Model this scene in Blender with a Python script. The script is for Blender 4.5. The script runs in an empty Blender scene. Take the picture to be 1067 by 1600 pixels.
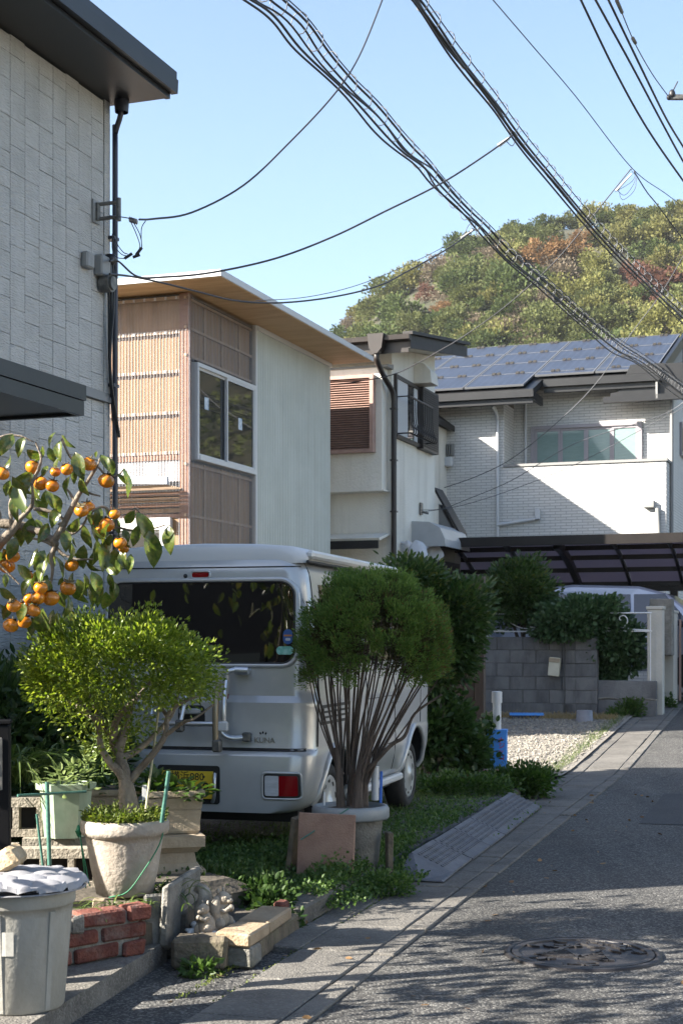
import bpy, math, random
import numpy as np
from mathutils import Vector, Matrix, Euler

# ------------------------------------------------------------------ camera, world, sun, exposure
F, H = 2300.0, 1.4                     # focal length in photo pixels, eye height
SC = bpy.context.scene
COL = SC.collection
cam_d = bpy.data.cameras.new("camera"); cam = bpy.data.objects.new("camera", cam_d); COL.objects.link(cam)
cam.location = (0, 0, H); cam.rotation_euler = (math.radians(90), 0, 0)
cam_d.sensor_fit = 'VERTICAL'; cam_d.sensor_height = 36.0; cam_d.lens = F / 1600 * 36
cam_d.shift_y = 0.125; cam_d.clip_start = 0.05; cam_d.clip_end = 3000
cam_d.dof.use_dof = True; cam_d.dof.focus_distance = 9.5; cam_d.dof.aperture_fstop = 9.0
SC.camera = cam
SUN_EL = math.radians(29.0)
SUN_H = Vector((-0.949, -0.315, 0)).normalized()
SUN = Vector((SUN_H.x * math.cos(SUN_EL), SUN_H.y * math.cos(SUN_EL), math.sin(SUN_EL)))
W = bpy.data.worlds.new("World"); SC.world = W; W.use_nodes = True
nt = W.node_tree; bg = nt.nodes["Background"]; sky = nt.nodes.new("ShaderNodeTexSky")
sky.sky_type = 'NISHITA'; sky.sun_disc = False; sky.sun_elevation = SUN_EL
sky.sun_rotation = math.atan2(SUN_H.x, SUN_H.y)
sky.air_density = 1.0; sky.dust_density = 1.5; sky.ozone_density = 1.3
nt.links.new(sky.outputs[0], bg.inputs[0]); bg.inputs[1].default_value = 0.076
sd = bpy.data.lights.new("sun", 'SUN'); sun = bpy.data.objects.new("sun", sd); COL.objects.link(sun)
sd.energy = 5.0; sd.angle = math.radians(0.5); sd.color = (1.0, 0.93, 0.82)
sun.rotation_euler = (-SUN).to_track_quat('-Z', 'Y').to_euler(); sun.location = (-20, -8, 20)
SC.view_settings.view_transform = 'Standard'; SC.view_settings.look = 'None'
SC.view_settings.gamma = 1.0; SC.view_settings.exposure = 2.15
SC.view_settings.use_curve_mapping = False
SC.render.engine = 'CYCLES'
SC.cycles.max_bounces = 8; SC.cycles.transparent_max_bounces = 12; SC.cycles.caustics_reflective = False
SC.cycles.caustics_refractive = False; SC.cycles.sample_clamp_indirect = 6.0
try:
    SC.cycles.use_denoising = True; SC.cycles.denoiser = 'OPENIMAGEDENOISE'
except Exception:
    pass
RNG = random.Random(7)
NR = np.random.default_rng(11)

# ------------------------------------------------------------------ helpers
def at(px, py, Y):                     # the world point that stands at this photo pixel, Y metres ahead
    return Vector(((px - 533.5) / F * Y, Y, H + (1000 - py) / F * Y))

TH = math.atan2(-0.336, 0.942)         # the street grid of the houses: local x to the right, local y away
DR, PR, C0 = Vector((0.2944, 0.9557)), Vector((0.9557, -0.2944)), Vector((-1.768, 0.0))
def base(s):
    return min(max(0.0, (s - 16.0) * 0.0426), 0.68)
def rd(s, o, z=0.0):                   # road frame: s along the road, o to the right of the gutter edge
    p = C0 + DR * s + PR * o
    return Vector((p.x, p.y, base(s) + z))
def so(x, y):
    q = Vector((x, y)) - C0
    return q.dot(DR), q.dot(PR)
def gz(x, y):
    return base(so(x, y)[0])

class MB:
    """collects shapes and links them as one mesh object"""
    def __init__(s):
        s.v, s.f, s.m, s.sm = [], [], [], []
    def add(s, vs, fs, mi=0, smooth=False):
        b = len(s.v); s.v += [tuple(v) for v in vs]
        for f in fs:
            s.f.append(tuple(i + b for i in f)); s.m.append(mi); s.sm.append(smooth)
    def box(s, x0, y0, z0, x1, y1, z1, mi=0):
        v = [(x0,y0,z0),(x1,y0,z0),(x1,y1,z0),(x0,y1,z0),(x0,y0,z1),(x1,y0,z1),(x1,y1,z1),(x0,y1,z1)]
        s.add(v, [(3,2,1,0),(4,5,6,7),(0,1,5,4),(1,2,6,5),(2,3,7,6),(3,0,4,7)], mi); return s
    def cbox(s, c, sz, rot=(0,0,0), ch=0.008, mi=0, jit=0.0, rng=None):   # chamfered box, corners a little uneven
        h = [d / 2 for d in sz]; R = Euler(rot).to_matrix(); c = Vector(c); vs = []; idx = {}
        rng = rng or RNG
        for sx in (-1, 1):
            for sy in (-1, 1):
                for sz_ in (-1, 1):
                    j = Vector((rng.uniform(-jit, jit), rng.uniform(-jit, jit), rng.uniform(-jit, jit)))
                    for a in range(3):
                        p = [sx * (h[0] - ch), sy * (h[1] - ch), sz_ * (h[2] - ch)]
                        p[a] = (sx, sy, sz_)[a] * h[a]
                        idx[(sx, sy, sz_, a)] = len(vs); vs.append(c + R @ (Vector(p) + j))
        fs = []
        S = (-1, 1)
        for a in range(3):
            b, d = (a + 1) % 3, (a + 2) % 3
            for sa in S:
                q = []
                for (sb, sd_) in ((-1,-1),(1,-1),(1,1),(-1,1)):
                    k = [0,0,0]; k[a] = sa; k[b] = sb; k[d] = sd_; q.append(idx[(k[0],k[1],k[2],a)])
                fs.append(tuple(q if sa > 0 else q[::-1]))
            for sb in S:
                for sd_ in S:       # edge along axis a between faces b and d
                    k0 = [0,0,0]; k0[a] = -1; k0[b] = sb; k0[d] = sd_
                    k1 = list(k0); k1[a] = 1
                    q = [idx[(*k0, b)], idx[(*k1, b)], idx[(*k1, d)], idx[(*k0, d)]]
                    fs.append(tuple(q if sb * sd_ < 0 else q[::-1]))
        for sx in S:
            for sy in S:
                for sz_ in S:
                    q = [idx[(sx,sy,sz_,0)], idx[(sx,sy,sz_,1)], idx[(sx,sy,sz_,2)]]
                    fs.append(tuple(q if sx*sy*sz_ > 0 else q[::-1]))
        s.add(vs, fs, mi); return s
    def tube(s, pts, r, n=8, mi=0, cap=True):
        pts = [Vector(p) for p in pts]; m = len(pts)
        rs = r if isinstance(r, (list, tuple)) else [r] * m
        ref = None; vs = []
        for i, p in enumerate(pts):
            t = (pts[min(i+1, m-1)] - pts[max(i-1, 0)])
            if t.length < 1e-9: t = Vector((0,0,1))
            t.normalize()
            if ref is None:
                ref = t.orthogonal().normalized()
            else:
                ref = (ref - t * ref.dot(t))
                if ref.length < 1e-6: ref = t.orthogonal()
                ref.normalize()
            b = t.cross(ref)
            for k in range(n):
                a = 2 * math.pi * k / n
                vs.append(p + (ref * math.cos(a) + b * math.sin(a)) * rs[i])
        fs = [(i*n+k, i*n+(k+1)%n, (i+1)*n+(k+1)%n, (i+1)*n+k) for i in range(m-1) for k in range(n)]
        s.add(vs, fs, mi, True)
        if cap:
            s.add(vs[:n], [tuple(range(n))[::-1]], mi); s.add(vs[-n:], [tuple(range(n))], mi)
        return s
    def lathe(s, prof, n=28, c=(0,0,0), mi=0, wob=0.0, smooth=True):
        c = Vector(c); vs = []
        for j, (r, z) in enumerate(prof):
            for k in range(n):
                a = 2 * math.pi * k / n; rr = r * (1 + wob * math.sin(3*a + j) )
                vs.append((c.x + rr*math.cos(a), c.y + rr*math.sin(a), c.z + z))
        m = len(prof)
        fs = [(j*n+k, j*n+(k+1)%n, (j+1)*n+(k+1)%n, (j+1)*n+k) for j in range(m-1) for k in range(n)]
        s.add(vs, fs, mi, smooth); return s
    def disc(s, c, r, n=28, mi=0, rz=None):
        c = Vector(c); s.add([(c.x+r*math.cos(2*math.pi*k/n), c.y+r*math.sin(2*math.pi*k/n), c.z) for k in range(n)], [tuple(range(n))], mi); return s
    def prism(s, poly, axis, a, b, mi=0):
        """polygon (list of 2-D points) pushed along axis from a to b; 'x': (y,z), 'y': (x,z), 'z': (x,y)"""
        n = len(poly)
        mk = {'x': lambda p, t: (t, p[0], p[1]), 'y': lambda p, t: (p[0], t, p[1]), 'z': lambda p, t: (p[0], p[1], t)}[axis]
        vs = [mk(p, a) for p in poly] + [mk(p, b) for p in poly]
        fs = [tuple(range(n))[::-1], tuple(range(n, 2*n))] + [(i, (i+1)%n, n+(i+1)%n, n+i) for i in range(n)]
        s.add(vs, fs, mi); return s
    def ell(s, c, r, n=16, m=10, mi=0, R=None, lump=0.0, seed=0):
        c = Vector(c); rg = random.Random(seed); vs = []; ph = [rg.uniform(0, 6) for _ in range(6)]
        for j in range(m + 1):
            t = math.pi * j / m
            for k in range(n):
                a = 2 * math.pi * k / n
                d = Vector((math.sin(t)*math.cos(a), math.sin(t)*math.sin(a), math.cos(t)))
                q = 1 + lump * (math.sin(4*d.x+ph[0]) * math.sin(4*d.y+ph[1]) + .6*math.sin(7*d.z+ph[2]+3*d.x))
                p = Vector((d.x*r[0]*q, d.y*r[1]*q, d.z*r[2]*q))
                vs.append(c + (R @ p if R else p))
        fs = [(j*n+k, (j+1)*n+k, (j+1)*n+(k+1)%n, j*n+(k+1)%n) for j in range(m) for k in range(n)]
        s.add(vs, fs, mi, True); return s
    def mesh(s, name, mats):
        me = bpy.data.meshes.new(name); me.from_pydata(s.v, [], s.f)
        for m in (mats if isinstance(mats, (list, tuple)) else [mats]): me.materials.append(m)
        me.polygons.foreach_set("material_index", s.m); me.polygons.foreach_set("use_smooth", s.sm)
        me.validate(); me.update(); return me
    def build(s, name, mats, parent=None, loc=None, rot=None):
        return link(name, s.mesh(name, mats), parent, loc, rot)

def link(name, me, parent=None, loc=None, rot=None):
    o = bpy.data.objects.new(name, me); COL.objects.link(o)
    if parent: o.parent = parent
    if loc is not None: o.location = loc
    if rot is not None: o.rotation_euler = rot
    return o
def tag(o, label=None, cat=None, group=None, kind=None):
    for k, v in (('label', label), ('category', cat), ('group', group), ('kind', kind)):
        if v: o[k] = v
    return o
def thing(name, label, cat, loc=(0,0,0), rz=0.0, group=None):
    o = bpy.data.objects.new(name, None); COL.objects.link(o); o.location = loc; o.rotation_euler = (0, 0, rz)
    o.empty_display_size = 0.1
    return tag(o, label, cat, group)
def bxo(name, b, mat, parent, rot=None):      # one box part
    return MB().box(*b).build(name, mat, parent)
def smooth_pts(pts, k=6):              # Catmull-Rom through the points
    p = [Vector(q) for q in pts]; p = [2*p[0]-p[1]] + p + [2*p[-1]-p[-2]]; out = []
    for i in range(1, len(p)-2):
        for j in range(k):
            t = j / k; a, b, c, d = p[i-1], p[i], p[i+1], p[i+2]
            out.append(0.5*((2*b) + (c-a)*t + (2*a-5*b+4*c-d)*t*t + (3*b-a-3*c+d)*t**3))
    out.append(p[-2]); return out

def leaf_mesh(name, pos, dirs, L, Wd, mat, fold=0.18, droop=0.15, seed=0, six=False):
    """many small folded leaves in one mesh"""
    rg = np.random.default_rng(seed); N = len(pos); pos = np.asarray(pos, float); d = np.asarray(dirs, float)
    d = d / (np.linalg.norm(d, axis=1, keepdims=True) + 1e-9)
    up = rg.normal(size=(N, 3)); up[:, 2] += 0.8
    side = np.cross(d, up); side /= (np.linalg.norm(side, axis=1, keepdims=True) + 1e-9)
    nr = np.cross(side, d)
    L = np.broadcast_to(np.asarray(L, float), (N,)); Wd = np.broadcast_to(np.asarray(Wd, float), (N,))
    if six:
        T = [(0,0,0),(.3,.42,fold*.6),(.68,.4,fold*.3),(1,0,-droop),(.68,-.4,fold*.3),(.3,-.42,fold*.6)]
        fc = [(0,1,2,3),(0,3,4,5)]
    else:
        T = [(0,0,0),(.5,.5,fold),(1,0,-droop),(.5,-.5,fold)]
        fc = [(0,1,2),(0,2,3)]
    k = len(T); V = np.empty((N, k, 3))
    for i, (a, b, c) in enumerate(T):
        V[:, i] = pos + d*(a*L)[:, None] + side*(b*Wd)[:, None] + nr*(c*Wd)[:, None]
    me = bpy.data.meshes.new(name); fl = len(fc[0])
    loops = np.concatenate([np.asarray(f) for f in fc]); loops = (np.arange(N)[:, None]*k + loops[None, :]).ravel()
    me.vertices.add(N*k); me.vertices.foreach_set("co", V.ravel())
    me.loops.add(len(loops)); me.loops.foreach_set("vertex_index", loops.astype(np.int32))
    npoly = N*len(fc); me.polygons.add(npoly)
    me.polygons.foreach_set("loop_start", (np.arange(npoly)*fl).astype(np.int32))
    me.polygons.foreach_set("loop_total", np.full(npoly, fl, np.int32))
    me.materials.append(mat); me.update(calc_edges=True); me.validate(); return me

def clump_points(c, r, ncl, per, spread, seed, shell=(0.72, 1.0), zmin=-1.0, flat=1.0, keep=None):
    """leaf positions in clumps spread over an ellipsoid's shell; returns positions, outward directions"""
    rg = np.random.default_rng(seed); P, Dn = [], []
    c = np.asarray(c, float); r = np.asarray(r, float); n = 0
    while n < ncl:
        d = rg.normal(size=3); d /= np.linalg.norm(d)
        if d[2] < zmin: continue
        q = c + d*r*rg.uniform(*shell)
        if keep is not None and not keep(q): continue
        n += 1
        m = int(per*rg.uniform(.6, 1.4)); sp = spread*rg.uniform(.7, 1.35)
        e = np.clip(rg.normal(size=(m, 3)), -1.5, 1.5)*sp*np.array([1, 1, flat])
        P.append(q + e)
        dd = e/(np.linalg.norm(e, axis=1, keepdims=True)+1e-9)*.9 + d*.7 + rg.normal(size=(m, 3))*.35; dd[:, 2] += .25
        Dn.append(dd)
    return np.concatenate(P), np.concatenate(Dn)

# ------------------------------------------------------------------ materials
def M(name, col, col2=None, rough=.7, metal=0., scale=6., bump=0., bscale=60., rand=0., island=False, trans=0.,
      coat=0., spec=.5, coord='Object', st=(1,1,1), bst=(1,1,1), lo=.38, hi=.62, dirt=None, dscale=2., dst=(1,1,.25), transmission=0.):
    m = bpy.data.materials.new(name); m.use_nodes = True; t = m.node_tree; N, Lk = t.nodes, t.links
    b = N["Principled BSDF"]; b.inputs['Roughness'].default_value = rough; b.inputs['Metallic'].default_value = metal
    b.inputs['Specular IOR Level'].default_value = spec; b.inputs['Coat Weight'].default_value = coat
    b.inputs['Coat Roughness'].default_value = .05
    b.inputs['Transmission Weight'].default_value = transmission
    def vec(s):
        if coord == 'World': src = N.new("ShaderNodeNewGeometry").outputs['Position']
        else: src = N.new("ShaderNodeTexCoord").outputs[coord]
        mp = N.new("ShaderNodeMapping"); mp.inputs['Scale'].default_value = s; Lk.new(src, mp.inputs[0])
        if rand and coord == 'Object':
            oi = N.new("ShaderNodeObjectInfo"); ml = N.new("ShaderNodeMath"); ml.operation = 'MULTIPLY'; ml.inputs[1].default_value = 37.
            Lk.new(oi.outputs['Random'], ml.inputs[0]); cx = N.new("ShaderNodeCombineXYZ")
            for i in range(3): Lk.new(ml.outputs[0], cx.inputs[i])
            Lk.new(cx.outputs[0], mp.inputs['Location'])
        return mp.outputs[0]
    out = None
    c4 = lambda c: (c[0], c[1], c[2], 1)
    def mix(fac, a, bb, mode='MIX'):
        x = N.new("ShaderNodeMix"); x.data_type = 'RGBA'; x.blend_type = mode; x.clamp_factor = True
        if hasattr(fac, 'links'): Lk.new(fac, x.inputs[0])
        else: x.inputs[0].default_value = fac
        for i, q in ((6, a), (7, bb)):
            if hasattr(q, 'links'): Lk.new(q, x.inputs[i])
            else: x.inputs[i].default_value = c4(q)
        return x.outputs[2]
    if col2 is not None:
        if island:
            g = N.new("ShaderNodeNewGeometry"); fac = g.outputs['Random Per Island']
        else:
            n = N.new("ShaderNodeTexNoise"); n.inputs['Scale'].default_value = scale; n.inputs['Detail'].default_value = 7
            n.inputs['Roughness'].default_value = .62
            Lk.new(vec(st), n.inputs['Vector']); r = N.new("ShaderNodeMapRange")
            r.inputs[1].default_value = lo; r.inputs[2].default_value = hi; Lk.new(n.outputs[0], r.inputs[0]); fac = r.outputs[0]
        out = mix(fac, col, col2)
    if dirt is not None:
        n = N.new("ShaderNodeTexNoise"); n.inputs['Scale'].default_value = dscale; n.inputs['Detail'].default_value = 8
        n.inputs['Roughness'].default_value = .7
        Lk.new(vec(dst), n.inputs['Vector']); r = N.new("ShaderNodeMapRange")
        r.inputs[1].default_value = .5; r.inputs[2].default_value = .78; r.inputs[4].default_value = .8; Lk.new(n.outputs[0], r.inputs[0])
        out = mix(r.outputs[0], out if out is not None else col, dirt)
    if rand:
        oi = N.new("ShaderNodeObjectInfo"); hs = N.new("ShaderNodeHueSaturation"); r = N.new("ShaderNodeMapRange")
        r.inputs[3].default_value = 1-rand; r.inputs[4].default_value = 1+rand; Lk.new(oi.outputs['Random'], r.inputs[0])
        Lk.new(r.outputs[0], hs.inputs['Value'])
        if out is not None: Lk.new(out, hs.inputs['Color'])
        else: hs.inputs['Color'].default_value = c4(col)
        out = hs.outputs[0]
    if out is not None: Lk.new(out, b.inputs['Base Color'])
    else: b.inputs['Base Color'].default_value = c4(col)
    if bump:
        n = N.new("ShaderNodeTexNoise"); n.inputs['Scale'].default_value = bscale; n.inputs['Detail'].default_value = 5
        Lk.new(vec(bst), n.inputs['Vector']); bp = N.new("ShaderNodeBump"); bp.inputs['Strength'].default_value = min(bump, 1.)
        bp.inputs['Distance'].default_value = .01 if bump <= 1 else .01*bump
        Lk.new(n.outputs[0], bp.inputs['Height']); Lk.new(bp.outputs[0], b.inputs['Normal'])
    if trans:
        tr = N.new("ShaderNodeBsdfTranslucent"); ms = N.new("ShaderNodeMixShader"); ms.inputs[0].default_value = trans
        hs = N.new("ShaderNodeHueSaturation"); hs.inputs['Saturation'].default_value = 1.1; hs.inputs['Value'].default_value = 1.5
        if out is not None: Lk.new(out, hs.inputs['Color'])
        else: hs.inputs['Color'].default_value = c4(col)
        Lk.new(hs.outputs[0], tr.inputs[0]); Lk.new(b.outputs[0], ms.inputs[1]); Lk.new(tr.outputs[0], ms.inputs[2])
        Lk.new(ms.outputs[0], N["Material Output"].inputs[0])
    return m

def speckle(m, amount=.5, scale=220., lightc=(.3,.3,.3), thresh=.62):   # aggregate: pale stones showing in asphalt or concrete
    t = m.node_tree; N, Lk = t.nodes, t.links; b = N["Principled BSDF"]
    src = b.inputs['Base Color'].links[0].from_socket
    g = N.new("ShaderNodeNewGeometry"); v = N.new("ShaderNodeTexVoronoi"); v.inputs['Scale'].default_value = scale
    Lk.new(g.outputs['Position'], v.inputs['Vector']); sp = N.new("ShaderNodeSeparateColor"); Lk.new(v.outputs['Color'], sp.inputs[0])
    r = N.new("ShaderNodeMapRange"); r.inputs[1].default_value = thresh; r.inputs[2].default_value = 1.; r.inputs[4].default_value = amount
    Lk.new(sp.outputs[0], r.inputs[0]); x = N.new("ShaderNodeMix"); x.data_type = 'RGBA'
    Lk.new(r.outputs[0], x.inputs[0]); Lk.new(src, x.inputs[6]); x.inputs[7].default_value = (*lightc, 1); Lk.new(x.outputs[2], b.inputs['Base Color'])
    bp = N.new("ShaderNodeBump"); bp.inputs['Strength'].default_value = .55; bp.inputs['Distance'].default_value = .006
    Lk.new(v.outputs['Distance'], bp.inputs['Height']); bp.invert = True
    if b.inputs['Normal'].links: Lk.new(b.inputs['Normal'].links[0].from_socket, bp.inputs['Normal'])
    Lk.new(bp.outputs[0], b.inputs['Normal']); return m

def glass_dark(name, col=(.012,.013,.014), rough=.03, spec=.6):
    return M(name, col, rough=rough, spec=spec)
def clear_mat(name, tint=(.9,.9,.92), fac=.25, col=(.8,.82,.85), rough=.25):
    """thin clear sheet: mostly see-through, a little gloss and milkiness"""
    m = bpy.data.materials.new(name); m.use_nodes = True; t = m.node_tree; N, Lk = t.nodes, t.links
    b = N["Principled BSDF"]; b.inputs['Base Color'].default_value = (*col, 1); b.inputs['Roughness'].default_value = rough
    tr = N.new("ShaderNodeBsdfTransparent"); tr.inputs[0].default_value = (*tint, 1); ms = N.new("ShaderNodeMixShader")
    fr = N.new("ShaderNodeFresnel"); fr.inputs[0].default_value = 1.45; ad = N.new("ShaderNodeMath"); ad.operation = 'ADD'; ad.use_clamp = True
    ad.inputs[1].default_value = fac; Lk.new(fr.outputs[0], ad.inputs[0])
    Lk.new(ad.outputs[0], ms.inputs[0]); Lk.new(tr.outputs[0], ms.inputs[1]); Lk.new(b.outputs[0], ms.inputs[2])
    Lk.new(ms.outputs[0], N["Material Output"].inputs[0]); return m

def text_mesh(body, size, mat, extrude=.001):
    cu = bpy.data.curves.new("lettering", 'FONT'); cu.body = body; cu.size = size; cu.extrude = extrude
    cu.align_x = 'CENTER'; cu.align_y = 'CENTER'; cu.resolution_u = 3
    o = bpy.data.objects.new("lettering", cu); COL.objects.link(o); bpy.context.view_layer.update()
    me = bpy.data.meshes.new_from_object(o.evaluated_get(bpy.context.evaluated_depsgraph_get()))
    bpy.data.objects.remove(o); bpy.data.curves.remove(cu)
    me.materials.clear(); me.materials.append(mat); return me

mt = {}
def weather(m, cracks=True):             # cracks and long worn bands on the road surface
    t = m.node_tree; N, Lk = t.nodes, t.links; b = N["Principled BSDF"]; src = b.inputs['Base Color'].links[0].from_socket
    g = N.new("ShaderNodeNewGeometry"); mp = N.new("ShaderNodeMapping"); mp.vector_type = 'POINT'; mp.inputs['Rotation'].default_value = (0,0,.299); mp.inputs['Scale'].default_value = (1.5,.12,1)
    Lk.new(g.outputs['Position'], mp.inputs[0]); n = N.new("ShaderNodeTexNoise"); n.inputs['Scale'].default_value = 1.3; n.inputs['Detail'].default_value = 5; Lk.new(mp.outputs[0], n.inputs['Vector'])
    r = N.new("ShaderNodeMapRange"); r.inputs[1].default_value = .35; r.inputs[2].default_value = .68; r.inputs[3].default_value = .72; r.inputs[4].default_value = 1.28; Lk.new(n.outputs[0], r.inputs[0])
    h = N.new("ShaderNodeHueSaturation"); Lk.new(src, h.inputs['Color']); Lk.new(r.outputs[0], h.inputs['Value']); out = h.outputs[0]
    if cracks:
        nz = N.new("ShaderNodeTexNoise"); nz.inputs['Scale'].default_value = 3.; nz.inputs['Detail'].default_value = 6; Lk.new(g.outputs['Position'], nz.inputs['Vector'])
        ad = N.new("ShaderNodeVectorMath"); ad.operation = 'MULTIPLY_ADD'; ad.inputs[1].default_value = (.35,.35,.35); Lk.new(nz.outputs['Color'], ad.inputs[0]); Lk.new(g.outputs['Position'], ad.inputs[2])
        v = N.new("ShaderNodeTexVoronoi"); v.feature = 'DISTANCE_TO_EDGE'; v.inputs['Scale'].default_value = .55; Lk.new(ad.outputs[0], v.inputs['Vector'])
        c = N.new("ShaderNodeMapRange"); c.inputs[1].default_value = .0; c.inputs[2].default_value = .006; c.inputs[3].default_value = .75; c.inputs[4].default_value = 0; Lk.new(v.outputs['Distance'], c.inputs[0])
        x = N.new("ShaderNodeMix"); x.data_type = 'RGBA'; Lk.new(c.outputs[0], x.inputs[0]); Lk.new(out, x.inputs[6]); x.inputs[7].default_value = (.012,.012,.012,1); out = x.outputs[2]
    Lk.new(out, b.inputs['Base Color']); return m
mt['asphalt'] = speckle(M("asphalt", (.028,.0278,.0285), (.044,.0425,.040), rough=.85, scale=1.3, bump=.5, bscale=90, coord='World', dirt=(.072,.068,.061), dscale=.8, dst=(1,1,1)), .8, 110, (.20,.195,.18), .55)
weather(mt['asphalt'])
mt['concrete'] = speckle(M("gutter concrete", (.085,.08,.072), (.14,.132,.119), rough=.9, scale=2.2, bump=.6, bscale=60, coord='World', dirt=(.042,.039,.034), dscale=3., dst=(1,1,1)), .5, 130, (.24,.225,.205), .6)
mt['kerb'] = M("kerb concrete", (.07,.066,.058), (.125,.117,.104), rough=.92, scale=7, bump=.8, bscale=70, rand=.15, dirt=(.05,.055,.03), dscale=5, dst=(1,1,1))
mt['soil'] = M("soil", (.05,.042,.032), (.10,.085,.065), rough=.95, scale=5, bump=1., bscale=40, coord='World')
mt['lot'] = speckle(M("lot gravelly soil", (.05,.048,.042), (.09,.083,.072), rough=.95, scale=3, bump=1., bscale=45, coord='World', dirt=(.05,.06,.028), dscale=1.6, dst=(1,1,1)), .6, 60, (.26,.25,.23), .5)
mt['gravel_bed'] = speckle(M("gravel bed", (.15,.137,.12), (.21,.194,.17), rough=.95, scale=4, bump=1., bscale=40, coord='World'), .6, 40, (.27,.25,.22), .5)
mt['gravel'] = M("gravel stone", (.16,.147,.127), (.30,.278,.24), rough=.9, island=True, bump=.4, bscale=80)
# ------------------------------------------------------------------ the ground
def sheet(name, mat, s0, s1, o0, o1, z, ns=40, no=4, kind='structure'):
    b = MB(); vs = [rd(s0+(s1-s0)*i/ns, o0+(o1-o0)*j/no, z) for i in range(ns+1) for j in range(no+1)]
    b.add(vs, [(i*(no+1)+j, i*(no+1)+j+1, (i+1)*(no+1)+j+1, (i+1)*(no+1)+j) for i in range(ns) for j in range(no)])
    o = b.build(name, mat); tag(o, kind=kind); return o
g = MB()
R_ = [-40, -8, 0, 4, 8, 12, 16, 20, 24, 28, 32, 60, 430]
xs = [-300, -60, -20, -9, -5, 0, 5, 8, 20, 60, 420]
vs = [rd(s, o, -.03) for s in R_ for o in xs]
n_ = len(xs); g.add(vs, [(i*n_+j, i*n_+j+1, (i+1)*n_+j+1, (i+1)*n_+j) for i in range(len(R_)-1) for j in range(n_-1)])
tag(g.build("ground", mt['soil']), kind='structure')
sheet("road", mt['asphalt'], -6, 70, 0, 4.0, 0, 60, 3)
sheet("road_margin", mt['asphalt'], -6, 7.0, -1.6, 0.0, -.012, 20, 3)
sheet("parking_lot", mt['lot'], 7.0, 15.4, -9, -.66, .095, 20, 6)
sheet("gravel_lot", mt['gravel_bed'], 15.4, 24.2, -6, -.57, .03, 20, 6)
# a smoother strip where the asphalt was once relaid
mt['patch'] = speckle(M("relaid asphalt", (.03,.03,.032), (.042,.0415,.042), rough=.8, scale=2, bump=.4, bscale=110, coord='World'), .5, 160, (.10,.10,.097), .7)
sheet("road_patch", mt['patch'], 11.9, 14.2, .55, 3.2, .004, 8, 4)
# gutter: rows of concrete pieces, each its own part
gut = thing("gutter", None, None); tag(gut, kind='structure')
def gutter_piece(w, l, ch=.006):
    return MB().cbox((0,0,0), (w, l, .1), ch=ch, jit=.003).mesh("slab", mt['concrete'])
pieces = {}
for (o0, o1) in ((-.592,-.443), (-.437,-.108), (-.102,-.004)):
    pieces[o0] = [gutter_piece(o1-o0, .592) for _ in range(3)]
s = 2.0
while s < 30:
    for (o0, o1) in ((-.592,-.443), (-.437,-.108), (-.102,-.004)):
        if s < 6.2 and o0 < -.5: continue
        p = rd(s+.3, (o0+o1)/2, -.038 + RNG.uniform(-.004,.004))
        sl = base(s+.6)-base(s)
        link("slab", pieces[o0][RNG.randrange(3)], gut, p, (math.atan(sl/.6) + RNG.uniform(-.006,.006), RNG.uniform(-.01,.01), math.atan2(-DR.x, DR.y)))
    s += .6
RA = math.atan2(-DR.x, DR.y)
kb = thing("kerb", None, None); tag(kb, kind='structure')
km = [MB().cbox((0,0,0), (.11, .592, .17), ch=.012, jit=.005).mesh("kerbstone", mt['kerb']) for _ in range(3)]
s = 7.28
while s < 13.2:
    link("kerbstone", km[RNG.randrange(3)], kb, rd(s+.3, -.652, .018+RNG.uniform(-.004,.004)), (RNG.uniform(-.008,.008), RNG.uniform(-.02,.02), RA)); s += .6
# far side of the street
sheet("road_verge", mt['concrete'], -6, 70, 4.0, 4.6, .02, 30, 1)

# gravel: loose stones on the lot beyond, joined
P, N_ = [], 9000
b = MB()
ico = [(0,0,1),(.894,0,.447),(.276,.85,.447),(-.724,.526,.447),(-.724,-.526,.447),(.276,-.85,.447),(.724,.526,-.447),(-.276,.85,-.447),(-.894,0,-.447),(-.276,-.85,-.447),(.724,-.526,-.447),(0,0,-1)]
icf = [(0,1,2),(0,2,3),(0,3,4),(0,4,5),(0,5,1),(1,6,2),(2,7,3),(3,8,4),(4,9,5),(5,10,1),(6,7,2),(7,8,3),(8,9,4),(9,10,5),(10,6,1),(11,7,6),(11,8,7),(11,9,8),(11,10,9),(11,6,10)]
for i in range(N_):
    s_ = RNG.uniform(15.2, 23); o_ = -.62 - abs(RNG.gauss(0, 1.3)); sz = RNG.choice((.006,.008,.010,.013,.018))
    p = rd(s_, o_, .034); a = RNG.uniform(0, 6.28); ca, sa = math.cos(a), math.sin(a)
    k = (sz*RNG.uniform(.8,1.5), sz*RNG.uniform(.7,1.1), sz*RNG.uniform(.45,.8)); jj = [1+RNG.uniform(-.22,.22) for _ in ico]
    b.add([(p.x+(v[0]*k[0]*ca-v[1]*k[1]*sa)*q, p.y+(v[0]*k[0]*sa+v[1]*k[1]*ca)*q, p.z+v[2]*k[2]*q+k[2]*.3) for v, q in zip(ico, jj)], icf)
tag(b.build("gravel", mt['gravel']), "pale crushed stone spread over the lot in front of the block wall", "gravel", kind='stuff')

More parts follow.
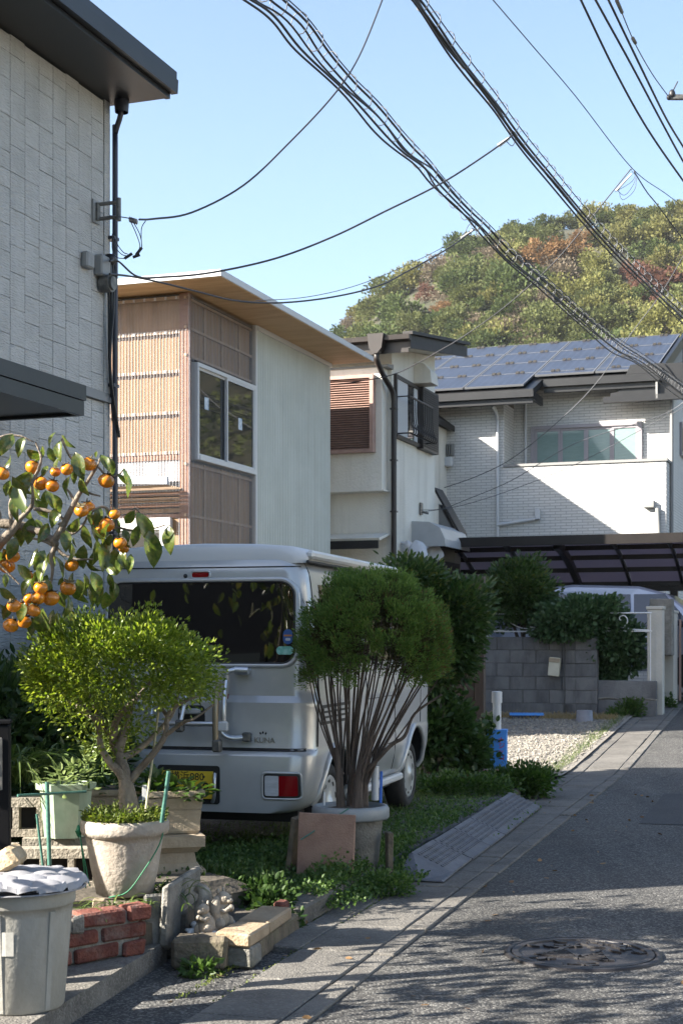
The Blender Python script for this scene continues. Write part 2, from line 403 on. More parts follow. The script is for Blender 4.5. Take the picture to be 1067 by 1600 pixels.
# kerb ramp of grey plastic pieces
ramp = thing("kerb_ramp", "row of grey ribbed plastic kerb ramp pieces laid along the gutter", "ramp")
mt['ramp'] = M("ramp plastic", (.085,.088,.102), (.12,.123,.138), rough=.6, scale=9, bump=.3, bscale=120, rand=.1, dirt=(.05,.047,.042), dscale=4, dst=(1,1,1))
RM = []
b = MB()
b.prism([(-.13,.0),(-.13,.105),(-.115,.118),(.11,.018),(.135,.012),(.135,0)], 'y', -.296, .296)
for i in range(12):
    for j in range(5):
        yy = -.265+i*.048; t0 = .14+.155*j; t1 = t0+.075
        x0, x1 = -.115+.225*t0, -.115+.225*t1; z0, z1 = .118-.1*t0, .118-.1*t1
        yo = .012*(j % 2)
        b.add([(x0,yy+yo,z0),(x1,yy+yo,z1),(x1,yy+yo+.03,z1),(x0,yy+yo+.03,z0),(x0,yy+yo,z0+.006),(x1,yy+yo,z1+.006),(x1,yy+yo+.03,z1+.006),(x0,yy+yo+.03,z0+.006)],
              [(4,5,6,7),(0,1,5,4),(1,2,6,5),(2,3,7,6),(3,0,4,7)])
rm = b.mesh("ramp_piece", mt['ramp'])
e = MB(); e.add([(-.13,-.3,0),(.135,-.3,0),(-.13,-.02,0),(.135,-.02,0),(-.13,-.02,.112),(.0,-.3,.004),(-.13,-.3,.012),(-.11,-.02,.115),(.135,-.02,.012),(.12,-.29,.008)],
    [(6,5,7,4),(5,9,8,7),(0,1,9,5,6),(3,2,4,7,8),(2,0,6,4),(1,3,8,9),(0,2,3,1)])
A, B_ = Vector((.45, 8.42)), Vector((1.585, 12.42)); rdv = (B_-A).normalized(); ra = math.atan2(-rdv.x, rdv.y); L_ = (B_-A).length
em = e.mesh("ramp_end", mt['ramp'])
link("ramp_end", em, ramp, (A.x+rdv.x*.3, A.y+rdv.y*.3, .022), (0,0,ra))
nseg = int((L_-.3)/.6)
for i in range(nseg):
    p = A + rdv*(.28+.3+.6*i)
    link("ramp_piece", rm, ramp, (p.x+RNG.uniform(-.006,.006), p.y, .022), (RNG.uniform(-.006,.006), RNG.uniform(-.012,.012), ra+RNG.uniform(-.012,.012)))

# manhole cover
mc = at(910, 1492, 6.55); mc = Vector((mc.x, mc.y, 0))
mh = thing("manhole_cover", "round cast iron manhole cover with raised picture relief set in the road", "manhole cover", (mc.x, mc.y, 0), -.35)
mt['iron'] = M("cast iron", (.018,.017,.019), (.03,.028,.03), rough=.5, metal=.35, scale=8, bump=.3, bscale=120, dirt=(.05,.044,.04), dscale=6, dst=(1,1,1))
R0 = .335
MB().lathe([(R0+.012,-.02),(R0+.012,.010),(R0-.012,.013),(R0-.016,.004),(R0-.016,-.02)], 64).build("frame_ring", mt['iron'], mh)
pl = MB(); pl.lathe([(R0-.022,-.02),(R0-.022,.012),(R0-.05,.012),(R0-.053,.004),(0.001,.004)], 64, smooth=False); pl.build("plate", mt['iron'], mh)
b = MB()
def rel(b, poly, z0=.003, z1=.012):
    a = sum(poly[i][0]*poly[(i+1)%len(poly)][1]-poly[(i+1)%len(poly)][0]*poly[i][1] for i in range(len(poly)))
    b.prism(poly if a > 0 else poly[::-1], 'z', z0, z1)
def bar(p, q, w): 
    p, q = Vector(p), Vector(q); n = Vector((-(q-p).y, (q-p).x)).normalized()*w/2
    rel(b, [tuple(p-n), tuple(q-n), tuple(q+n), tuple(p+n)])
# an A-frame roof shape of bars, waves and leaves around it
for (c, w, h) in ((( .07,-.12), .16, .2), ((-.09,-.1), .2, .16)):
    bar((c[0]-w/2, c[1]), (c[0], c[1]+h), .022); bar((c[0]+w/2, c[1]), (c[0], c[1]+h), .022)
    for k in range(5):
        t = k/5; bar((c[0]-w/2*(1-t)*.8, c[1]+h*t*.9), (c[0]+w/2*(1-t)*.8, c[1]+h*t*.9), .010)
rg = random.Random(5)
for k in range(85):
    a = rg.uniform(0, 6.28); r = .26*math.sqrt(rg.uniform(.1, 1)); x, y = r*math.cos(a), r*math.sin(a)
    if y < .06 and not (y < -.16): continue
    t = rg.uniform(0, 3.14); l, w = rg.uniform(.025,.045), rg.uniform(.010,.018); ux, uy = math.cos(t), math.sin(t)
    rel(b, [(x-ux*l,y-uy*l),(x+uy*w,y-ux*w),(x+ux*l,y+uy*l),(x-uy*w,y+ux*w)], .003, rg.uniform(.009,.014))
b.build("relief", mt['iron'], mh)
# ------------------------------------------------------------------ houses
def house(name, label, x, y, z, cat="house"):
    return thing(name, label, cat, (x, y, z), TH)
def loc_of(h):                          # maps a world point into a house's own frame
    Mi = (Matrix.Translation(h.location) @ Euler(h.rotation_euler).to_matrix().to_4x4()).inverted()
    return lambda p: Mi @ Vector(p)
mt['dark_trim'] = M("dark painted metal", (.007,.0075,.009), (.011,.0115,.013), rough=.42, scale=3)
mt['navy'] = M("navy downpipe", (.020,.022,.035), rough=.4)
mt['siding1'] = M("pale split face siding", (.42,.415,.395), (.48,.475,.455), rough=.85, scale=3.5, bump=1.6, bscale=22, bst=(1,.9,4.2), rand=.015, dirt=(.34,.335,.31), dscale=1.8, dst=(1.5,1.5,.15))
mt['joint1'] = M("siding joint", (.28,.28,.275), rough=.9)
mt['grey_trim'] = M("grey trim", (.22,.22,.215), rough=.6)
mt['bracket'] = M("aged steel", (.10,.10,.095), (.2,.19,.17), rough=.5, metal=.4, scale=20)
mt['white_metal'] = M("white aluminium", (.55,.56,.57), rough=.35)
mt['alu'] = M("silver aluminium", (.52,.53,.55), rough=.3, metal=.7)
mt['glass'] = glass_dark("window glass", (.015,.018,.02), .02, .9)
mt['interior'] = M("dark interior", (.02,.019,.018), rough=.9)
mt['box_grey'] = M("grey plastic box", (.26,.26,.25), rough=.5, dirt=(.15,.15,.14), dscale=8)

# house one: pale siding, at the left
h1 = house("siding_house", "tall pale grey house with split face siding and a dark eave at the left edge", -1.738, 11.0, 0)
L1 = 4.6; HT = 5.41; DP = 4.4
MB().box(-DP, -L1, 0, -.014, -.014, HT).build("wall_core", mt['joint1'], h1)
bk = MB(); bk.box(-DP, -.010, 0, -.0, 0, HT); bk.box(-DP, -L1-.01, 0, 0, -L1, HT); bk.build("end_wall", mt['siding1'], h1)
var = {}
def panel_mesh(w, h):
    k = (round(w,3), round(h,3))
    if k not in var:
        var[k] = MB().cbox((0,0,0), (.014, w-.003, h-.003), ch=.002).mesh("siding_panel", mt['siding1'])
    return var[k]
cw = .18; y = -.085; ci = 0
MB().box(-.012, -.083, 0, .012, .0, HT).build("corner_trim", mt['siding1'], h1)
BZ = 3.18
rg = random.Random(3)
while y > -1.55:
    w = cw
    for (z0, z1) in ((.2, BZ-.02), (BZ+.06, HT)):
        z = z0 - rg.choice((0, .12, .24)) ; 
        while z < z1:
            hgt = rg.choice((.12,.18,.24,.18)); a, b_ = max(z, z0), min(z+hgt, z1)
            if b_-a > .03: link("siding_panel", panel_mesh(w - (.006 if ci % 4 == 3 else 0), b_-a), h1, (-.003+rg.uniform(-.001,.001), y-w/2, (a+b_)/2))
            z += hgt
    y -= w; ci += 1
big = MB()
for i in range(7):
    for j in range(12):
        big.box(-.012, max(y-.455*(i+1)+.003, -L1), .2+j*.455+.003, .004, y-.455*i-.003, min(.2+(j+1)*.455-.003, HT))
big.build("siding_field", mt['siding1'], h1)
tb = MB(); tb.box(.0, -L1, BZ-.015, .035, .02, BZ+.025); tb.box(.0, -L1, BZ+.027, .022, .02, BZ+.055); tb.build("belt_trim", mt['grey_trim'], h1)
EO = .49                                # eave overhang
bxo("soffit", (-.02, -L1-.3, HT+.002, EO-.05, .06, HT+.03), mt['dark_trim'], h1)
bxo("fascia", (EO-.048, -L1-.3, HT-.005, EO-.01, .06, HT+.10), mt['dark_trim'], h1)
f = MB(); f.prism([(EO-.008,HT+.03),(EO+.045,HT+.03),(EO+.05,HT+.13),(EO-.008,HT+.13)], 'y', -L1-.3, .075); f.build("gutter", mt['dark_trim'], h1)
r = MB(); r.prism([(-DP-.4,HT+.034),(EO+.03,HT+.134),(EO+.03,HT+.20),(-DP/2,HT+.95),(-DP-.4,HT+.14)], 'y', -L1-.32, .09); r.build("roof", mt['dark_trim'], h1)
d = MB(); d.tube(smooth_pts([(.12,-.02,HT-.0),(.10,-.0,HT-.10),(.05,.015,HT-.22),(.045,.018,HT-.35),(.045,.018,3.0),(.045,.018,.1)], 4), .021, 12)
d.lathe([(.05,-.02),(.055,.06),(.05,.1)], 12, (.12,-.02,HT-.07))
for z in (4.4, 3.3, 2.2, 1.1): d.box(-.01,-.03,z-.012,.06,.055,z+.012)
d.build("downpipe", mt['navy'], h1)
# porch canopy far end
W1 = loc_of(h1)
MB().box(.03, -4.2, 2.83, .66, -1.62, 2.90).build("canopy", mt['dark_trim'], h1)
c = MB(); c.box(.66, -4.2, 2.81, .70, -1.60, 2.90); c.box(.655,-4.2,2.905,.71,-1.59,3.0); c.box(.03,-1.618,2.81,.658,-1.585,2.99)
c.build("canopy_fascia", mt['dark_trim'], h1)
# fittings on the wall near the corner
def wy(px, Y0=-2.0):                    # wall plane x=0: y along the wall for a photo column
    k = (px-533.5)/F; hx, hy = h1.location.x, h1.location.y
    return (k*hy-hx)/(.336-k*.942)
def wz(px, py): 
    yy = wy(px); Y = h1.location.y + .942*yy
    return H + (1000-py)/F*Y
b = MB(); yy = wy(148); z0, z1 = wz(148,345), wz(148,318)
b.box(.006, yy-.05, z0-.02, .02, yy+.05, z1+.02, 1)
for z in (z0+.01, z1-.01):
    b.tube([(.02,yy,z),(.20,yy,z)], .014, 6)
b.tube([(.20,yy,z0-.02),(.20,yy,z1+.02)], .018, 8); b.tube([(.03,yy,z0),(.03,yy,z1)], .02, 6)
b.build("cable_bracket", [mt['bracket'], mt['box_grey']], h1)
b = MB(); yy = wy(131); z0, z1 = wz(131,420), wz(131,395); b.cbox((.035,yy,(z0+z1)/2), (.06,.11,z1-z0), ch=.012); b.build("junction_box", mt['box_grey'], h1)
b = MB(); yy = wy(153); z0, z1 = wz(153,430), wz(153,404); b.cbox((.04,yy,(z0+z1)/2), (.07,.14,z1-z0+.03), ch=.01); b.build("junction_box", mt['box_grey'], h1)
b = MB(); b.tube([(.02,yy+.03,z0-.06),(.10,yy+.03,z0-.06)], .065, 14); b.tube([(.10,yy+.03,z0-.06),(.12,yy+.03,z0-.06)], .05, 14); b.build("meter", mt['bracket'], h1)
b = MB(); yy = wy(162); z0 = wz(162,408)
b.lathe([(.0,.05),(.04,.04),(.045,0),(.03,-.03)], 12, (.06,yy,z0))
for i, dx in enumerate((-.02,.0,.02)):
    b.tube(smooth_pts([(.06+dx,yy,z0-.02),(.06+dx,yy+.01,z0-.35),(.05+dx,yy+.04-.03*i,z0-.8),(.06+dx,yy+.10,z0-1.3)], 5), .009, 6)
b.build("service_cable", mt['dark_trim'], h1)

# ------------------------------------------------ house two: timber behind clear corrugated sheet, flat roof
h2 = house("corrugated_house", "two storey house of plywood behind clear corrugated sheets with a flat wooden roof", -1.815, 17.5, 0)
mt['ply'] = M("plywood", (.215,.13,.06), (.305,.19,.098), rough=.75, scale=3, st=(5,5,.5), rand=.1, dirt=(.36,.2,.1), dscale=2, dst=(6,6,.5))
mt['batten'] = M("pale batten", (.36,.25,.165), (.44,.32,.22), rough=.7, scale=8, rand=.06)
mt['brown_strip'] = M("brown timber", (.20,.10,.06), (.28,.15,.09), rough=.8, scale=10, st=(1,1,6))
mt['soffit2'] = M("larch soffit", (.46,.285,.135), (.56,.37,.19), rough=.6, scale=2.2, st=(.6,4,4), dirt=(.36,.21,.09), dscale=3, dst=(1,5,5))
mt['galv'] = M("pale green grey galvalume", (.45,.475,.44), (.50,.525,.49), rough=.5, scale=2, metal=.1, dirt=(.36,.37,.33), dscale=2.2, dst=(2.5,2.5,.12))
mt['clear'] = clear_mat("clear corrugated sheet", (.97,.95,.95), .07, (.74,.78,.84), .2)
mt['white_board'] = M("white board", (.52,.53,.54), rough=.6)
mt['fascia2'] = M("grey fascia", (.36,.37,.40), rough=.45, metal=.2)
WH = 5.55
bxo("wall_core", (-4.5, .10, 0, -.10, 4.8, WH-.002), mt['interior'], h2)
# the metal clad part of the right face: ribbed profile
P2 = []; yy = 2.05
while yy < 4.86:
    P2 += [(0.0, yy), (0.0, yy+.038), (.007, yy+.043), (.007, yy+.055)]; yy += .06
P2 += [(-.05, yy), (-.05, 2.05)]
b = MB(); n = len(P2)
b.add([(x,y,0) for x,y in P2]+[(x,y,WH-.004) for x,y in P2], [(i,(i+1)%n,n+(i+1)%n,n+i) for i in range(n)])
b.build("metal_siding", mt['galv'], h2)
bxo("end_wall", (-4.5, 4.86, 0, -.0, 4.9, WH-.003), mt['galv'], h2)
bxo("siding_trim", (-.03, 1.995, 0, .022, 2.045, WH-.004), mt['white_metal'], h2)
bxo("eave_trim", (.0, 2.05, WH-.06, .03, 4.9, WH-.001), mt['white_metal'], h2)
# plywood and battens, front face (y=0) and right face (x=0)
ZR = [3.64, 4.117, 4.61, 5.08, 5.52]
def ply(x0, x1, z0, z1):
    m = MB().box(-(x1-x0)/2, -.005, -(z1-z0)/2+.002, (x1-x0)/2, .005, (z1-z0)/2-.002).mesh("plywood_panel", mt['ply'])
    return link("plywood_panel", m, h2, ((x0+x1)/2, .07, (z0+z1)/2))
for i in range(4):
    for (a, b_) in ((-2.9,-1.97),(-1.96,-1.04),(-1.03,-.14)):
        ply(a, b_, ZR[i]+.01, ZR[i+1]-.01)
bat = MB().cbox((0,0,0), (2.78,.022,.040), ch=.004).mesh("batten", mt['batten'])
scr = MB()
for i in range(5):
    link("batten", bat, h2, (-1.51, .034, ZR[i]-.0 if i < 4 else 5.49))
    for k in range(20):
        x = -2.85+k*.141; z = ZR[i] if i < 4 else 5.49
        scr.box(x-.012, .014, z-.017, x+.012, .021, z+.017)
for x in (-1.96,): MB().box(x-.018, .046, 3.60, x+.018, .062, 5.5).build("stud", mt['ply'], h2)
bxo("brown_band", (-2.9, .03, 3.555, -.12, .08, 3.615), mt['brown_strip'], h2)
bxo("white_panel", (-2.9, .05, 3.30, -.14, .075, 3.55), mt['white_board'], h2)
bxo("corner_post", (-.13, .02, 0, -.012, .10, WH-.01), mt['brown_strip'], h2)
# small lean-to roof edge and slatted wood below it
b = MB(); b.prism([(-2.9,3.325),(-.08,3.215),(-.08,3.30),(-2.9,3.42)], 'y', -.42, -.36); b.build("canopy_beam", mt['fascia2'], h2)
b = MB()
for i in range(7): b.box(-2.9, -.34+i*.055, 3.20, -.1, -.34+i*.055+.03, 3.215)
b.build("canopy_slats", mt['batten'], h2)
for i in range(5): bxo("wood_slat", (-2.9, .035, 2.86+i*.066, -.13, .06, 2.86+i*.066+.05), mt['ply'] if i % 2 else mt['brown_strip'], h2)
w = bxo("window", (-1.75, .0, 1.6, -.22, .05, 2.845), mt['white_metal'], h2)
MB().box(-1.62, -.012, 1.7, -.36, .01, 2.68).build("pane", mt['interior'], w)
fr = MB(); fr.box(-1.75,-.06,2.72,-.22,.0,2.86); fr.box(-.36,-.05,1.6,-.28,.0,2.72); fr.build("frame", mt['white_metal'], w)
bxo("white_panel", (-2.9, .04, 0, -.14, .06, 1.6), mt['white_board'], h2)
bxo("plywood_panel", (-.32, .02, 1.0, -.14, .06, 2.85), mt['ply'], h2)
# right face of the timber part
for (y0, y1) in ((.02,.54),(.55,1.06),(1.07,1.60),(1.61,1.98)):
    for (z0, z1) in ((4.80,5.13),(5.14,5.50)):
        m = MB().box(-.075, y0, z0, -.065, y1, z1).build("plywood_panel", mt['ply'], h2)
    MB().box(-.075, y0, 2.30, -.065, y1, 2.88).build("plywood_panel", mt['ply'], h2)
    MB().box(-.075, y0, 2.89, -.065, y1, 3.54).build("plywood_panel", mt['ply'], h2)
for yb in (.545,1.065,1.605): MB().box(-.06, yb-.015, 2.3, -.04, yb+.015, 3.54).build("stud", mt['batten'], h2); MB().box(-.06, yb-.015, 4.8, -.04, yb+.015, 5.5).build("stud", mt['batten'], h2)
rb = MB().box(-.06, .0, -.015, -.03, 1.98, .015).mesh("batten", mt['batten'])
for z in (5.13, 5.48, 4.80, 2.89, 3.50, 2.33): link("batten", rb, h2, (0, 0, z))
# clear sheets
def corr(name, a0, a1, z0, z1, axis, off):
    n = int((a1-a0)/.0067); b = MB(); vs = []
    for i in range(n+1):
        a = a0+(a1-a0)*i/n; d = .007*math.sin(2*math.pi*a/.042)
        for z in (z0, z1): vs.append((a, off-d, z) if axis == 'x' else (off+d, a, z))
    b.add(vs, [(2*i, 2*i+2, 2*i+3, 2*i+1) for i in range(n)], 0, True)
    return b.build(name, mt['clear'], h2)
for (a, b_) in ((-2.9,-2.22),(-2.24,-1.56),(-1.58,-.90),(-.92,-.0)):
    corr("corrugated_sheet", a, b_, 2.86, 5.52, 'x', .002 if a > -2 else 0)
for (a, b_) in ((-.008,.70),(.68,1.36),(1.34,1.99)):
    corr("corrugated_sheet", a, b_, 4.76, 5.52, 'y', 0.0); corr("corrugated_sheet", a, b_, 2.27, 3.57, 'y', 0.0)
corr("corrugated_sheet", -.008, .17, 3.57, 4.76, 'y', 0.0); corr("corrugated_sheet", -.16, -.0, 1.0, 2.85, 'x', 0.0)
tag(scr.build("screw_tabs", mt['white_metal'], h2), kind='stuff')
def slider(parent, name, y0, y1, z0, z1, xo, stick=True):
    """two pane sliding window on the right face"""
    w = MB(); t = .045
    w.box(xo-.08,y0,z0,xo+.03,y0+t,z1); w.box(xo-.08,y1-t,z0,xo+.03,y1,z1); w.box(xo-.08,y0+t,z1-t,xo+.03,y1-t,z1); w.box(xo-.08,y0+t,z0,xo+.045,y1-t,z0+t*1.3)
    wo = w.build(name, mt['white_metal'], parent); ym = (y0+y1)/2
    for k, (a, b_, dx) in enumerate(((y0+t, ym+.02, -.02), (ym-.02, y1-t, .012))):
        s_ = MB(); s = .028
        s_.box(xo+dx-.02,a,z0+t*1.3,xo+dx+.012,a+s,z1-t); s_.box(xo+dx-.02,b_-s,z0+t*1.3,xo+dx+.012,b_,z1-t)
        s_.box(xo+dx-.02,a+s,z1-t-s,xo+dx+.012,b_-s,z1-t); s_.box(xo+dx-.02,a+s,z0+t*1.3,xo+dx+.012,b_-s,z0+t*1.3+s); s_.build("sash", mt['white_metal'], wo)
        MB().box(xo+dx-.012,a+s,z0+t*1.3+s,xo+dx-.004,b_-s,z1-t-s).build("pane", mt['glass'], wo)
        if stick:
            yc = a+s+(.35 if k == 0 else .5)*(b_-a-2*s); zc = z0+.62*(z1-z0)-.12*k
            q = MB(); q.box(xo+dx-.003,yc-.06,zc-.075,xo+dx-.001,yc+.06,zc+.075); q.build("sticker", mt['sticker'], wo)
    return wo
mt['sticker'] = M("window sticker", (.20,.30,.42), (.6,.65,.7), rough=.5, scale=22, st=(1,1,1))
slider(h2, "window", .196, 1.99, 3.57, 4.74, 0.0)
slider(h2, "window", .12, 1.97, 1.25, 2.26, 0.0, False)
# roof
RO, FO = .64, .50
bxo("roof", (-4.9, -FO+.01, WH+.03, RO-.01, 4.99, WH+.075), mt['fascia2'], h2)
sw = (RO+4.9)/7
for i in range(7): MB().box(-4.9+i*sw+.002, -FO+.012, WH+.001, -4.9+(i+1)*sw-.002, 4.98, WH+.027).build("soffit_board", mt['soffit2'], h2)
fr = MB(); fr.box(-4.9,-FO-.01,WH+.01,RO+.01,-FO+.01,WH+.085); fr.box(RO-.009,-FO+.011,WH+.01,RO+.012,5.0,WH+.085); fr.build("fascia", mt['white_metal'], h2)

# ------------------------------------------------ house three: white stucco with brown shutters
h3 = house("stucco_house", "white stucco house with brown louvred shutters and a low brown eave", .785, 23.0, .25)
Z3 = .25
mt['stucco'] = M("white stucco", (.66,.64,.575), (.72,.70,.635), rough=.9, scale=1.5, bump=1., bscale=34, dirt=(.44,.42,.36), dscale=1.6, dst=(1.6,1.6,.15))
mt['brown'] = M("brown aluminium", (.014,.010,.009), (.02,.015,.013), rough=.45, scale=4)
mt['louvre'] = M("reddish brown louvre", (.30,.19,.155), (.36,.24,.20), rough=.5, scale=6, rand=.06)
mt['roof3'] = M("brown black roof", (.009,.008,.008), (.014,.012,.012), rough=.6, scale=3)
mt['dk_grey'] = M("dark grey wood", (.022,.020,.020), (.036,.033,.032), rough=.7, scale=6, st=(6,1,1))
E3 = 5.95-Z3
MB().prism([(0,0),(2.43,0),(2.43,E3+.325),(0,E3-.01)], 'x', -3.2, 0).build("wall", mt['stucco'], h3)
bay = MB(); bay.box(-3.2, -.28, 3.73-Z3, -.07, -.001, 5.62-Z3); bay.build("bay", mt['stucco'], h3)
b = MB(); b.prism([(-.30,5.62-Z3),(-.28,5.66-Z3),(0.0,5.70-Z3),(0.0,5.622-Z3)], 'x', -1.0, .03); b.build("flashing", mt['grey_trim'], h3)
bxo("bay_trim", (-3.2,-.32,3.705-Z3,-.03,-.0,3.728-Z3), mt['stucco'], h3)
sh = thing("shutter", None, None); sh.parent = h3
X0, X1, Z0_, Z1_ = -1.75, -.17, 4.30-Z3, 5.50-Z3
fr = MB(); fr.box(X0,-.40,Z0_,X0+.05,-.285,Z1_); fr.box(X1-.06,-.42,Z0_,X1,-.285,Z1_); fr.box(X0+.05,-.40,Z1_-.05,X1-.06,-.285,Z1_); fr.box(X0+.05,-.41,Z0_,X1-.06,-.285,Z0_+.05)
fr.build("frame", mt['louvre'], sh); bxo("backing", (X0+.05,-.30,Z0_+.05,X1-.06,-.286,Z1_-.05), mt['brown'], sh)
sl = MB(); sl.prism([(-.398,-.012),(-.388,-.016),(-.345,.010),(-.352,.017)], 'x', X0+.052, X1-.062); slm = sl.mesh("slat", mt['louvre'])
nS = 31
for i in range(nS): link("slat", slm, sh, (0, .02, Z0_+.07+(Z1_-Z0_-.13)*i/(nS-1)))
# eave with gutter and verge board
b = MB(); PT = .14
b.prism([(-.55,E3-.06),(2.75,E3-.06+3.3*PT),(2.75,E3+.10+3.3*PT),(-.55,E3+.10)], 'x', -3.4, .44); b.build("roof", mt['roof3'], h3)
b = MB(); b.prism([(-.53,E3-.078),(2.72,E3-.078+3.25*PT),(2.72,E3-.065+3.25*PT),(-.53,E3-.065)], 'x', -3.4, .40); b.build("soffit", mt['stucco'], h3)
b = MB(); b.prism([(-.56,E3-.12),(2.8,E3-.12+3.36*PT),(2.8,E3+.06+3.36*PT),(-.56,E3+.06)], 'x', .442, .475); b.build("verge_board", mt['dk_grey'], h3)
b = MB(); b.prism([(-.60,E3+.08),(2.85,E3+.08+3.45*PT),(2.85,E3+.13+3.45*PT),(-.60,E3+.13)], 'x', .36, .52); b.build("roof_edge", mt['roof3'], h3)
b = MB(); b.prism([(-.68,E3-.0),(-.56,E3-.02),(-.56,E3+.07),(-.69,E3+.07)], 'x', -3.4, .49); b.build("gutter", mt['brown'], h3)
bxo("fascia", (-3.4,-.555,E3-.18,.44,-.535,E3+.06), mt['brown'], h3)
b = MB(); b.prism([(-.26,.10),(.0,.10),(-.03,-.12),(-.10,-.20),(-.16,-.20),(-.23,-.12)], 'y', -.74, -.60)
for i in range(len(b.v)): b.v[i] = (b.v[i][0]+.10, b.v[i][1]+.0, b.v[i][2]+E3)
b.build("rainwater_head", mt['brown'], h3)
d = MB(); d.tube(smooth_pts([(-.03,-.66,E3-.2),(-.03,-.64,E3-.30),(.0,-.40,E3-.50),(.035,-.12,E3-.66),(.05,-.055,E3-.8),(.05,-.05,E3-1.1),(.05,-.05,3.2-Z3),(.05,-.05,1.5)], 5), .043, 12)
for z in (5.0, 4.2, 3.4, 2.6): d.box(.0,-.1,z-Z3-.012,.1,.0,z-Z3+.012)
d.build("downpipe", mt['brown'], h3)
# right face: window with a shutter box, curved rail, vent hood, cable plate
yb = lambda px: (lambda k: (k*h3.location.y-h3.location.x)/(.336-k*.942))((px-533.5)/F)
zb = lambda px, py: H+(1000-py)/F*(h3.location.y+.942*yb(px)) - Z3
zt, zl = zb(620,593), zb(620,680)
y0, y1, y2 = .10, yb(651), yb(676)
w = MB(); w.box(0,y0,zt,.05,y1,zt+.06); w.box(0,y0,zl-.06,.06,y1,zl); w.box(0,y0,zl,.05,y0+.05,zt); w.box(0,y1-.05,zl,.05,y1,zt); wo = w.build("window", mt['brown'], h3)
yy = [y0+.05+(y1-y0-.1)*t for t in (0,.52,.60,.83,1)]
MB().box(.004,yy[0],zl,.03,yy[1],zt).build("screen", mt['white_board'], wo); MB().box(.004,yy[1],zl,.02,yy[3],zt).build("pane", mt['glass'], wo); MB().box(.004,yy[3],zl,.03,yy[4],zt).build("screen", mt['white_board'], wo)
sb = MB(); sb.box(0,y1+.002,zl-.08,.11,y2-.02,zt+.06); sbo = sb.build("shutter_box", mt['brown'], h3)
sm_ = MB().box(.112,y1+.05,-.008,.122,y2-.07,.008).mesh("slat", mt['dk_grey'])
for i in range(26): link("slat", sm_, sbo, (0,0,zl-.03+(zt-zl+.04)*i/25))
r = MB(); zr0, zr1 = zl+.02, zl+.60; ya, yz = .22, y1+.16
r.tube([(.22,ya,zr1),(.22,yz,zr1)], .018, 6); r.tube([(.22,ya,zr0),(.22,yz,zr0)], .012, 6); r.tube([(.02,ya,zr0),(.26,ya,zr0)], .012,6); r.tube([(.02,yz,zr0),(.22,yz,zr0)], .012,6); r.tube([(.02,ya,zr1),(.22,ya,zr1)], .01,6)
ro = r.build("balcony_rail", mt['brown'], h3)
bm = MB(); bm.tube(smooth_pts([(.22,0,zr1),(.225,0,zr0+.28),(.25,0,zr0+.13),(.30,0,zr0+.05),(.28,0,zr0-.01),(.22,0,zr0)], 3), .009, 6); bmm = bm.mesh("baluster", mt['brown'])
for i in range(13): link("baluster", bmm, ro, (0, ya+(yz-ya)*i/12, 0))
v = MB(); yv, zv = yb(652), zb(652,586)
v.prism([(0,-.17),(.30,-.17),(.28,.02),(.16,.15),(0,.18)], 'y', yv-.2, yv+.2); v.build("vent_hood", mt['stucco'], h3)
v = MB(); yv, zv2 = yb(656), zb(656,795); v.cbox((.02,yv,zv2), (.035,.12,.2), ch=.008); v.tube([(.03,yv,zv2-.05),(.14,yv+.02,zv2-.08)], .02, 6); v.build("cable_plate", mt['bracket'], h3)
for c in h3.children:
    if c.name.startswith("vent_hood"): c.location.z = zv
# awnings below
b = MB(); b.prism([(-.55,2.92-Z3),(.0,3.05-Z3),(.0,3.08-Z3),(-.58,2.96-Z3)], 'x', -3.2, -.02); b.build("porch_roof", mt['stucco'], h3)
bxo("porch_fascia", (-3.2,-.57,2.80-Z3,-.04,-.54,2.925-Z3), mt['roof3'], h3)
mt['awning'] = M("pale metal awning", (.33,.345,.355), (.38,.395,.405), rough=.45, scale=3)
b = MB(); prof = [(0,.42),(.30,.40),(.48,.30),(.56,.12),(.57,0),(.55,0),(.54,.11),(.46,.28),(.29,.38),(0,.40)]
b.prism([(q[0], q[1]) for q in prof], 'y', 1.15, 2.75)
b.add([(0,1.15,.4),(.29,1.15,.38),(.46,1.15,.28),(.54,1.15,.11),(.55,1.15,0),(0,1.15,0)], [(5,4,3,2,1,0)])
ao = b.build("awning", mt['awning'], h3, (0,-.1,zb(660,858)))
bxo("porch_wall", (.02,.3,0,.42,2.5,2.70-Z3), mt['brown'], h3)
# small gabled wing behind
g = MB(); g.prism([(.30,0),(.30,3.0),(.02,3.5),(.02,0)], 'y', 2.6, 3.0); g.build("wing_wall", mt['grey_trim'], h3)
g = MB(); g.prism([(.42,2.93),(.42,3.0),(-.02,3.78),(-.02,3.70)], 'y', 2.5, 3.0); g.build("wing_roof", mt['roof3'], h3)
# cloth bundles tied under the awning
mt['cloth'] = M("white cloth", (.48,.49,.52), (.55,.56,.59), rough=.85, scale=6, bump=1, bscale=14)
b = MB(); c0 = Vector(at(652, 868, 23.4)); c1 = Vector(at(676, 868, 24.3))
b.ell(c0, (.17,.15,.22), 18, 12, lump=.13, seed=2); b.ell(c1, (.18,.16,.22), 18, 12, lump=.13, seed=5); b.ell(c1+Vector((-.02,0,-.32)), (.07,.08,.2), 12, 8, lump=.1, seed=8)
b.ell(c0+Vector((-.15,0,.16)), (.07,.07,.07), 10, 8, lump=.2, seed=3)
b.tube(smooth_pts([c0+Vector((-.25,.05,.2)), c0+Vector((0,0,.17)), (c0+c1)/2+Vector((0,0,.12)), c1+Vector((.05,0,.2)), c1+Vector((.2,0,.25))], 4), .025, 8)
tag(b.build("cloth_bundle", mt['cloth']), "white cloth tied up in two bundles under the rounded awning", "cloth")

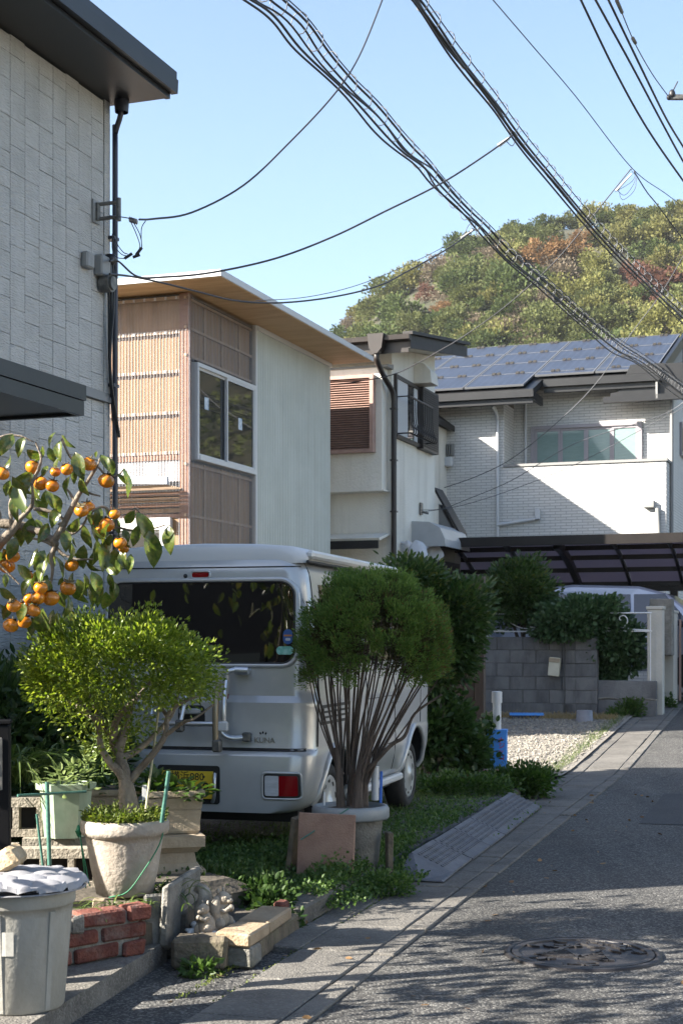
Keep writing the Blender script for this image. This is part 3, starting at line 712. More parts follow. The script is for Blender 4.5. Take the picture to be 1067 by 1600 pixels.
# ------------------------------------------------ house five: roof peak seen behind the stucco house
h5 = house("gabled_house", "house with a dark gable peak just showing behind the stucco house roof", 1.55, 28.6, .4)
b = MB(); b.prism([(-3.3,0),(-.05,0),(-.05,5.35),(-1.68,6.55),(-3.3,5.35)], 'y', -2.6, 5.0); b.build("wall", mt['stucco'], h5)
b = MB(); b.prism([(-3.6,5.22),(-1.68,6.62),(.12,5.30),(.12,5.42),(-1.68,6.78),(-3.6,5.36)], 'y', -2.8, 5.2); b.build("roof", mt['roof3'], h5)

# ------------------------------------------------ house four: white tile house with solar roof
h4 = house("tiled_house", "white brick tiled house with solar panels and a recessed balcony", 6.386, 29.0, .4)
Z4 = .4
def tile_mat(name):
    m = bpy.data.materials.new(name); m.use_nodes = True; t = m.node_tree; N, Lk = t.nodes, t.links; b = N["Principled BSDF"]
    b.inputs['Roughness'].default_value = .55
    tc = N.new("ShaderNodeTexCoord"); sx = N.new("ShaderNodeSeparateXYZ"); Lk.new(tc.outputs['Object'], sx.inputs[0])
    a = N.new("ShaderNodeMath"); Lk.new(sx.outputs[0], a.inputs[0]); Lk.new(sx.outputs[1], a.inputs[1])
    c = N.new("ShaderNodeCombineXYZ"); Lk.new(a.outputs[0], c.inputs[0]); Lk.new(sx.outputs[2], c.inputs[1])
    k = N.new("ShaderNodeTexBrick"); k.inputs['Scale'].default_value = 1.; k.inputs['Brick Width'].default_value = .22; k.inputs['Row Height'].default_value = .058
    k.inputs['Mortar Size'].default_value = .0055; k.inputs['Mortar Smooth'].default_value = .15; k.inputs['Bias'].default_value = 0
    k.inputs['Color1'].default_value = (.58,.57,.545,1); k.inputs['Color2'].default_value = (.64,.63,.605,1); k.inputs['Mortar'].default_value = (.36,.355,.345,1)
    Lk.new(c.outputs[0], k.inputs['Vector']); Lk.new(k.outputs[0], b.inputs['Base Color'])
    bp = N.new("ShaderNodeBump"); bp.inputs['Strength'].default_value = .9; bp.inputs['Distance'].default_value = .012; bp.invert = True
    Lk.new(k.outputs['Fac'], bp.inputs['Height']); Lk.new(bp.outputs[0], b.inputs['Normal']); return m
mt['tile'] = tile_mat("white wall tile")
mt['mauve'] = M("mauve grey window frame", (.27,.25,.27), rough=.4)
mt['teal'] = M("teal blind", (.16,.30,.27), (.20,.35,.32), rough=.5, scale=20, st=(.3,.3,4))
mt['cell'] = None
bxo("wall", (-7.5, 0, 0, -3.26, 7, 6.25-Z4), mt['tile'], h4)
bxo("wall", (-3.258, .9, 0, 0, 7, 6.62-Z4), mt['tile'], h4)
bxo("balcony_wall", (-3.258, 0, 0, .0, .16, 4.93-Z4), mt['tile'], h4)
bxo("balcony_side", (-.16, .162, 0, .0, .898, 4.93-Z4), mt['tile'], h4)
bxo("balcony_floor", (-3.25, .165, 3.6, -.165, .895, 3.7), mt['grey_trim'], h4)
b = MB(); b.box(-3.27,-.03,4.932-Z4,.03,.19,4.985-Z4); b.box(-.19,.192,4.932-Z4,.03,.9,4.985-Z4); b.build("balcony_cap", mt['grey_trim'], h4)
wz0, wz1 = 4.86-Z4, 5.86-Z4; wx0, wx1 = -2.88, -.59
w = MB(); w.box(wx0,.82,wz1-.07,wx1,.9,wz1); w.box(wx0,.82,wz0,wx0+.08,.9,wz1-.07); w.box(wx1-.08,.82,wz0,wx1,.9,wz1-.07); wo = w.build("window", mt['mauve'], h4)
px_ = [wx0+.08+(wx1-wx0-.16)*t for t in (0,.25,.5,.75,1)]
for i in range(4):
    a, c = px_[i], px_[i+1]; d = .0 if i in (0,3) else .02
    s_ = MB(); s_.box(a,.845+d,wz0,a+.045,.875+d,wz1-.07); s_.box(c-.045,.845+d,wz0,c,.875+d,wz1-.07); s_.box(a+.045,.845+d,wz1-.12,c-.045,.875+d,wz1-.07); s_.build("sash", mt['mauve'], wo)
    MB().box(a+.045,.862+d,wz0,c-.045,.866+d,wz1-.12).build("pane", mt['win4'] if 'win4' in mt else mt.setdefault('win4', M("blind behind glass", (.17,.25,.235), (.21,.295,.28), rough=.06, spec=.6, scale=20, st=(.3,.3,4))), wo)
# brick soldier course over the window
for k in range(30): pass
def roofz(y): return 6.40-Z4 + .365*(y+.6)
b = MB(); b.prism([(-.6,roofz(-.6)),(4.4,roofz(4.4)),(4.4,roofz(4.4)-.14),(-.6,roofz(-.6)-.14)], 'x', -7.6, -2.53)
b.prism([(.32,roofz(.32)-.001),(4.4,roofz(4.4)-.001),(4.4,roofz(4.4)-.141),(.32,roofz(.32)-.141)], 'x', -2.528, -.2)
b.prism([(4.4,roofz(4.4)),(9,roofz(4.4)-1.9),(9,roofz(4.4)-2.0),(4.4,roofz(4.4)-.14)], 'x', -7.6, -.2)
b.build("roof", mt['dark_trim'], h4)
bl = mt['dark_trim']
b = MB(); b.box(-7.6,-.70,roofz(-.6)-.17,-2.5,-.60,roofz(-.6)-.06); b.box(-7.6,-.62,roofz(-.6)-.28,-2.53,-.58,roofz(-.6)-.17); b.box(-2.56,-.60,roofz(-.6)-.22,-2.50,.24,roofz(-.6)-.06)
b.box(-2.5,.22,roofz(.32)-.17,-.16,.32,roofz(.32)-.06); b.box(-2.5,.30,roofz(.32)-.28,-.18,.34,roofz(.32)-.17); b.build("gutter", bl, h4)
bxo("soffit", (-7.6,-.58,roofz(-.6)-.20,-2.56,-.002,roofz(-.6)-.175), mt['grey_trim'], h4)
b = MB(); b.prism([(.25,roofz(.25)-.15),(4.5,roofz(4.5)-.15),(4.5,roofz(4.5)+.09),(.25,roofz(.25)+.09)], 'x', -.198, -.12); b.build("verge_board", bl, h4)
b = MB(); b.prism([(.25,roofz(.25)-.5),(4.5,roofz(4.5)-.55),(4.5,roofz(4.5)-.15),(.25,roofz(.25)-.16)], 'x', -.24, -.20); b.build("gable_board", mt['grey_trim'], h4)
# solar panels
def cell_mat():
    m = M("solar cells", (.022,.027,.040), (.028,.034,.050), rough=.38, spec=.4, scale=1.2, rand=.08)
    t = m.node_tree; N, Lk = t.nodes, t.links; b = N["Principled BSDF"]; src = b.inputs['Base Color'].links[0].from_socket
    tc = N.new("ShaderNodeTexCoord"); k = N.new("ShaderNodeTexBrick"); k.offset = 0; k.inputs['Scale'].default_value = 1; k.inputs['Brick Width'].default_value = .16; k.inputs['Row Height'].default_value = .16
    k.inputs['Mortar Size'].default_value = .006; k.inputs['Color1'].default_value = (0,0,0,1); k.inputs['Color2'].default_value = (0,0,0,1); k.inputs['Mortar'].default_value = (1,1,1,1)
    Lk.new(tc.outputs['Object'], k.inputs['Vector']); x = N.new("ShaderNodeMix"); x.data_type = 'RGBA'; Lk.new(k.outputs[0], x.inputs[0]); Lk.new(src, x.inputs[6]); x.inputs[7].default_value = (.055,.065,.095,1)
    Lk.new(x.outputs[2], b.inputs['Base Color']); return m
mt['cell'] = cell_mat()
ang = math.atan(.365); rowL = 4.75/4/math.cos(ang); pw = 1.22
pm = {}
def solar(x0, x1, y0, y1):
    l = (y1-y0)/math.cos(ang); w = x1-x0; k = (round(w,2), round(l,2))
    if k not in pm:
        q = MB(); q.box(-w/2+.022,-l/2+.018,0,w/2-.022,l/2-.018,.03,0); q.box(-w/2+.003,-l/2+.003,-.005,w/2-.003,-l/2+.018,.036,1); q.box(-w/2+.003,l/2-.018,-.005,w/2-.003,l/2-.003,.036,1)
        q.box(-w/2+.003,-l/2+.018,-.005,-w/2+.022,l/2-.018,.036,1); q.box(w/2-.022,-l/2+.018,-.005,w/2-.003,l/2-.018,.036,1); pm[k] = q.mesh("solar_panel", [mt['cell'], M('panel frame', (.12,.125,.135), rough=.4)])
    return link("solar_panel", pm[k], h4, ((x0+x1)/2, (y0+y1)/2, roofz((y0+y1)/2)+.06), (ang, 0, 0))
clamp = MB()
rows = [-.55+i*(4.9/4) for i in range(5)]
x = -.24; col_ = 0
while x > -7.0:
    for i in range(4):
        y0 = rows[i]
        if x-pw > -2.6 - .3 and i == 0: y0 = .36
        solar(x-pw, x, y0, rows[i+1])
    for i in range(1, 5):
        for xx in (x-.35, x-.85):
            for dy in (-.035, .035):
                yy = rows[i]+dy-(.09 if i == 4 else 0)
                for dx in (-.05,.05): clamp.box(xx+dx-.035, yy-.018, roofz(yy)+.09, xx+dx+.035, yy+.018, roofz(yy)+.125)
    x -= pw + .025; col_ += 1
tag(clamp.build("panel_clamps", mt['roof3'], h4), kind='stuff')
# lower roof piece at the right
b = MB(); b.prism([(-1.15,5.86),(.30,5.86),(.30,6.0),(-.1,6.55),(-.75,6.55),(-1.0,6.02),(-1.15,6.0)], 'y', .35, .42)
b.prism([(-1.0,6.02),(.32,6.02),(.32,6.55),(-.7,6.55)], 'y', .42, 1.5)
b.build("lower_roof", bl, h4)
for o in h4.children:
    if o.name.startswith("lower_roof"): o.location.z = -.02
b = MB(); b.box(-1.28,.25,5.80-.02,.32,.36,5.92-.02); b.build("lower_gutter", bl, h4)
# pipes and fittings
b = MB(); b.tube(smooth_pts([(-3.42,-.3,roofz(-.6)-.25),(-3.40,-.12,roofz(-.6)-.34),(-3.38,-.06,roofz(-.6)-.5),(-3.38,-.05,5.0),(-3.38,-.05,.2)],4), .035, 10); b.build("downpipe", mt['white_metal'], h4)
b = MB(); b.tube([(-3.0,.86,4.6),(-3.0,.86,6.1)], .03, 10); b.build("downpipe", mt['white_metal'], h4)
b = MB(); b.tube([(.04,.55,0.2),(.04,.55,5.9)], .035, 10); b.build("downpipe", mt['grey_trim'], h4)
b = MB(); b.tube([(-3.38,-.06,3.35),(-2.6,-.05,3.45)], .035, 8); b.cbox((-2.55,-.06,3.55), (.1,.1,.22), ch=.01); b.build("overflow_pipe", mt['white_metal'], h4)
b = MB(); b.cbox((-.32,-.06,3.68), (.22,.10,.16), ch=.02); b.tube([(-.16,-.06,3.6),(-.12,-.06,2.8)], .045, 10); b.build("overflow_pipe", mt['box_grey'], h4)
xv = lambda px: (lambda k: (k*29.0-6.386)/(.942+k*.336))((px-533.5)/F)
xc = xv(695); b = MB(); b.cbox((xc,-.08,5.08-Z4), (.38,.16,.20), ch=.02); b.build("vent_cover", mt['white_metal'], h4)
b = MB(); 
for i in range(8): b.box(xc-.18+i*.048,-.10,5.22-Z4,xc-.16+i*.048,-.02,5.44-Z4)
b.box(xc-.2,-.02,5.2-Z4,xc+.2,-.004,5.46-Z4); b.build("vent_grille", mt['box_grey'], h4)
b = MB(); b.box(.002,2.2,4.9,.05,3.4,5.6); b.build("side_window", mt['mauve'], h4)
bxo("side_pane", (.052,2.3,5.0,.056,3.3,5.5), mt['glass'], h4)

# carport in front of it
cp = thing("carport", "dark bronze carport with arched ribs and smoky roof panels", "carport", (h4.location.x, h4.location.y, .4), TH)
mt['bronze'] = M("bronze aluminium", (.016,.013,.012), (.022,.018,.016), rough=.4, scale=3, metal=.3)
mt['smoke'] = clear_mat("smoky roof sheet", (.42,.36,.40), .10, (.14,.12,.14), .3)
_n = mt['smoke'].node_tree; _t = _n.nodes.new("ShaderNodeBsdfTranslucent"); _t.inputs[0].default_value = (.15,.115,.135,1); _m = _n.nodes.new("ShaderNodeMixShader"); _m.inputs[0].default_value = .55
_o = _n.nodes["Material Output"]; _s = _o.inputs[0].links[0].from_socket; _n.links.new(_s, _m.inputs[1]); _n.links.new(_t.outputs[0], _m.inputs[2]); _n.links.new(_m.outputs[0], _o.inputs[0])
YF, YB = -5.4, -3.3
def arch(t): return (YF+(YB-YF)*t, 2.62 - .62*t**1.6)    # near edge high, falling away
b = MB()
for t in (0, .25, .5, .75, 1.): 
    y, z = arch(t); b.box(-6.6, y-.03, z-.05, 1.6, y+.03, z+.03)
b.build("purlins", mt['bronze'], cp)
bxo("front_beam", (-6.6, YF-.09, 2.56, 1.6, YF-.032, 2.72), mt['bronze'], cp)
for i in range(10):
    x = -6.5+i*.9; wd = .05 if i % 3 == 0 else .025; bb = MB(); N_ = 10
    for k in range(N_):
        (y0, z0), (y1, z1) = arch(k/N_), arch((k+1)/N_); dz = .12 if i % 3 == 0 else .05
        bb.add([(x-wd,y0,z0-dz),(x+wd,y0,z0-dz),(x+wd,y1,z1-dz),(x-wd,y1,z1-dz),(x-wd,y0,z0+.02),(x+wd,y0,z0+.02),(x+wd,y1,z1+.02),(x-wd,y1,z1+.02)], [(0,3,2,1),(4,5,6,7),(0,4,7,3),(1,2,6,5)])
    bb.build("rib", mt['bronze'], cp)
for i in range(9):
    x = -6.5+i*.9; bb = MB(); vs = []; N_ = 10
    for k in range(N_+1):
        y, z = arch(k/N_); vs += [(x+.026,y,z+.024),(x+.874,y,z+.024)]
    bb.add(vs, [(2*k,2*k+1,2*k+3,2*k+2) for k in range(N_)], 0, True); bb.build("roof_panel", mt['smoke'], cp)
b = MB(); b.box(-6.6, YB+.02, 1.86, 1.6, YB+.16, 2.02); b.build("back_beam", mt['bronze'], cp)
for x in (-6.2, -2.9, .55):
    MB().box(x-.06, YB+.03, 0, x+.06, YB+.15, 1.86).build("post", mt['bronze'], cp)
bxo("wall_board", (-6.6, -.4, 1.55, -.9, -.35, 1.95), mt['white_board'], cp)
# car parked beneath
car = thing("parked_car", "silver blue car parked under the carport, only its roof and side windows showing", "car", (4.62, 24.9, .60), TH)
mt['car'] = M("pale blue silver paint", (.30,.33,.41), rough=.3, metal=.4, coat=.6)
mt['carglass'] = glass_dark("car glass", (.02,.025,.04), .03, .8)
body = MB(); prof = [(-2.0,.3),(-2.05,.75),(-1.95,.95),(-1.75,1.45),(-1.5,1.62),(-.6,1.72),(.5,1.68),(.95,1.55),(1.6,1.05),(2.15,.85),(2.2,.35)]
N_ = len(prof)
for side in (-1, 1):
    pass
vs = []
for (wx, inset) in ((-.84,.12),(-.80,0.),(.80,0.),(.84,.12)):
    for (x_, z_) in prof: vs.append((x_, (wx if z_ < 1.0 else wx*(1-.22*(z_-1.0)/.7)), z_-(.0 if abs(wx) < .82 else .04)))
fs = []
for k in range(3):
    for i in range(N_-1): fs.append((k*N_+i, k*N_+i+1, (k+1)*N_+i+1, (k+1)*N_+i))
fs += [tuple(range(N_))[::-1], tuple(range(3*N_, 4*N_))]
body.add(vs, fs, 0); bo = body.build("body", mt['car'], car)
for s_ in (-1, 1):
    for (xa, xb, xa2, xb2) in ((-1.72,-.72,-1.55,-.68),(-.66,.38,-.62,.36),(.44,1.35,.42,.92)):
        q = MB(); y0, y1 = s_*.835, s_*.70
        q.add([(xa,y0,1.03),(xb,y0,1.03),(xb2,y1,1.55),(xa2,y1,1.55),(xa,y0*.97,1.03),(xb,y0*.97,1.03),(xb2,y1*.97,1.55),(xa2,y1*.97,1.55)], [(0,1,2,3),(7,6,5,4),(0,4,5,1),(1,5,6,2),(2,6,7,3),(3,7,4,0)]); q.build("side_window", mt['carglass'], car)
    for x_ in (-1.35, 1.35):
        q = MB(); q.tube([(x_, s_*.66, .3),(x_, s_*.86, .3)], .3, 20); q.build("wheel", mt['dark_trim'], car)
# ------------------------------------------------------------------ the van
VA = math.radians(-15.5)
van = thing("camper_van", "silver kei camper van with tinted rear window and tube rack on its tailgate", "van", (-.868, 8.95, .10), VA)
def paint(name, col, rough=.3):
    m = M(name, col, tuple(c*.93 for c in col), rough=rough, metal=.3, coat=.5, scale=2.5, dirt=tuple(c*.75 for c in col), dscale=1.5, dst=(1,1,1)); return m
mt['paint'] = paint("champagne silver paint", (.49,.50,.505))
mt['blackp'] = M("black plastic", (.018,.018,.019), rough=.5)
mt['tint'] = glass_dark("tinted glass", (.006,.006,.0065), .02, .9)
mt['red'] = M("red lens", (.22,.004,.007), rough=.2, spec=.4)
mt['lens'] = M("clear lens", (.42,.43,.45), (.55,.56,.58), rough=.15, spec=.7, coat=.5, scale=40, st=(.2,.2,1))
mt['rubber'] = M("tyre rubber", (.022,.022,.023), (.035,.034,.033), rough=.85, scale=20)
mt['hub'] = M("silver hubcap", (.48,.48,.47), rough=.35, metal=.4)
mt['tube'] = M("rack tube", (.55,.57,.60), rough=.3, metal=.8)
mt['bronze_tube'] = M("bronze tube", (.30,.25,.18), rough=.35, metal=.6)
VL = 3.33
PROF = [(.27,.60),(.29,.655),(.34,.700),(.48,.732),(.605,.737),(.618,.737),(.632,.735),(.642,.731),(.652,.730),(.90,.735),(.925,.737),(.94,.736),(.965,.732),(1.0,.726),(1.2,.712),(1.45,.688),(1.62,.668),(1.70,.655),(1.755,.63),(1.795,.58),(1.82,.495),(1.835,.35),(1.84,.17),(1.842,0)]
def wid(z):
    for (a, wa), (b, wb) in zip(PROF, PROF[1:]):
        if a <= z <= b: return wa+(wb-wa)*(z-a)/(b-a+1e-9)
    return PROF[0][1] if z < .3 else 0
def y_rear(z):
    t = max(0, min(1, (z-.925)/.04)); y = -.036*(1-t)
    if z < .645: y -= .05*min(1, (.645-z)/.03)
    if z > 1.0: y += (z-1.0)*.055
    if z > 1.74: y += (z-1.74)**2*9
    return y
def y_front(z):
    return VL - max(0, z-.95)*.62 - (max(0, .5-z)*.3) - (0.05 if z > .95 else 0)
def rcor(z): return .115 if z > 1.0 else .15
def rear_y(x, z):
    w = wid(z); r = min(rcor(z), w); d = abs(x)-(w-r)
    return y_rear(z) + (r-math.sqrt(max(0, r*r-d*d)) if d > 0 else 0)
zs = PROF
half = [(z, w) for z, w in PROF]
full = [(z, -w) for z, w in half] + [(z, w) for z, w in half[::-1][1:]]
nP = len(full)
st = [0,.03,.08,.17,.29,.42,.56,.70,.84,.95,1.0]     # angle fraction of rear rounding
stations = []
for k in range(9):
    a = k/8*math.pi/2; stations.append(('r', a))
for t in [i/24 for i in range(1, 25)]: stations.append(('m', t))
for k in range(1, 7): stations.append(('f', k/6*math.pi/2))
vs = []
for kind, t in stations:
    for z, x in full:
        w = abs(x); r = min(rcor(z), w*.8); rf = min(.16, w*.8); y0, y1 = y_rear(z), y_front(z)
        sg = 1 if x > 0 else -1
        if kind == 'r': yy, ww = y0 + r*(1-math.cos(math.pi/2-t+0) if False else 1-math.sin(t)) if False else y0 + r*(1-math.cos(t)), w - r*(1-math.sin(t))
        elif kind == 'm': yy, ww = y0+r+(y1-rf-y0-r)*t, w
        else: yy, ww = y1-rf+rf*math.sin(t), w-rf*(1-math.cos(t))
        vs.append((sg*ww, yy, z))
b = MB(); nS = len(stations)
fs = [(i*nP+j, (i+1)*nP+j, (i+1)*nP+(j+1)%nP, i*nP+(j+1)%nP) for i in range(nS-1) for j in range(nP)]
hN = nP//2
for (o, flip) in ((0, False), ((nS-1)*nP, True)):
    for j in range(hN):
        l0, l1, r0, r1 = o+j, o+j+1, o+nP-1-j, o+nP-2-j
        q = (l0, l1, r1, r0) if l1 != r1 else (l0, l1, r0)
        fs.append(q if not flip else q[::-1])
b.add(vs, fs, 0, True)
# cut the wheel arches out of the shell
AX = (.50, 2.72); WR = .268
tmp = b.build("body", [mt['paint'], mt['blackp']])
cut = MB()
for ax in AX:
    for sd in (-1, 1):
        x0, x1 = sorted((sd*.42, sd*.9)); cut.tube([(x0, ax, .30), (x1, ax, .30)], .335, 28, 1)
        cut.box(x0+.0001, ax-.335, -.2, x1-.0001, ax+.335, .18, 1) if False else None
cuto = cut.build("cutter", [mt['paint'], mt['blackp']])
bm_ = tmp.modifiers.new("b", 'BOOLEAN'); bm_.object = cuto; bm_.operation = 'DIFFERENCE'; bm_.solver = 'EXACT'
bpy.context.view_layer.update()
me = bpy.data.meshes.new_from_object(tmp.evaluated_get(bpy.context.evaluated_depsgraph_get()))
bpy.data.objects.remove(tmp); bpy.data.objects.remove(cuto)
try: me.set_sharp_from_angle(angle=math.radians(38))
except Exception: pass
vbody = link("body", me, van)

def rr_rows(x0, x1, z0, z1, r, nr=22, top_in=0.0):
    """rows of a rounded rectangle: (z, xa, xb)"""
    out = []
    for i in range(nr+1):
        t = i/nr; t = .5-.5*math.cos(math.pi*t); z = z0+(z1-z0)*t; ins = 0
        for e in (z-z0, z1-z):
            if e < r: ins = max(ins, r-math.sqrt(max(0, r*r-(r-e)**2)))
        ti = top_in*t
        out.append((z, x0+ins+ti, x1-ins-ti))
    return out
def rear_patch(name, x0, x1, z0, z1, r, off, mat, parent, nc=24, top_in=0.0, th=.012):
    rows = rr_rows(x0, x1, z0, z1, r, 22, top_in); vs = []
    for dy in (off, off-th):
        for z, a, c in rows:
            for k in range(nc+1):
                x = a+(c-a)*k/nc; vs.append((x, rear_y(x, z)-dy, z))
    n = len(rows); fs = []
    for i in range(n-1):
        for k in range(nc):
            fs.append((i*(nc+1)+k, i*(nc+1)+k+1, (i+1)*(nc+1)+k+1, (i+1)*(nc+1)+k))
    q = MB(); q.add(vs[:n*(nc+1)], fs, 0, True)
    B0 = n*(nc+1); loop = [i*(nc+1) for i in range(n)] + [(n-1)*(nc+1)+k for k in range(1, nc+1)] + [i*(nc+1)+nc for i in range(n-2, -1, -1)] + [k for k in range(nc-1, 0, -1)]
    q.add(vs, [(loop[i], loop[i]+B0, loop[(i+1)%len(loop)]+B0, loop[(i+1)%len(loop)]) for i in range(len(loop))], 0, False)
    return q.build(name, mat, parent)
def rear_ring(name, x0, x1, z0, z1, r, off, rad, mat, parent, top_in=0.0):
    rows = rr_rows(x0, x1, z0, z1, r, 22, top_in)
    nn = 26; pts = []
    for z, a, c in rows: pts.append((a, z))
    za = rows[-1][0]
    pts += [(rows[-1][1]+(rows[-1][2]-rows[-1][1])*k/nn, za) for k in range(1, nn)]
    for z, a, c in rows[::-1]: pts.append((c, z))
    zb_ = rows[0][0]; pts += [(rows[0][2]+(rows[0][1]-rows[0][2])*k/nn, zb_) for k in range(1, nn+1)]
    return MB().tube([(x, rear_y(x, z)-off, z) for x, z in pts], rad, 6, cap=False).build(name, mat, parent)
# tailgate: window, surround, seams
rear_ring("window_surround", -.628, .628, 1.145, 1.665, .10, -.004, .018, mt['paint'], van, .018)
gl = rear_patch("rear_window", -.612, .612, 1.16, 1.652, .085, .004, mt['tint'], van, 30, .018)
rear_ring("gasket", -.612, .612, 1.16, 1.652, .085, .004, .006, mt['blackp'], gl, .018)
rear_patch("tailgate_seam", -.728, .728, .636, .654, .002, .004, mt['blackp'], van, 30, th=.004)
for sg in (-1, 1):
    q = MB(); q.tube([(sg*(wid(z)+.001), y_rear(z)+.115, z) for z in [.66+.05*i for i in range(24)]], .0045, 5); q.build("door_seam", mt['blackp'], van)
q = MB(); q.tube([(x, rear_y(x, 1.742)-.0, 1.742) for x in [-.62+.04*i for i in range(32)]], .004, 5); q.build("tailgate_seam", mt['blackp'], van)
sl_ = rear_patch("stop_lamp", -.052, .052, 1.683, 1.712, .012, .012, mt['red'], van, 8); rear_ring("surround", -.06, .06, 1.677, 1.719, .016, .002, .008, mt['paint'], sl_)
q = MB(); q.ell((-.098, rear_y(-.098,1.69)-.004, 1.692), (.013,.012,.013), 12, 8); q.build("camera", mt['blackp'], van)
# roof cap of the pop top
cap = MB(); cs = []
def capsec(y, k):
    hw = .655-.0*k; zt_ = 1.884; lift = 1-k
    return [(-hw,y,1.765),(-hw-.012,y,1.79),(-hw+.005,y,1.825),(-.56,y,1.868),(-.35,y,zt_),(0,y,zt_+.008),(.35,y,zt_),(.56,y,1.868),(hw-.005,y,1.825),(hw+.012,y,1.79),(hw,y,1.765)]
vs = []; ys = [(.065,0.86,-.03),(.075,.95,-.012),(.10,1.,0),(.5,1,0),(1.2,1,0),(2.1,1,0),(2.35,.985,-.005),(2.43,.95,-.03),(2.46,.90,-.07)]
for y, sx, dz in ys:
    for p in capsec(y, 0): vs.append((p[0]*sx, p[1], max(1.755, p[2]+dz*(p[2]-1.75)/.14)))
m_ = 11; fs = [(i*m_+j, i*m_+j+1, (i+1)*m_+j+1, (i+1)*m_+j) for i in range(len(ys)-1) for j in range(m_-1)]
fs += [tuple(range(m_))[::-1], tuple(range((len(ys)-1)*m_, len(ys)*m_))]
cap.add(vs, fs, 0, True); co = cap.build("roof_cap", mt['capw'] if 'capw' in mt else mt.setdefault('capw', M("pale roof cap", (.54,.55,.55), (.60,.60,.60), rough=.4, scale=2, coat=.2)), van)
try: co.data.set_sharp_from_angle(angle=math.radians(40))
except Exception: pass
q = MB()
for sg in (-1, 1): q.tube([(sg*(.668), y, 1.772) for y in (.08,.6,1.2,2.0,2.44)], .010, 6)
q.build("cap_seal", mt['blackp'], co)
q = MB(); q.cbox((.675,1.2,1.815), (.05,2.2,.05), ch=.015); q.build("awning_rail", mt['capw'], co)
# lamps
for sg in (-1, 1):
    xc = sg*.555
    lp = rear_patch("tail_lamp", min(xc-.108, xc+.108), max(xc-.108, xc+.108), .365, .505, .018, .010, mt['blackp'], van, 10)
    a, c = (xc-.098, xc-.012) if sg > 0 else (xc+.012, xc+.098)
    rear_patch("clear_lens", a, c, .376, .495, .01, .016, mt['lens'], lp, 8)
    a, c = (xc-.012, xc+.098) if sg > 0 else (xc-.098, xc+.012)
    rear_patch("red_lens", a, c, .376, .495, .01, .016, mt['red'], lp, 8)
    rear_ring("surround", min(xc-.115, xc+.115), max(xc-.115, xc+.115), .358, .512, .022, .004, .008, mt['paint'], lp)
# number plate
mt['plate'] = M("yellow plate", (.72,.50,.035), (.66,.46,.04), rough=.45, scale=4)
mt['ink'] = M("black ink", (.012,.012,.012), rough=.6)
rear_patch("plate_recess", -.23, .17, .315, .545, .02, .003, mt['blackp'], van, 10, th=.004)
PX, PZ, PY = -.03, .43, y_rear(.45)-.02
np_ = MB().cbox((PX, PY, PZ), (.33,.006,.165), ch=.002).build("number_plate", mt['plate'], van)
t = link("lettering", text_mesh("横浜880", .062, mt['ink']), np_, (PX, PY-.004, PZ+.047), (math.pi/2, 0, 0))
t = link("lettering", text_mesh("8", .115, mt['ink']), np_, (PX+.118, PY-.004, PZ-.028), (math.pi/2, 0, 0)); t.scale = (.85, 1, 1)
q = MB()
for dx in (-.105,.105): q.ell((PX+dx, PY-.004, PZ+.05), (.008,.004,.008), 8, 6)
q.build("plate_bolts", mt['ink'], np_)
q = MB(); q.tube(smooth_pts([(.145, PY-.0, .50),(.15,PY-.02,.46),(.148,PY-.02,.37),(.13,PY,.33)],3), .012, 6); q.build("plate_lamp_hook", mt['tube'], van)
# tailgate handle and badge
rear_patch("tailgate_handle", -.115, .055, .785, .905, .03, .008, mt['blackp'], van, 10)
q = MB(); q.cbox((-.03, rear_y(0,.86)-.03, .87), (.14,.02,.035), ch=.008); q.build("handle_grip", mt['paint'], van)
mt['badge'] = M("worn badge", (.30,.28,.235), rough=.35, metal=.45)
bx = .435
bd = link("badge", text_mesh("KUNA", .046, mt['badge'], .003), van, (bx, rear_y(bx,.70)-.003, .70), (math.pi/2, 0, 0))
q = MB()
for dx, dz, r in ((-.026,.042,-.5),(-.010,.047,0),(.008,.042,.5)): q.ell((bx+dx, rear_y(bx,.74)-.003, .70+dz), (.0055,.003,.008), 8, 6, R=Matrix.Rotation(r, 3, 'Y'))
q.build("badge_dots", mt['ink'], van)
# stickers on the window
mt['st_blue'] = M("blue sticker", (.03,.10,.30), rough=.4); mt['st_green'] = M("green sticker", (.13,.42,.32), (.35,.62,.55), rough=.4, scale=30)
mt['st_white'] = M("white sticker", (.5,.52,.55), rough=.4); mt['st_orange'] = M("orange sticker", (.5,.2,.06), rough=.4)
rear_patch("round_sticker", .535, .595, 1.275, 1.365, .03, .007, mt['st_blue'], gl, 6, th=.002)
rear_patch("sticker_band", .54, .59, 1.322, 1.332, .003, .0085, mt['st_orange'], gl, 6, th=.001)
rear_patch("sticker_spot", .55, .582, 1.296, 1.312, .007, .0085, mt['st_white'], gl, 6, th=.001)
rear_patch("oval_sticker", .495, .60, 1.213, 1.262, .022, .007, mt['st_green'], gl, 6, th=.002)
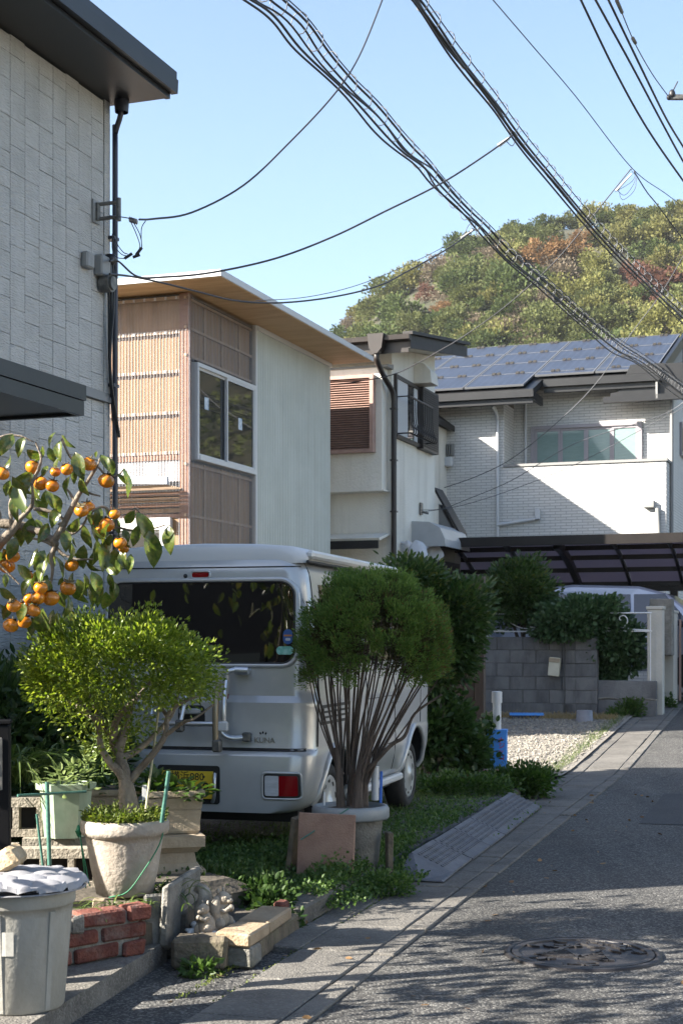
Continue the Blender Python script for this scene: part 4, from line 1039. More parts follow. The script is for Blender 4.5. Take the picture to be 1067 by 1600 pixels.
# rack of tubes on the tailgate
rk = thing("rear_rack", None, None); rk.parent = van
def V3(x, z, d): return (x, rear_y(x, z)-d, z)
def tb(pts, r, mat, name="rack_tube"): return MB().tube(smooth_pts(pts, 5), r, 10).build(name, mat, rk)
tb([V3(.165,1.05,.10), V3(.165,.9,.11), V3(.165,.70,.11)], .019, mt['bronze_tube'], "rack_post")
tb([V3(.205,1.06,.07), V3(.205,.9,.08), V3(.205,.80,.08)], .017, mt['tube'], "rack_post")
MB().tube([V3(.205,.975,.076), V3(.205,.955,.077)], .0185, 10).build("red_band", mt['red'], rk)
tb([V3(.205,1.06,.07), V3(.21,1.105,.075), V3(.25,1.12,.06), V3(.33,1.115,.0)], .017, mt['tube'])
MB().tube([V3(.25,1.118,.05), V3(.335,1.115,.045)], .026, 12).build("rack_clamp", mt['tube'], rk)
tb([V3(.185,.80,.09), V3(.20,.745,.09), V3(.25,.715,.07), V3(.34,.72,.0)], .017, mt['tube'])
q = MB(); q.cbox(V3(.33,.72,.02), (.05,.05,.055), ch=.008); q.build("rack_clamp", mt['bracket'], rk)
q = MB(); q.cbox(V3(.19,.785,.10), (.10,.03,.06), ch=.008); q.build("rack_bracket", mt['capw'], rk)
q = MB(); q.cbox(V3(.175,.67,.11), (.055,.05,.075), ch=.01); q.build("post_foot", mt['bracket'], rk)
tb([V3(.15,.80,.11), V3(.05,.80,.12), V3(-.12,.80,.12), V3(-.22,.81,.11), V3(-.26,.85,.08), V3(-.27,.93,.03)], .015, mt['tube'], "rack_bar")
tb([V3(-.035,1.06,.07), V3(-.045,.95,.08), V3(-.06,.80,.11)], .014, mt['tube'], "rack_post")
q = MB(); q.cbox(V3(-.062,.785,.115), (.055,.05,.075), ch=.012); q.build("rack_clamp", mt['bracket'], rk)
# right and left side: windows, seams, arches, vent louvre, sill
def side_patch(name, sg, y0, y1, z0, z1, off, mat, parent, slope=0.0, n=6):
    vs = []
    for i in range(n+1):
        z = z0+(z1-z0)*i/n; w = wid(z)+off
        for k in range(n+1):
            y = y0+(y1-slope*i/n-y0)*k/n; vs.append((sg*w, y, z))
    fs = [(i*(n+1)+k, i*(n+1)+k+1, (i+1)*(n+1)+k+1, (i+1)*(n+1)+k) for i in range(n) for k in range(n)]
    return MB().add(vs, fs if sg > 0 else [f[::-1] for f in fs], 0, True) or None
def sp(name, sg, *a, **k):
    vs = MB(); y0, y1, z0, z1, off, mat, parent = a; slope = k.get('slope', 0); n = 8; pts = []
    for i in range(n+1):
        z = z0+(z1-z0)*i/n; w = wid(z)+off
        for j in range(n+1): pts.append((sg*w, y0+(y1-slope*i/n-y0)*j/n, z))
    for i in range(n+1):
        z = z0+(z1-z0)*i/n; w = wid(z)-.004
        for j in range(n+1): pts.append((sg*w, y0+(y1-slope*i/n-y0)*j/n, z))
    q = (n+1)**2; fs = [(i*(n+1)+j, i*(n+1)+j+1, (i+1)*(n+1)+j+1, (i+1)*(n+1)+j) for i in range(n) for j in range(n)]
    lo = list(range(n+1)) + [(i+1)*(n+1)+n for i in range(n)] + [n*(n+1)+j for j in range(n-1,-1,-1)] + [i*(n+1) for i in range(n-1,0,-1)]
    fs += [(lo[(i+1)%len(lo)], lo[i], lo[i]+q, lo[(i+1)%len(lo)]+q) for i in range(len(lo))]
    vs.add(pts, fs if sg > 0 else [f[::-1] for f in fs]); return vs.build(name, mat, parent)
for sg in (-1, 1):
    sp("side_window", sg, .30, 1.22, 1.16, 1.64, .003, mt['tint'], van)
    sp("side_window", sg, 1.30, 2.02, 1.16, 1.64, .003, mt['tint'], van)
    sp("door_window", sg, 2.10, 2.86, 1.14, 1.62, .003, mt['tint'], van, slope=.26)
    q = MB()
    for (y, z0, z1) in ((1.26,.36,1.68),(2.06,.36,1.68)): q.tube([(sg*(wid(z)+.0005), y, z) for z in [z0+(z1-z0)*i/16 for i in range(17)]], .0045, 5)
    q.tube([(sg*(wid(.9)+.001), y, .90) for y in (1.26,2.06)], .003, 5)
    q.tube([(sg*(wid(.62)+.001), 1.84, .56), (sg*(wid(.62)+.001), 2.06, .56)], .004, 5)
    q.tube([(sg*(wid(z)+.001), 2.92-.0*z, z) for z in (.66,.8,.95,1.1)], .0045, 5)
    q.build("door_seam", mt['blackp'], van)
    lv = sp("side_vent", sg, .14, .80, .785, .905, .004, mt['blackp'], van)
    for k in range(3): sp("vent_slat", sg, .18, .76, .805+k*.032, .822+k*.032, .010, mt['paint'], lv)
    q = MB(); q.cbox((sg*.75, 2.0, .86), (.03,.16,.03), ch=.008); q.build("door_handle", mt['paint'], van)
    q = MB(); q.cbox((sg*.80, 2.86, 1.12), (.14,.07,.16), ch=.025); q.build("wing_mirror", mt['paint'], van)
    q = MB(); q.cbox((sg*.70, 1.62, .285), (.06,1.45,.05), ch=.012); q.build("sill", mt['capw'], van)
    for ax in AX:                       # flared arch lips and wheels
        q = MB(); q.tube([(sg*(wid(min(.9, max(.3, .30+.345*math.sin(a))))+.006), ax+.345*math.cos(a), .30+.345*math.sin(a)) for a in [math.pi*(i/20)*1.0 for i in range(21)]], .020, 8); q.build("arch_lip", mt['paint'], van)
        wv = thing("wheel", None, None); wv.parent = van; wv.location = (sg*.615, ax, WR)
        q = MB(); tp = [(.17,-.075),(.185,-.08),(.235,-.078),(.258,-.062),(WR,-.035),(WR,.035),(.258,.062),(.235,.078),(.195,.08),(.185,.066)]
        q.lathe(tp, 36); ty = q.build("tyre", mt['rubber'], wv, rot=(0, sg*math.pi/2, 0))
        q = MB(); q.lathe([(.188,.062),(.18,.072),(.165,.074),(.15,.066),(.09,.074),(.045,.082),(.04,.09),(.001,.092)], 36); q.build("hubcap", mt['hub'], wv, rot=(0, sg*math.pi/2, 0))
        q = MB()
        for k in range(10):
            a = 2*math.pi*k/10; R3 = Matrix.Rotation(a, 3, 'Z'); q.ell(R3 @ Vector((.148, 0, .0665)), (.014,.024,.006), 8, 6, R=R3)
        tag(q.build("hub_slots", mt['blackp'], wv, rot=(0, sg*math.pi/2, 0)), kind='stuff')
        q = MB(); q.lathe([(.0,-.05),(.17,-.05),(.186,.06)], 24); q.build("rim", mt['blackp'], wv, rot=(0, sg*math.pi/2, 0))
# front end, out of sight but there: windscreen, lamps, bumper line
q = MB(); ws = []
for i in range(7):
    z = 1.08+.62*i/6
    for k in range(9): x = (-1+2*k/8)*(wid(z)-.13); ws.append((x, y_front(z)+.006, z))
q.add(ws, [(i*9+k, (i+1)*9+k, (i+1)*9+k+1, i*9+k+1) for i in range(6) for k in range(8)], 0, True); q.build("windscreen", mt['tint'], van)
for sg in (-1, 1):
    q = MB(); q.ell((sg*.55, y_front(.74)-.02, .74), (.11,.04,.09), 14, 10); q.build("headlight", mt['lens'], van)
bxo("underbody", (-.60, .10, .20, .60, 3.05, .28), mt['blackp'], van)
# ------------------------------------------------------------------ the wooded hill behind
def hill_h(x, y):
    k = x / max(y, 1)                    # ridge profile across the view
    pts = [(-.6,18),(-.25,30),(-.10,50),(-.019,66),(.012,74),(.038,80),(.064,85),(.086,89),(.107,92),(.130,94),(.16,94.5),(.19,95),(.21,97),(.232,96),(.30,104),(.45,118),(.62,128),(.8,118),(1.05,80),(1.5,40)]
    for (a, ha), (b_, hb) in zip(pts, pts[1:]):
        if a <= k <= b_: hr = ha+(hb-ha)*(k-a)/(b_-a); break
    else: hr = 18 if k < 0 else 40
    r = math.hypot(x*.8, y); t = (r-150)/(325-150); t = max(0, min(1, t)); t = t*t*(3-2*t)*.55+t*.45
    return (hr-3.5)*t + 3.0*math.sin(x*.045+1)*math.sin(y*.05)*t*(1-t)*2 + .3
b = MB(); vs = []; na, nr_ = 60, 26
for i in range(na+1):
    k = -.55+1.85*i/na
    for j in range(nr_+1):
        y = 140+290*j/nr_; y2 = y if k < .5 else y*(1-.25*(k-.5)); x = k*y2; vs.append((x, y2, hill_h(x, y2) if y < 335 else hill_h(x, y2)*(1-.6*(y-335)/95)))
b.add(vs, [(i*(nr_+1)+j, (i+1)*(nr_+1)+j, (i+1)*(nr_+1)+j+1, i*(nr_+1)+j+1) for i in range(na) for j in range(nr_)], 0, True)
mt['hill'] = M("hill floor", (.022,.026,.012), (.05,.045,.026), rough=.95, scale=.12, coord='World')
tag(b.build("hill", mt['hill']), kind='structure')
def far_leaf(name, c1, c2): return M(name, c1, c2, rough=.8, island=True, rand=.16, trans=.25, spec=.2)
FK = {
 'dark': (far_leaf("dark evergreen leaves", (.045,.065,.022), (.075,.10,.034)), "dark green evergreen tree on the wooded hill", "dark evergreen trees on the hill"),
 'mid': (far_leaf("mid green leaves", (.078,.094,.034), (.118,.132,.05)), "mid green rounded tree on the wooded hill", "mid green trees on the hill"),
 'olive': (far_leaf("olive leaves", (.115,.118,.042), (.175,.17,.062)), "olive green tree on the wooded hill", "olive trees on the hill"),
 'yellow': (far_leaf("yellow green leaves", (.135,.142,.046), (.19,.188,.068)), "yellow green tree on the wooded hill", "yellow green trees on the hill"),
 'bare': (far_leaf("bare twigs", (.12,.10,.072), (.18,.148,.106)), "greyish half bare tree on the wooded hill", "half bare trees on the hill"),
 'orange': (far_leaf("orange leaves", (.15,.09,.045), (.205,.125,.06)), None, "autumn coloured trees on the hill"),
 'red': (far_leaf("russet leaves", (.11,.056,.042), (.155,.078,.055)), None, "autumn coloured trees on the hill"),
}
def far_crown(seed, ncl, spread):
    P, Dv = clump_points((0,0,1.5), (2.3,2.3,1.7), ncl, 95, spread, seed, (.6,1.), zmin=-.55)
    return P, Dv
crowns = {}
for key, (m_, lb, gp) in FK.items():
    crowns[key] = []
    for v in range(3 if key in ('dark','mid','olive') else 2):
        P, Dv = far_crown(hash_ := (sum(map(ord, key))*7+v), 22 if key != 'bare' else 13, .40 if key != 'bare' else .5)
        n_ = len(P); rr = np.random.default_rng(v); crowns[key].append(leaf_mesh("hill_tree", P, Dv, rr.uniform(.20,.42,n_), rr.uniform(.17,.34,n_), m_, .2, .1, v))
rg = random.Random(21); placed = []
def put_tree(px, py, key, size=1.0, label=None):
    """a tree whose crown shows at this place on the slope"""
    k = (px-533.5)/F; e = (1000-py)/F; y = 150.
    while y < 335:
        if H+e*y <= hill_h(k*y, y)+2.0*size: break
        y += 1.5
    else: y = 326.
    x = k*y; z = hill_h(x, y)
    o = link("hill_tree", rg.choice(crowns[key]), None, (x, y, z-1.2*size+.6), (0, 0, rg.uniform(0, 6.28)))
    sc = 1.3*size*rg.choice((.8,.95,1.05,1.2,1.35)); o.scale = (sc*rg.uniform(.9,1.25), sc*rg.uniform(.9,1.25), sc*rg.uniform(.85,1.25))
    tag(o, label or FK[key][1], "tree", FK[key][2]); placed.append((px, py))
special = [(722,395,'dark',1.0,None),
 (842,392,'orange',1.35,"large orange brown tree halfway up the wooded hill"),(880,388,'orange',1.25,"second orange brown tree, next to the largest one on the hill"),(912,372,'orange',.8,"small orange tree at the upper edge of the orange patch on the hill"),
 (1010,440,'red',1.25,"russet tree above the solar roof near the photograph's edge"),(1045,455,'red',1.2,"russet tree at the far right of the wooded hill"),(1035,478,'red',.8,"lowest russet tree on the wooded hill"),
 (668,462,'red',.75,"small russet tree low on the left slope of the hill"),(690,478,'orange',.7,"small orange tinted tree low on the left slope of the hill"),(985,425,'red',.7,"small russet tree left of the larger russet ones on the hill"),
 (905,430,'yellow',1.05,None),(935,420,'yellow',.9,None),(890,470,'yellow',1.1,None),(950,475,'yellow',1.15,None),(985,495,'yellow',1.,None),(920,500,'yellow',1.05,None),(760,470,'yellow',.7,None),(870,510,'yellow',1.,None),
 (1030,520,'yellow',.95,None),(820,500,'bare',1.0,None),(845,470,'bare',1.,None),(800,520,'bare',1.1,None),(830,540,'bare',.9,None),(560,470,'bare',.9,None),(540,485,'bare',.9,None),(590,450,'bare',.9,None),(740,505,'bare',.9,None)]
def ridge(px):
    R = [(480,512),(490,505),(560,470),(620,430),(680,400),(730,375),(780,345),(830,337),(900,337),(960,336),(1010,324),(1080,328),(1300,300)]
    for (a, ya), (b_, yb_) in zip(R, R[1:]):
        if a <= px <= b_: return ya+(yb_-ya)*(px-a)/(b_-a)
    return 512
for px in range(488, 1085, 21):          # the skyline
    key = rg.choices(('dark','mid','olive','bare'), (3,3,2.2,.6))[0] if px > 720 else rg.choices(('mid','olive','bare','dark'), (2,3,1.6,.9))[0]
    put_tree(px+rg.uniform(-4,4), ridge(px)+9+rg.uniform(-3,4), key, rg.uniform(.72,1.0))
for q in special: put_tree(*q)
n = 0
for row in range(11):
    for px in range(485, 1090, 27):
        py = 345+row*22+rg.uniform(-9,9); x_ = px+rg.uniform(-12,12)
        if py < ridge(max(481, min(1090, x_)))+22: continue
        if any(abs(x_-a)*1.0+abs(py-c)*1.3 < 18 for a, c in placed): continue
        if any(abs(x_-q[0])*1.0+abs(py-q[1]-6)*1.1 < 34 for q in special if q[2] in ('orange','red')): continue
        if py > 585: continue
        right = x_ > 870 and py > 400
        key = rg.choices(('dark','mid','olive','yellow','bare'), (1.6,3,2.4,2.6,.6) if right else (4.2,3.4,2.2,.5,.5))[0]
        put_tree(x_, py, key, rg.uniform(.75,1.15)); n += 1
# the wood goes on beyond the frame, as one mass
P, Dv = [], []; q = np.random.default_rng(4); cs = []
while len(cs) < 700:
    k = q.uniform(.25, 1.2) if q.uniform() < .8 else q.uniform(-.45,-.03); y = q.uniform(170, 330); y2 = y if k < .5 else y*(1-.25*(k-.5)); x = k*y2
    cs.append((x, y2, hill_h(x, y2)+1.2))
for c in cs:
    r_ = q.uniform(1.6,3.2); e = q.normal(size=(70,3)); e /= np.linalg.norm(e, axis=1, keepdims=True)
    P.append(np.array(c)+e*r_*q.uniform(.7,1.0,(70,1))*np.array([1,1,.8])); Dv.append(e+q.normal(size=(70,3))*.3)
P = np.concatenate(P); Dv = np.concatenate(Dv)
me = leaf_mesh("woodland", P, Dv, q.uniform(.6,1.3,len(P)), q.uniform(.5,1.0,len(P)), FK['mid'][0], .2, .1, 3)
tag(link("woodland", me), "wood covering the hill further along beyond the houses", "woodland", kind='stuff')

# ------------------------------------------------------------------ leaf materials for the near plants
def leafm(name, a, c, tr=.35, rough=.45, spec=.5): return M(name, a, c, rough=rough, island=True, trans=tr, spec=spec)
mt['azalea'] = leafm("fresh green small leaves", (.075,.13,.016), (.24,.29,.045), .45, .36)
mt['thuja'] = leafm("conifer sprays", (.062,.125,.028), (.15,.225,.05), .3, .65, .3)
mt['thuja_b'] = leafm("browned conifer sprays", (.09,.075,.025), (.20,.115,.04), .2, .7, .25)
mt['hedge'] = leafm("dark hedge leaves", (.030,.062,.018), (.065,.11,.028), .3, .4)
mt['hedge_y'] = leafm("young hedge leaves", (.07,.105,.025), (.13,.14,.035), .35, .4)
mt['vine'] = leafm("vine leaves", (.035,.075,.028), (.085,.14,.06), .3, .45)
mt['weed'] = leafm("weed leaves", (.035,.075,.014), (.07,.12,.025), .35, .5)
mt['clover'] = leafm("clover", (.045,.095,.022), (.105,.175,.042), .35, .55)
mt['grass'] = leafm("grass blades", (.055,.10,.020), (.13,.17,.045), .35, .5)
mt['dry'] = leafm("dry blades", (.20,.15,.07), (.34,.26,.13), .3, .7)
mt['moss'] = leafm("fine moss leaves", (.06,.10,.012), (.15,.18,.03), .35, .6)
mt['bark'] = M("grey brown bark", (.13,.105,.08), (.24,.20,.155), rough=.9, scale=14, st=(1,1,.4), bump=1, bscale=60)
mt['bark_d'] = M("dark stringy bark", (.065,.048,.038), (.13,.10,.08), rough=.9, scale=20, st=(2,2,.3), bump=1, bscale=80, bst=(2,2,.3))
def plant(name, label, cat, loc=(0,0,0), group=None): return thing(name, label, cat, loc, 0, group)
def crown(parent, name, P, Dv, L, Wd, mat, seed=0, six=False, fold=.18, droop=.15):
    q = np.random.default_rng(seed); n = len(P)
    return link(name, leaf_mesh(name, P, Dv, q.uniform(L[0],L[1],n), q.uniform(Wd[0],Wd[1],n), mat, fold, droop, seed, six), parent)

# potted round shrub in front, sunlit
BY = 6.55
def A6(px, py, dy=0.0): return at(px, py, BY+dy)
sh_ = plant("potted_shrub", "bright green round headed shrub with bare trunk growing in the large round pot", "shrub")
tr = MB()
tr.tube(smooth_pts([A6(204,1278), A6(200,1245), A6(196,1215), A6(190,1190), A6(178,1160,.03), A6(160,1125,.05), A6(140,1085,.06)]), [.050,.047,.046,.044,.042,.041,.040,.038,.036,.034,.033,.032]*1+[.03-.0009*i for i in range(25)], 10)
tr2 = [([(196,1220,0),(186,1205,-.02),(172,1190,-.02),(158,1165,-.02),(152,1130,-.04),(120,1090,-.08)], .024, .008),
       ([(200,1225,0),(216,1205,.0),(238,1180,-.02),(258,1150,-.02),(264,1115,-.02),(290,1095,-.04),(318,1085,-.05)], .020, .006),
       ([(190,1185,0),(215,1172,.05),(240,1150,.08),(268,1118,.08),(280,1080,.1)], .018, .006),
       ([(185,1172,0),(195,1140,.0),(205,1100,.02),(210,1060,.02)], .026, .008),
       ([(176,1155,.0),(185,1120,-.08),(215,1090,-.12),(240,1060,-.12)], .020, .006),
       ([(165,1130,.0),(130,1110,.08),(90,1080,.1),(70,1050,.1)], .018, .006),
       ([(258,1150,-.02),(285,1130,-.06),(305,1122,-.08),(335,1100,-.08)], .011, .004),
       ([(262,1120,0),(250,1100,0),(246,1075,0)], .010, .004)]
for pts, r0, r1 in tr2:
    q = smooth_pts([A6(*p) for p in pts], 5); tr.tube(q, [r0+(r1-r0)*i/(len(q)-1) for i in range(len(q))], 7)
tr.build("trunk", mt['bark'], sh_)
cc = A6(190, 1048); rg_ = np.random.default_rng(2)
def keep_b(q):
    px = 533.5+q[0]/q[1]*F; return not (px > 250 and q[2] < 1.4-80/F*BY) 
P1, D1 = clump_points(cc, (.43,.38,.24), 205, 80, .034, 5, (.62,1.0), zmin=-.55, keep=keep_b)
low = [(110,1105,-.1),(150,1150,-.05),(175,1165,.05),(130,1125,.1),(215,1120,-.1),(190,1135,0),(90,1085,.1),(280,1080,-.1),(250,1085,.05),(160,1110,-.2),(205,1150,.1)]
P2_, D2_ = [], []
for px, py, dy in low:
    c = np.array(A6(px, py, dy)); e = rg_.normal(size=(150,3)); P2_.append(c+e*np.array([.055,.055,.035])); D2_.append(e+np.array([0,0,.4]))
P1 = np.concatenate([P1]+P2_); D1 = np.concatenate([D1]+D2_)
crown(sh_, "crown", P1, D1, (.013,.033), (.008,.016), mt['azalea'], 3, fold=.25)
soil_top = A6(200,1282); soil_top.z = .615

# globe conifer, many stems
CY = 8.45
def A8(px, py, dy=0.0): return at(px, py, CY+dy)
cf = plant("potted_conifer", "dense round conifer on a fan of bare stems in the grey rimmed pot", "conifer")
tr = MB(); base_ = [(533,1258,0,.028),(558,1260,-.02,.034),(568,1255,.05,.028),(546,1258,.06,.02)]
rg = random.Random(17)
for i, (bx_, by_, dy, r0) in enumerate(base_):
    tr.tube(smooth_pts([A8(bx_,by_+6,dy), A8(bx_-(3 if i == 0 else -2),by_-40,dy), A8(bx_+(-8 if i == 0 else 10),by_-90,dy)], 5), [r0*(1-.045*k) for k in range(11)], 8)
for i in range(38):
    u = (i+.5)/38; tx = 478+u*220+rg.uniform(-8,8); w_ = (tx-585)/120; dy = rg.uniform(-.33,.33)*math.sqrt(max(.05, 1-min(1,w_*w_)*.9))
    ty = 1010+58*w_*w_+rg.uniform(-14,14); bi = min(3, int(u*4+rg.uniform(-.4,.4))); bi = max(0, bi); bx_, by_, bd, _ = base_[[0,3,1,2][bi]]
    st_ = rg.uniform(.15,.45); sx = bx_+(tx-bx_)*st_*.28; sy = by_+(ty-by_)*st_*.8
    pts = [A8(bx_+rg.uniform(-5,5), by_-rg.uniform(10,50), bd), A8(bx_+(tx-bx_)*.26, by_+(ty-by_)*.40, bd+(dy-bd)*.3), A8(bx_+(tx-bx_)*.62+rg.uniform(-5,5), by_+(ty-by_)*.72, bd+(dy-bd)*.65), A8(tx, ty-15, dy), A8(tx+(tx-bx_)*.12, ty-60, dy*1.1)]
    q = smooth_pts(pts, 4); r0 = rg.uniform(.0055,.0095); tr.tube(q, [r0*(1-.6*k/(len(q)-1)) for k in range(len(q))], 6)
q = smooth_pts([A8(572,1205,.0), A8(610,1165,-.05), A8(632,1150,-.06), A8(648,1115,-.08), A8(690,1085,-.08)], 5); tr.tube(q, [.014-.0004*k for k in range(len(q))], 6)
tr.build("trunk", mt['bark_d'], cf)
cc = np.array(A8(584, 1018)); cc[1] = CY
def keep_c(q):
    px = 533.5+q[0]/q[1]*F; py = 1000-(q[2]-H)/q[1]*F; w_ = abs(px-586)/124; return py < 1062+46*w_*w_ 
def taper(P, D): return P, D
PA, DA = clump_points(cc, (.405,.41,.445), 260, 210, .027, 9, (.93,1.05), zmin=-.35, keep=keep_c)
DA[:, 2] += .6
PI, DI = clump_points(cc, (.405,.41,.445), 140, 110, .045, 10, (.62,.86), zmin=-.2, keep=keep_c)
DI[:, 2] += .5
px_ = PA[:, 0]-cc[0]; q = np.random.default_rng(8); brown = (q.uniform(size=len(PA)) < np.clip(.02+.4*(px_-.24)/.3, .02, .22)) & (PA[:, 2] < cc[2]+.28)
crown(cf, "crown", PA[~brown], DA[~brown], (.013,.028), (.005,.008), mt['thuja'], 5, fold=.1)
crown(cf, "browned_sprays", PA[brown], DA[brown], (.013,.028), (.005,.008), mt['thuja_b'], 6, fold=.1)
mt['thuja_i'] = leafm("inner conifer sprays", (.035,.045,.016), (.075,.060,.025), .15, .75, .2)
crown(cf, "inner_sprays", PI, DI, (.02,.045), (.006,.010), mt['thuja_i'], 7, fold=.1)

# hedge shrub and plants behind the van
def blob(name, label, cat, specs, mat, L, Wd, seed, trunk=None, group=None, six=False, extra=None):
    t = plant(name, label, cat, (0,0,0), group); P, D_ = [], []
    for i, (c, r, ncl, per, spread) in enumerate(specs):
        p, d = clump_points(c, r, ncl, per, spread, seed*31+i, (.6,1.0), zmin=-.8); P.append(p); D_.append(d)
    P = np.concatenate(P); D_ = np.concatenate(D_)
    if extra is not None:
        q = np.random.default_rng(seed); s_ = q.uniform(size=len(P)) < .16; s_ &= P[:, 2] > np.median(P[:, 2])
        crown(t, "young_leaves", P[s_], D_[s_], L, Wd, extra, seed+1, six); P, D_ = P[~s_], D_[~s_]
    crown(t, "crown", P, D_, L, Wd, mat, seed, six)
    if trunk:
        b = MB()
        for pts, r in trunk:
            q = smooth_pts(pts, 4); b.tube(q, [r*(1-.55*k/(len(q)-1)) for k in range(len(q))], 7)
        b.build("trunk", mt['bark_d'], t)
    return t
HY = 13.3
a = lambda px, py, Y=HY: at(px, py, Y)
blob("hedge_shrub", "tall dark leafy shrub between the van and the block wall", "shrub",
     [(a(682,985),(.36,.35,.42),110,60,.08),(a(650,935),(.30,.3,.32),60,55,.08),(a(640,905,13.1),(.16,.2,.14),22,50,.07),(a(712,955),(.27,.3,.24),46,55,.07),(a(700,1030),(.20,.25,.24),40,50,.07),(a(660,1030),(.28,.3,.4),50,50,.08)],
     mt['hedge'], (.045,.08), (.020,.034), 12, [([a(690,1200),a(700,1100),a(705,1000)], .03),([a(700,1200),a(680,1100),a(660,960)], .025),([a(710,1190),a(722,1090),a(735,1000)], .02)], six=True, extra=mt['hedge_y'])
blob("climbing_vine", "dark leafy creeper tangle at the foot of the brown panel fence", "vine",
     [(a(690,1135,13.2),(.26,.3,.24),60,45,.06),(a(715,1170,13.3),(.20,.25,.2),50,45,.06),(a(672,1160,13.0),(.18,.2,.3),30,40,.06),(a(762,1165,13.55),(.05,.1,.2),10,24,.04)],
     mt['hedge'], (.05,.085), (.035,.06), 14, six=True)
blob("weed_clump", "low green weeds spilling over the gutter edge by the ramp's far end", "weeds",
     [(a(825,1222,13.0),(.24,.2,.09),40,50,.05),(a(790,1225,13.0),(.25,.2,.08),30,45,.05)], mt['weed'], (.03,.055), (.018,.03), 15, six=True)
blob("weed_clump", "low green weeds under the hedge in front of the brick base", "weeds",
     [(a(720,1232,12.4),(.42,.25,.06),60,45,.05)], mt['weed'], (.03,.05), (.016,.028), 16)
BY2 = 21.9
blob("round_bush", "rounded dark green bush behind the block wall under the carport", "bush",
     [(a(808,925,22.6),(.52,.5,.44),150,55,.10),(a(840,945,22.5),(.26,.3,.26),30,50,.09),(a(780,950,22.5),(.30,.3,.32),40,45,.09)], mt['hedge'], (.06,.10), (.028,.045), 18,
     [([a(815,1010,22.6),a(822,965,22.6),a(835,930,22.6)], .035),([a(812,1010,22.6),a(800,970,22.6),a(790,930,22.6)], .03),([a(818,1010,22.6),a(812,960,22.6),a(812,920,22.6)], .03)], six=True, extra=mt['hedge_y'])
blob("climbing_vine", "pale veined ivy heaped over the low wall beside the gate pillar", "vine",
     [(a(915,962,22.1),(.48,.35,.18),90,50,.09),(a(880,975,22.0),(.42,.3,.16),60,45,.08),(a(955,1000,22.1),(.36,.28,.30),80,50,.08),(a(985,1020,22.15),(.16,.2,.36),30,36,.07),(a(945,1045,22.15),(.30,.2,.14),40,40,.06)],
     mt['vine'], (.06,.10), (.045,.075), 19, six=True)
blob("weed_clump", "weeds growing against the low wall by the gate pillar", "weeds",
     [(a(985,1112,21.6),(.18,.15,.12),26,40,.05),(a(962,1122,21.5),(.2,.15,.06),20,40,.05)], mt['weed'], (.04,.07), (.02,.034), 20)
blob("weed_clump", "weeds at the foot of the second gate pillar", "weeds",
     [(a(1043,1103,23.0),(.1,.12,.12),14,34,.05)], mt['weed'], (.04,.07), (.02,.034), 22)
# dark shrubbery between the house wall and the planters
blob("shaded_shrub", "dark shaded shrub between the grey house wall and the van", "shrub",
     [(at(55,1150,9.2),(.55,.4,.42),120,45,.09),(at(120,1190,8.9),(.28,.3,.36),50,45,.08),(at(-20,1170,8.6),(.4,.4,.5),60,45,.09),(at(50,1260,8.4),(.5,.3,.25),60,45,.08)], mt['hedge'], (.05,.09), (.024,.04), 24, six=True)

# ground cover
def mat_cover(name, label, cat, fn, n, mat, L, Wd, seed, up=1.0, six=False, zo=0.0):
    q = np.random.default_rng(seed); P, D_ = [], []
    while len(P) < n:
        r = fn(q)
        if r is None: continue
        P.append(r); D_.append((q.normal()*.8, q.normal()*.8, abs(q.normal())*up+.2))
    P = np.array(P); n = len(P)
    me = leaf_mesh(name, P, np.array(D_), q.uniform(*L, n), q.uniform(*Wd, n), mat, .15, .2, seed, six)
    o = link(name, me); tag(o, label, cat, kind='stuff'); return o
def patchfn(blobs, zfn):
    def fn(q):
        c = blobs[q.integers(len(blobs))]; e = q.normal(size=2)
        if abs(e[0]) > 2 or abs(e[1]) > 2: return None
        s_, o_ = c[0]+e[0]*c[2], c[1]+e[1]*c[3]
        hgt = c[4]*max(0, 1-(e[0]**2+e[1]**2)/4)
        p = rd(s_, o_, zfn(s_, o_)+abs(q.normal())*hgt*.55); return (p.x, p.y, p.z)
    return fn
cov = []
for (px, py, sa, sb, hh, w_) in ((470,1345,.30,.28,.10,4),(400,1345,.35,.30,.08,4),(560,1350,.28,.20,.10,4),(590,1375,.20,.12,.09,3),(630,1330,.35,.16,.07,3),(360,1365,.28,.28,.06,2),(660,1290,.5,.16,.05,2),(520,1335,.35,.3,.09,3),(330,1330,.4,.4,.04,2),(700,1265,.6,.3,.035,2),(610,1395,.12,.10,.05,1)):
    Y = 1.3*F/(py-1000); s_, o_ = so((px-533.5)/F*Y, Y); cov += [(s_, min(o_, -.66), sa, sb, hh)]*w_
mat_cover("clover_cover", "low clover and creeping weeds covering the earth of the parking lot", "ground cover", patchfn(cov, lambda s_, o_: .10 if o_ < -.6 else .04), 24000, mt['clover'], (.014,.030), (.012,.024), 31)
mat_cover("short_grass", "short patchy grass on the parking lot beside the van", "grass", patchfn([(9.5,-1.35,1.2,.25,.03),(11.5,-1.5,1.2,.35,.03),(12.8,-1.3,1,.4,.03),(8.6,-1.6,.8,.5,.02)], lambda s_, o_: .097), 9000, mt['grass'], (.03,.07), (.003,.006), 32, 1.6)
mat_cover("verge_grass", "dry grass and weeds at the foot of the block wall", "grass", lambda q: (lambda s_, o_: tuple(rd(s_, o_, .03)))(22.1+abs(q.normal())*.35-.55+q.uniform(-.1,.1), -.75-abs(q.normal())*1.2), 5000, mt['dry'], (.03,.08), (.004,.009), 33, 1.3)
mat_cover("verge_grass", "thin green grass along the edge of the gravel lot", "grass", lambda q: (lambda s_, o_: tuple(rd(s_, o_, .03)))(q.uniform(15.5,22.5), -.66-abs(q.normal())*.10), 2500, mt['grass'], (.02,.06), (.003,.006), 34, 1.4)
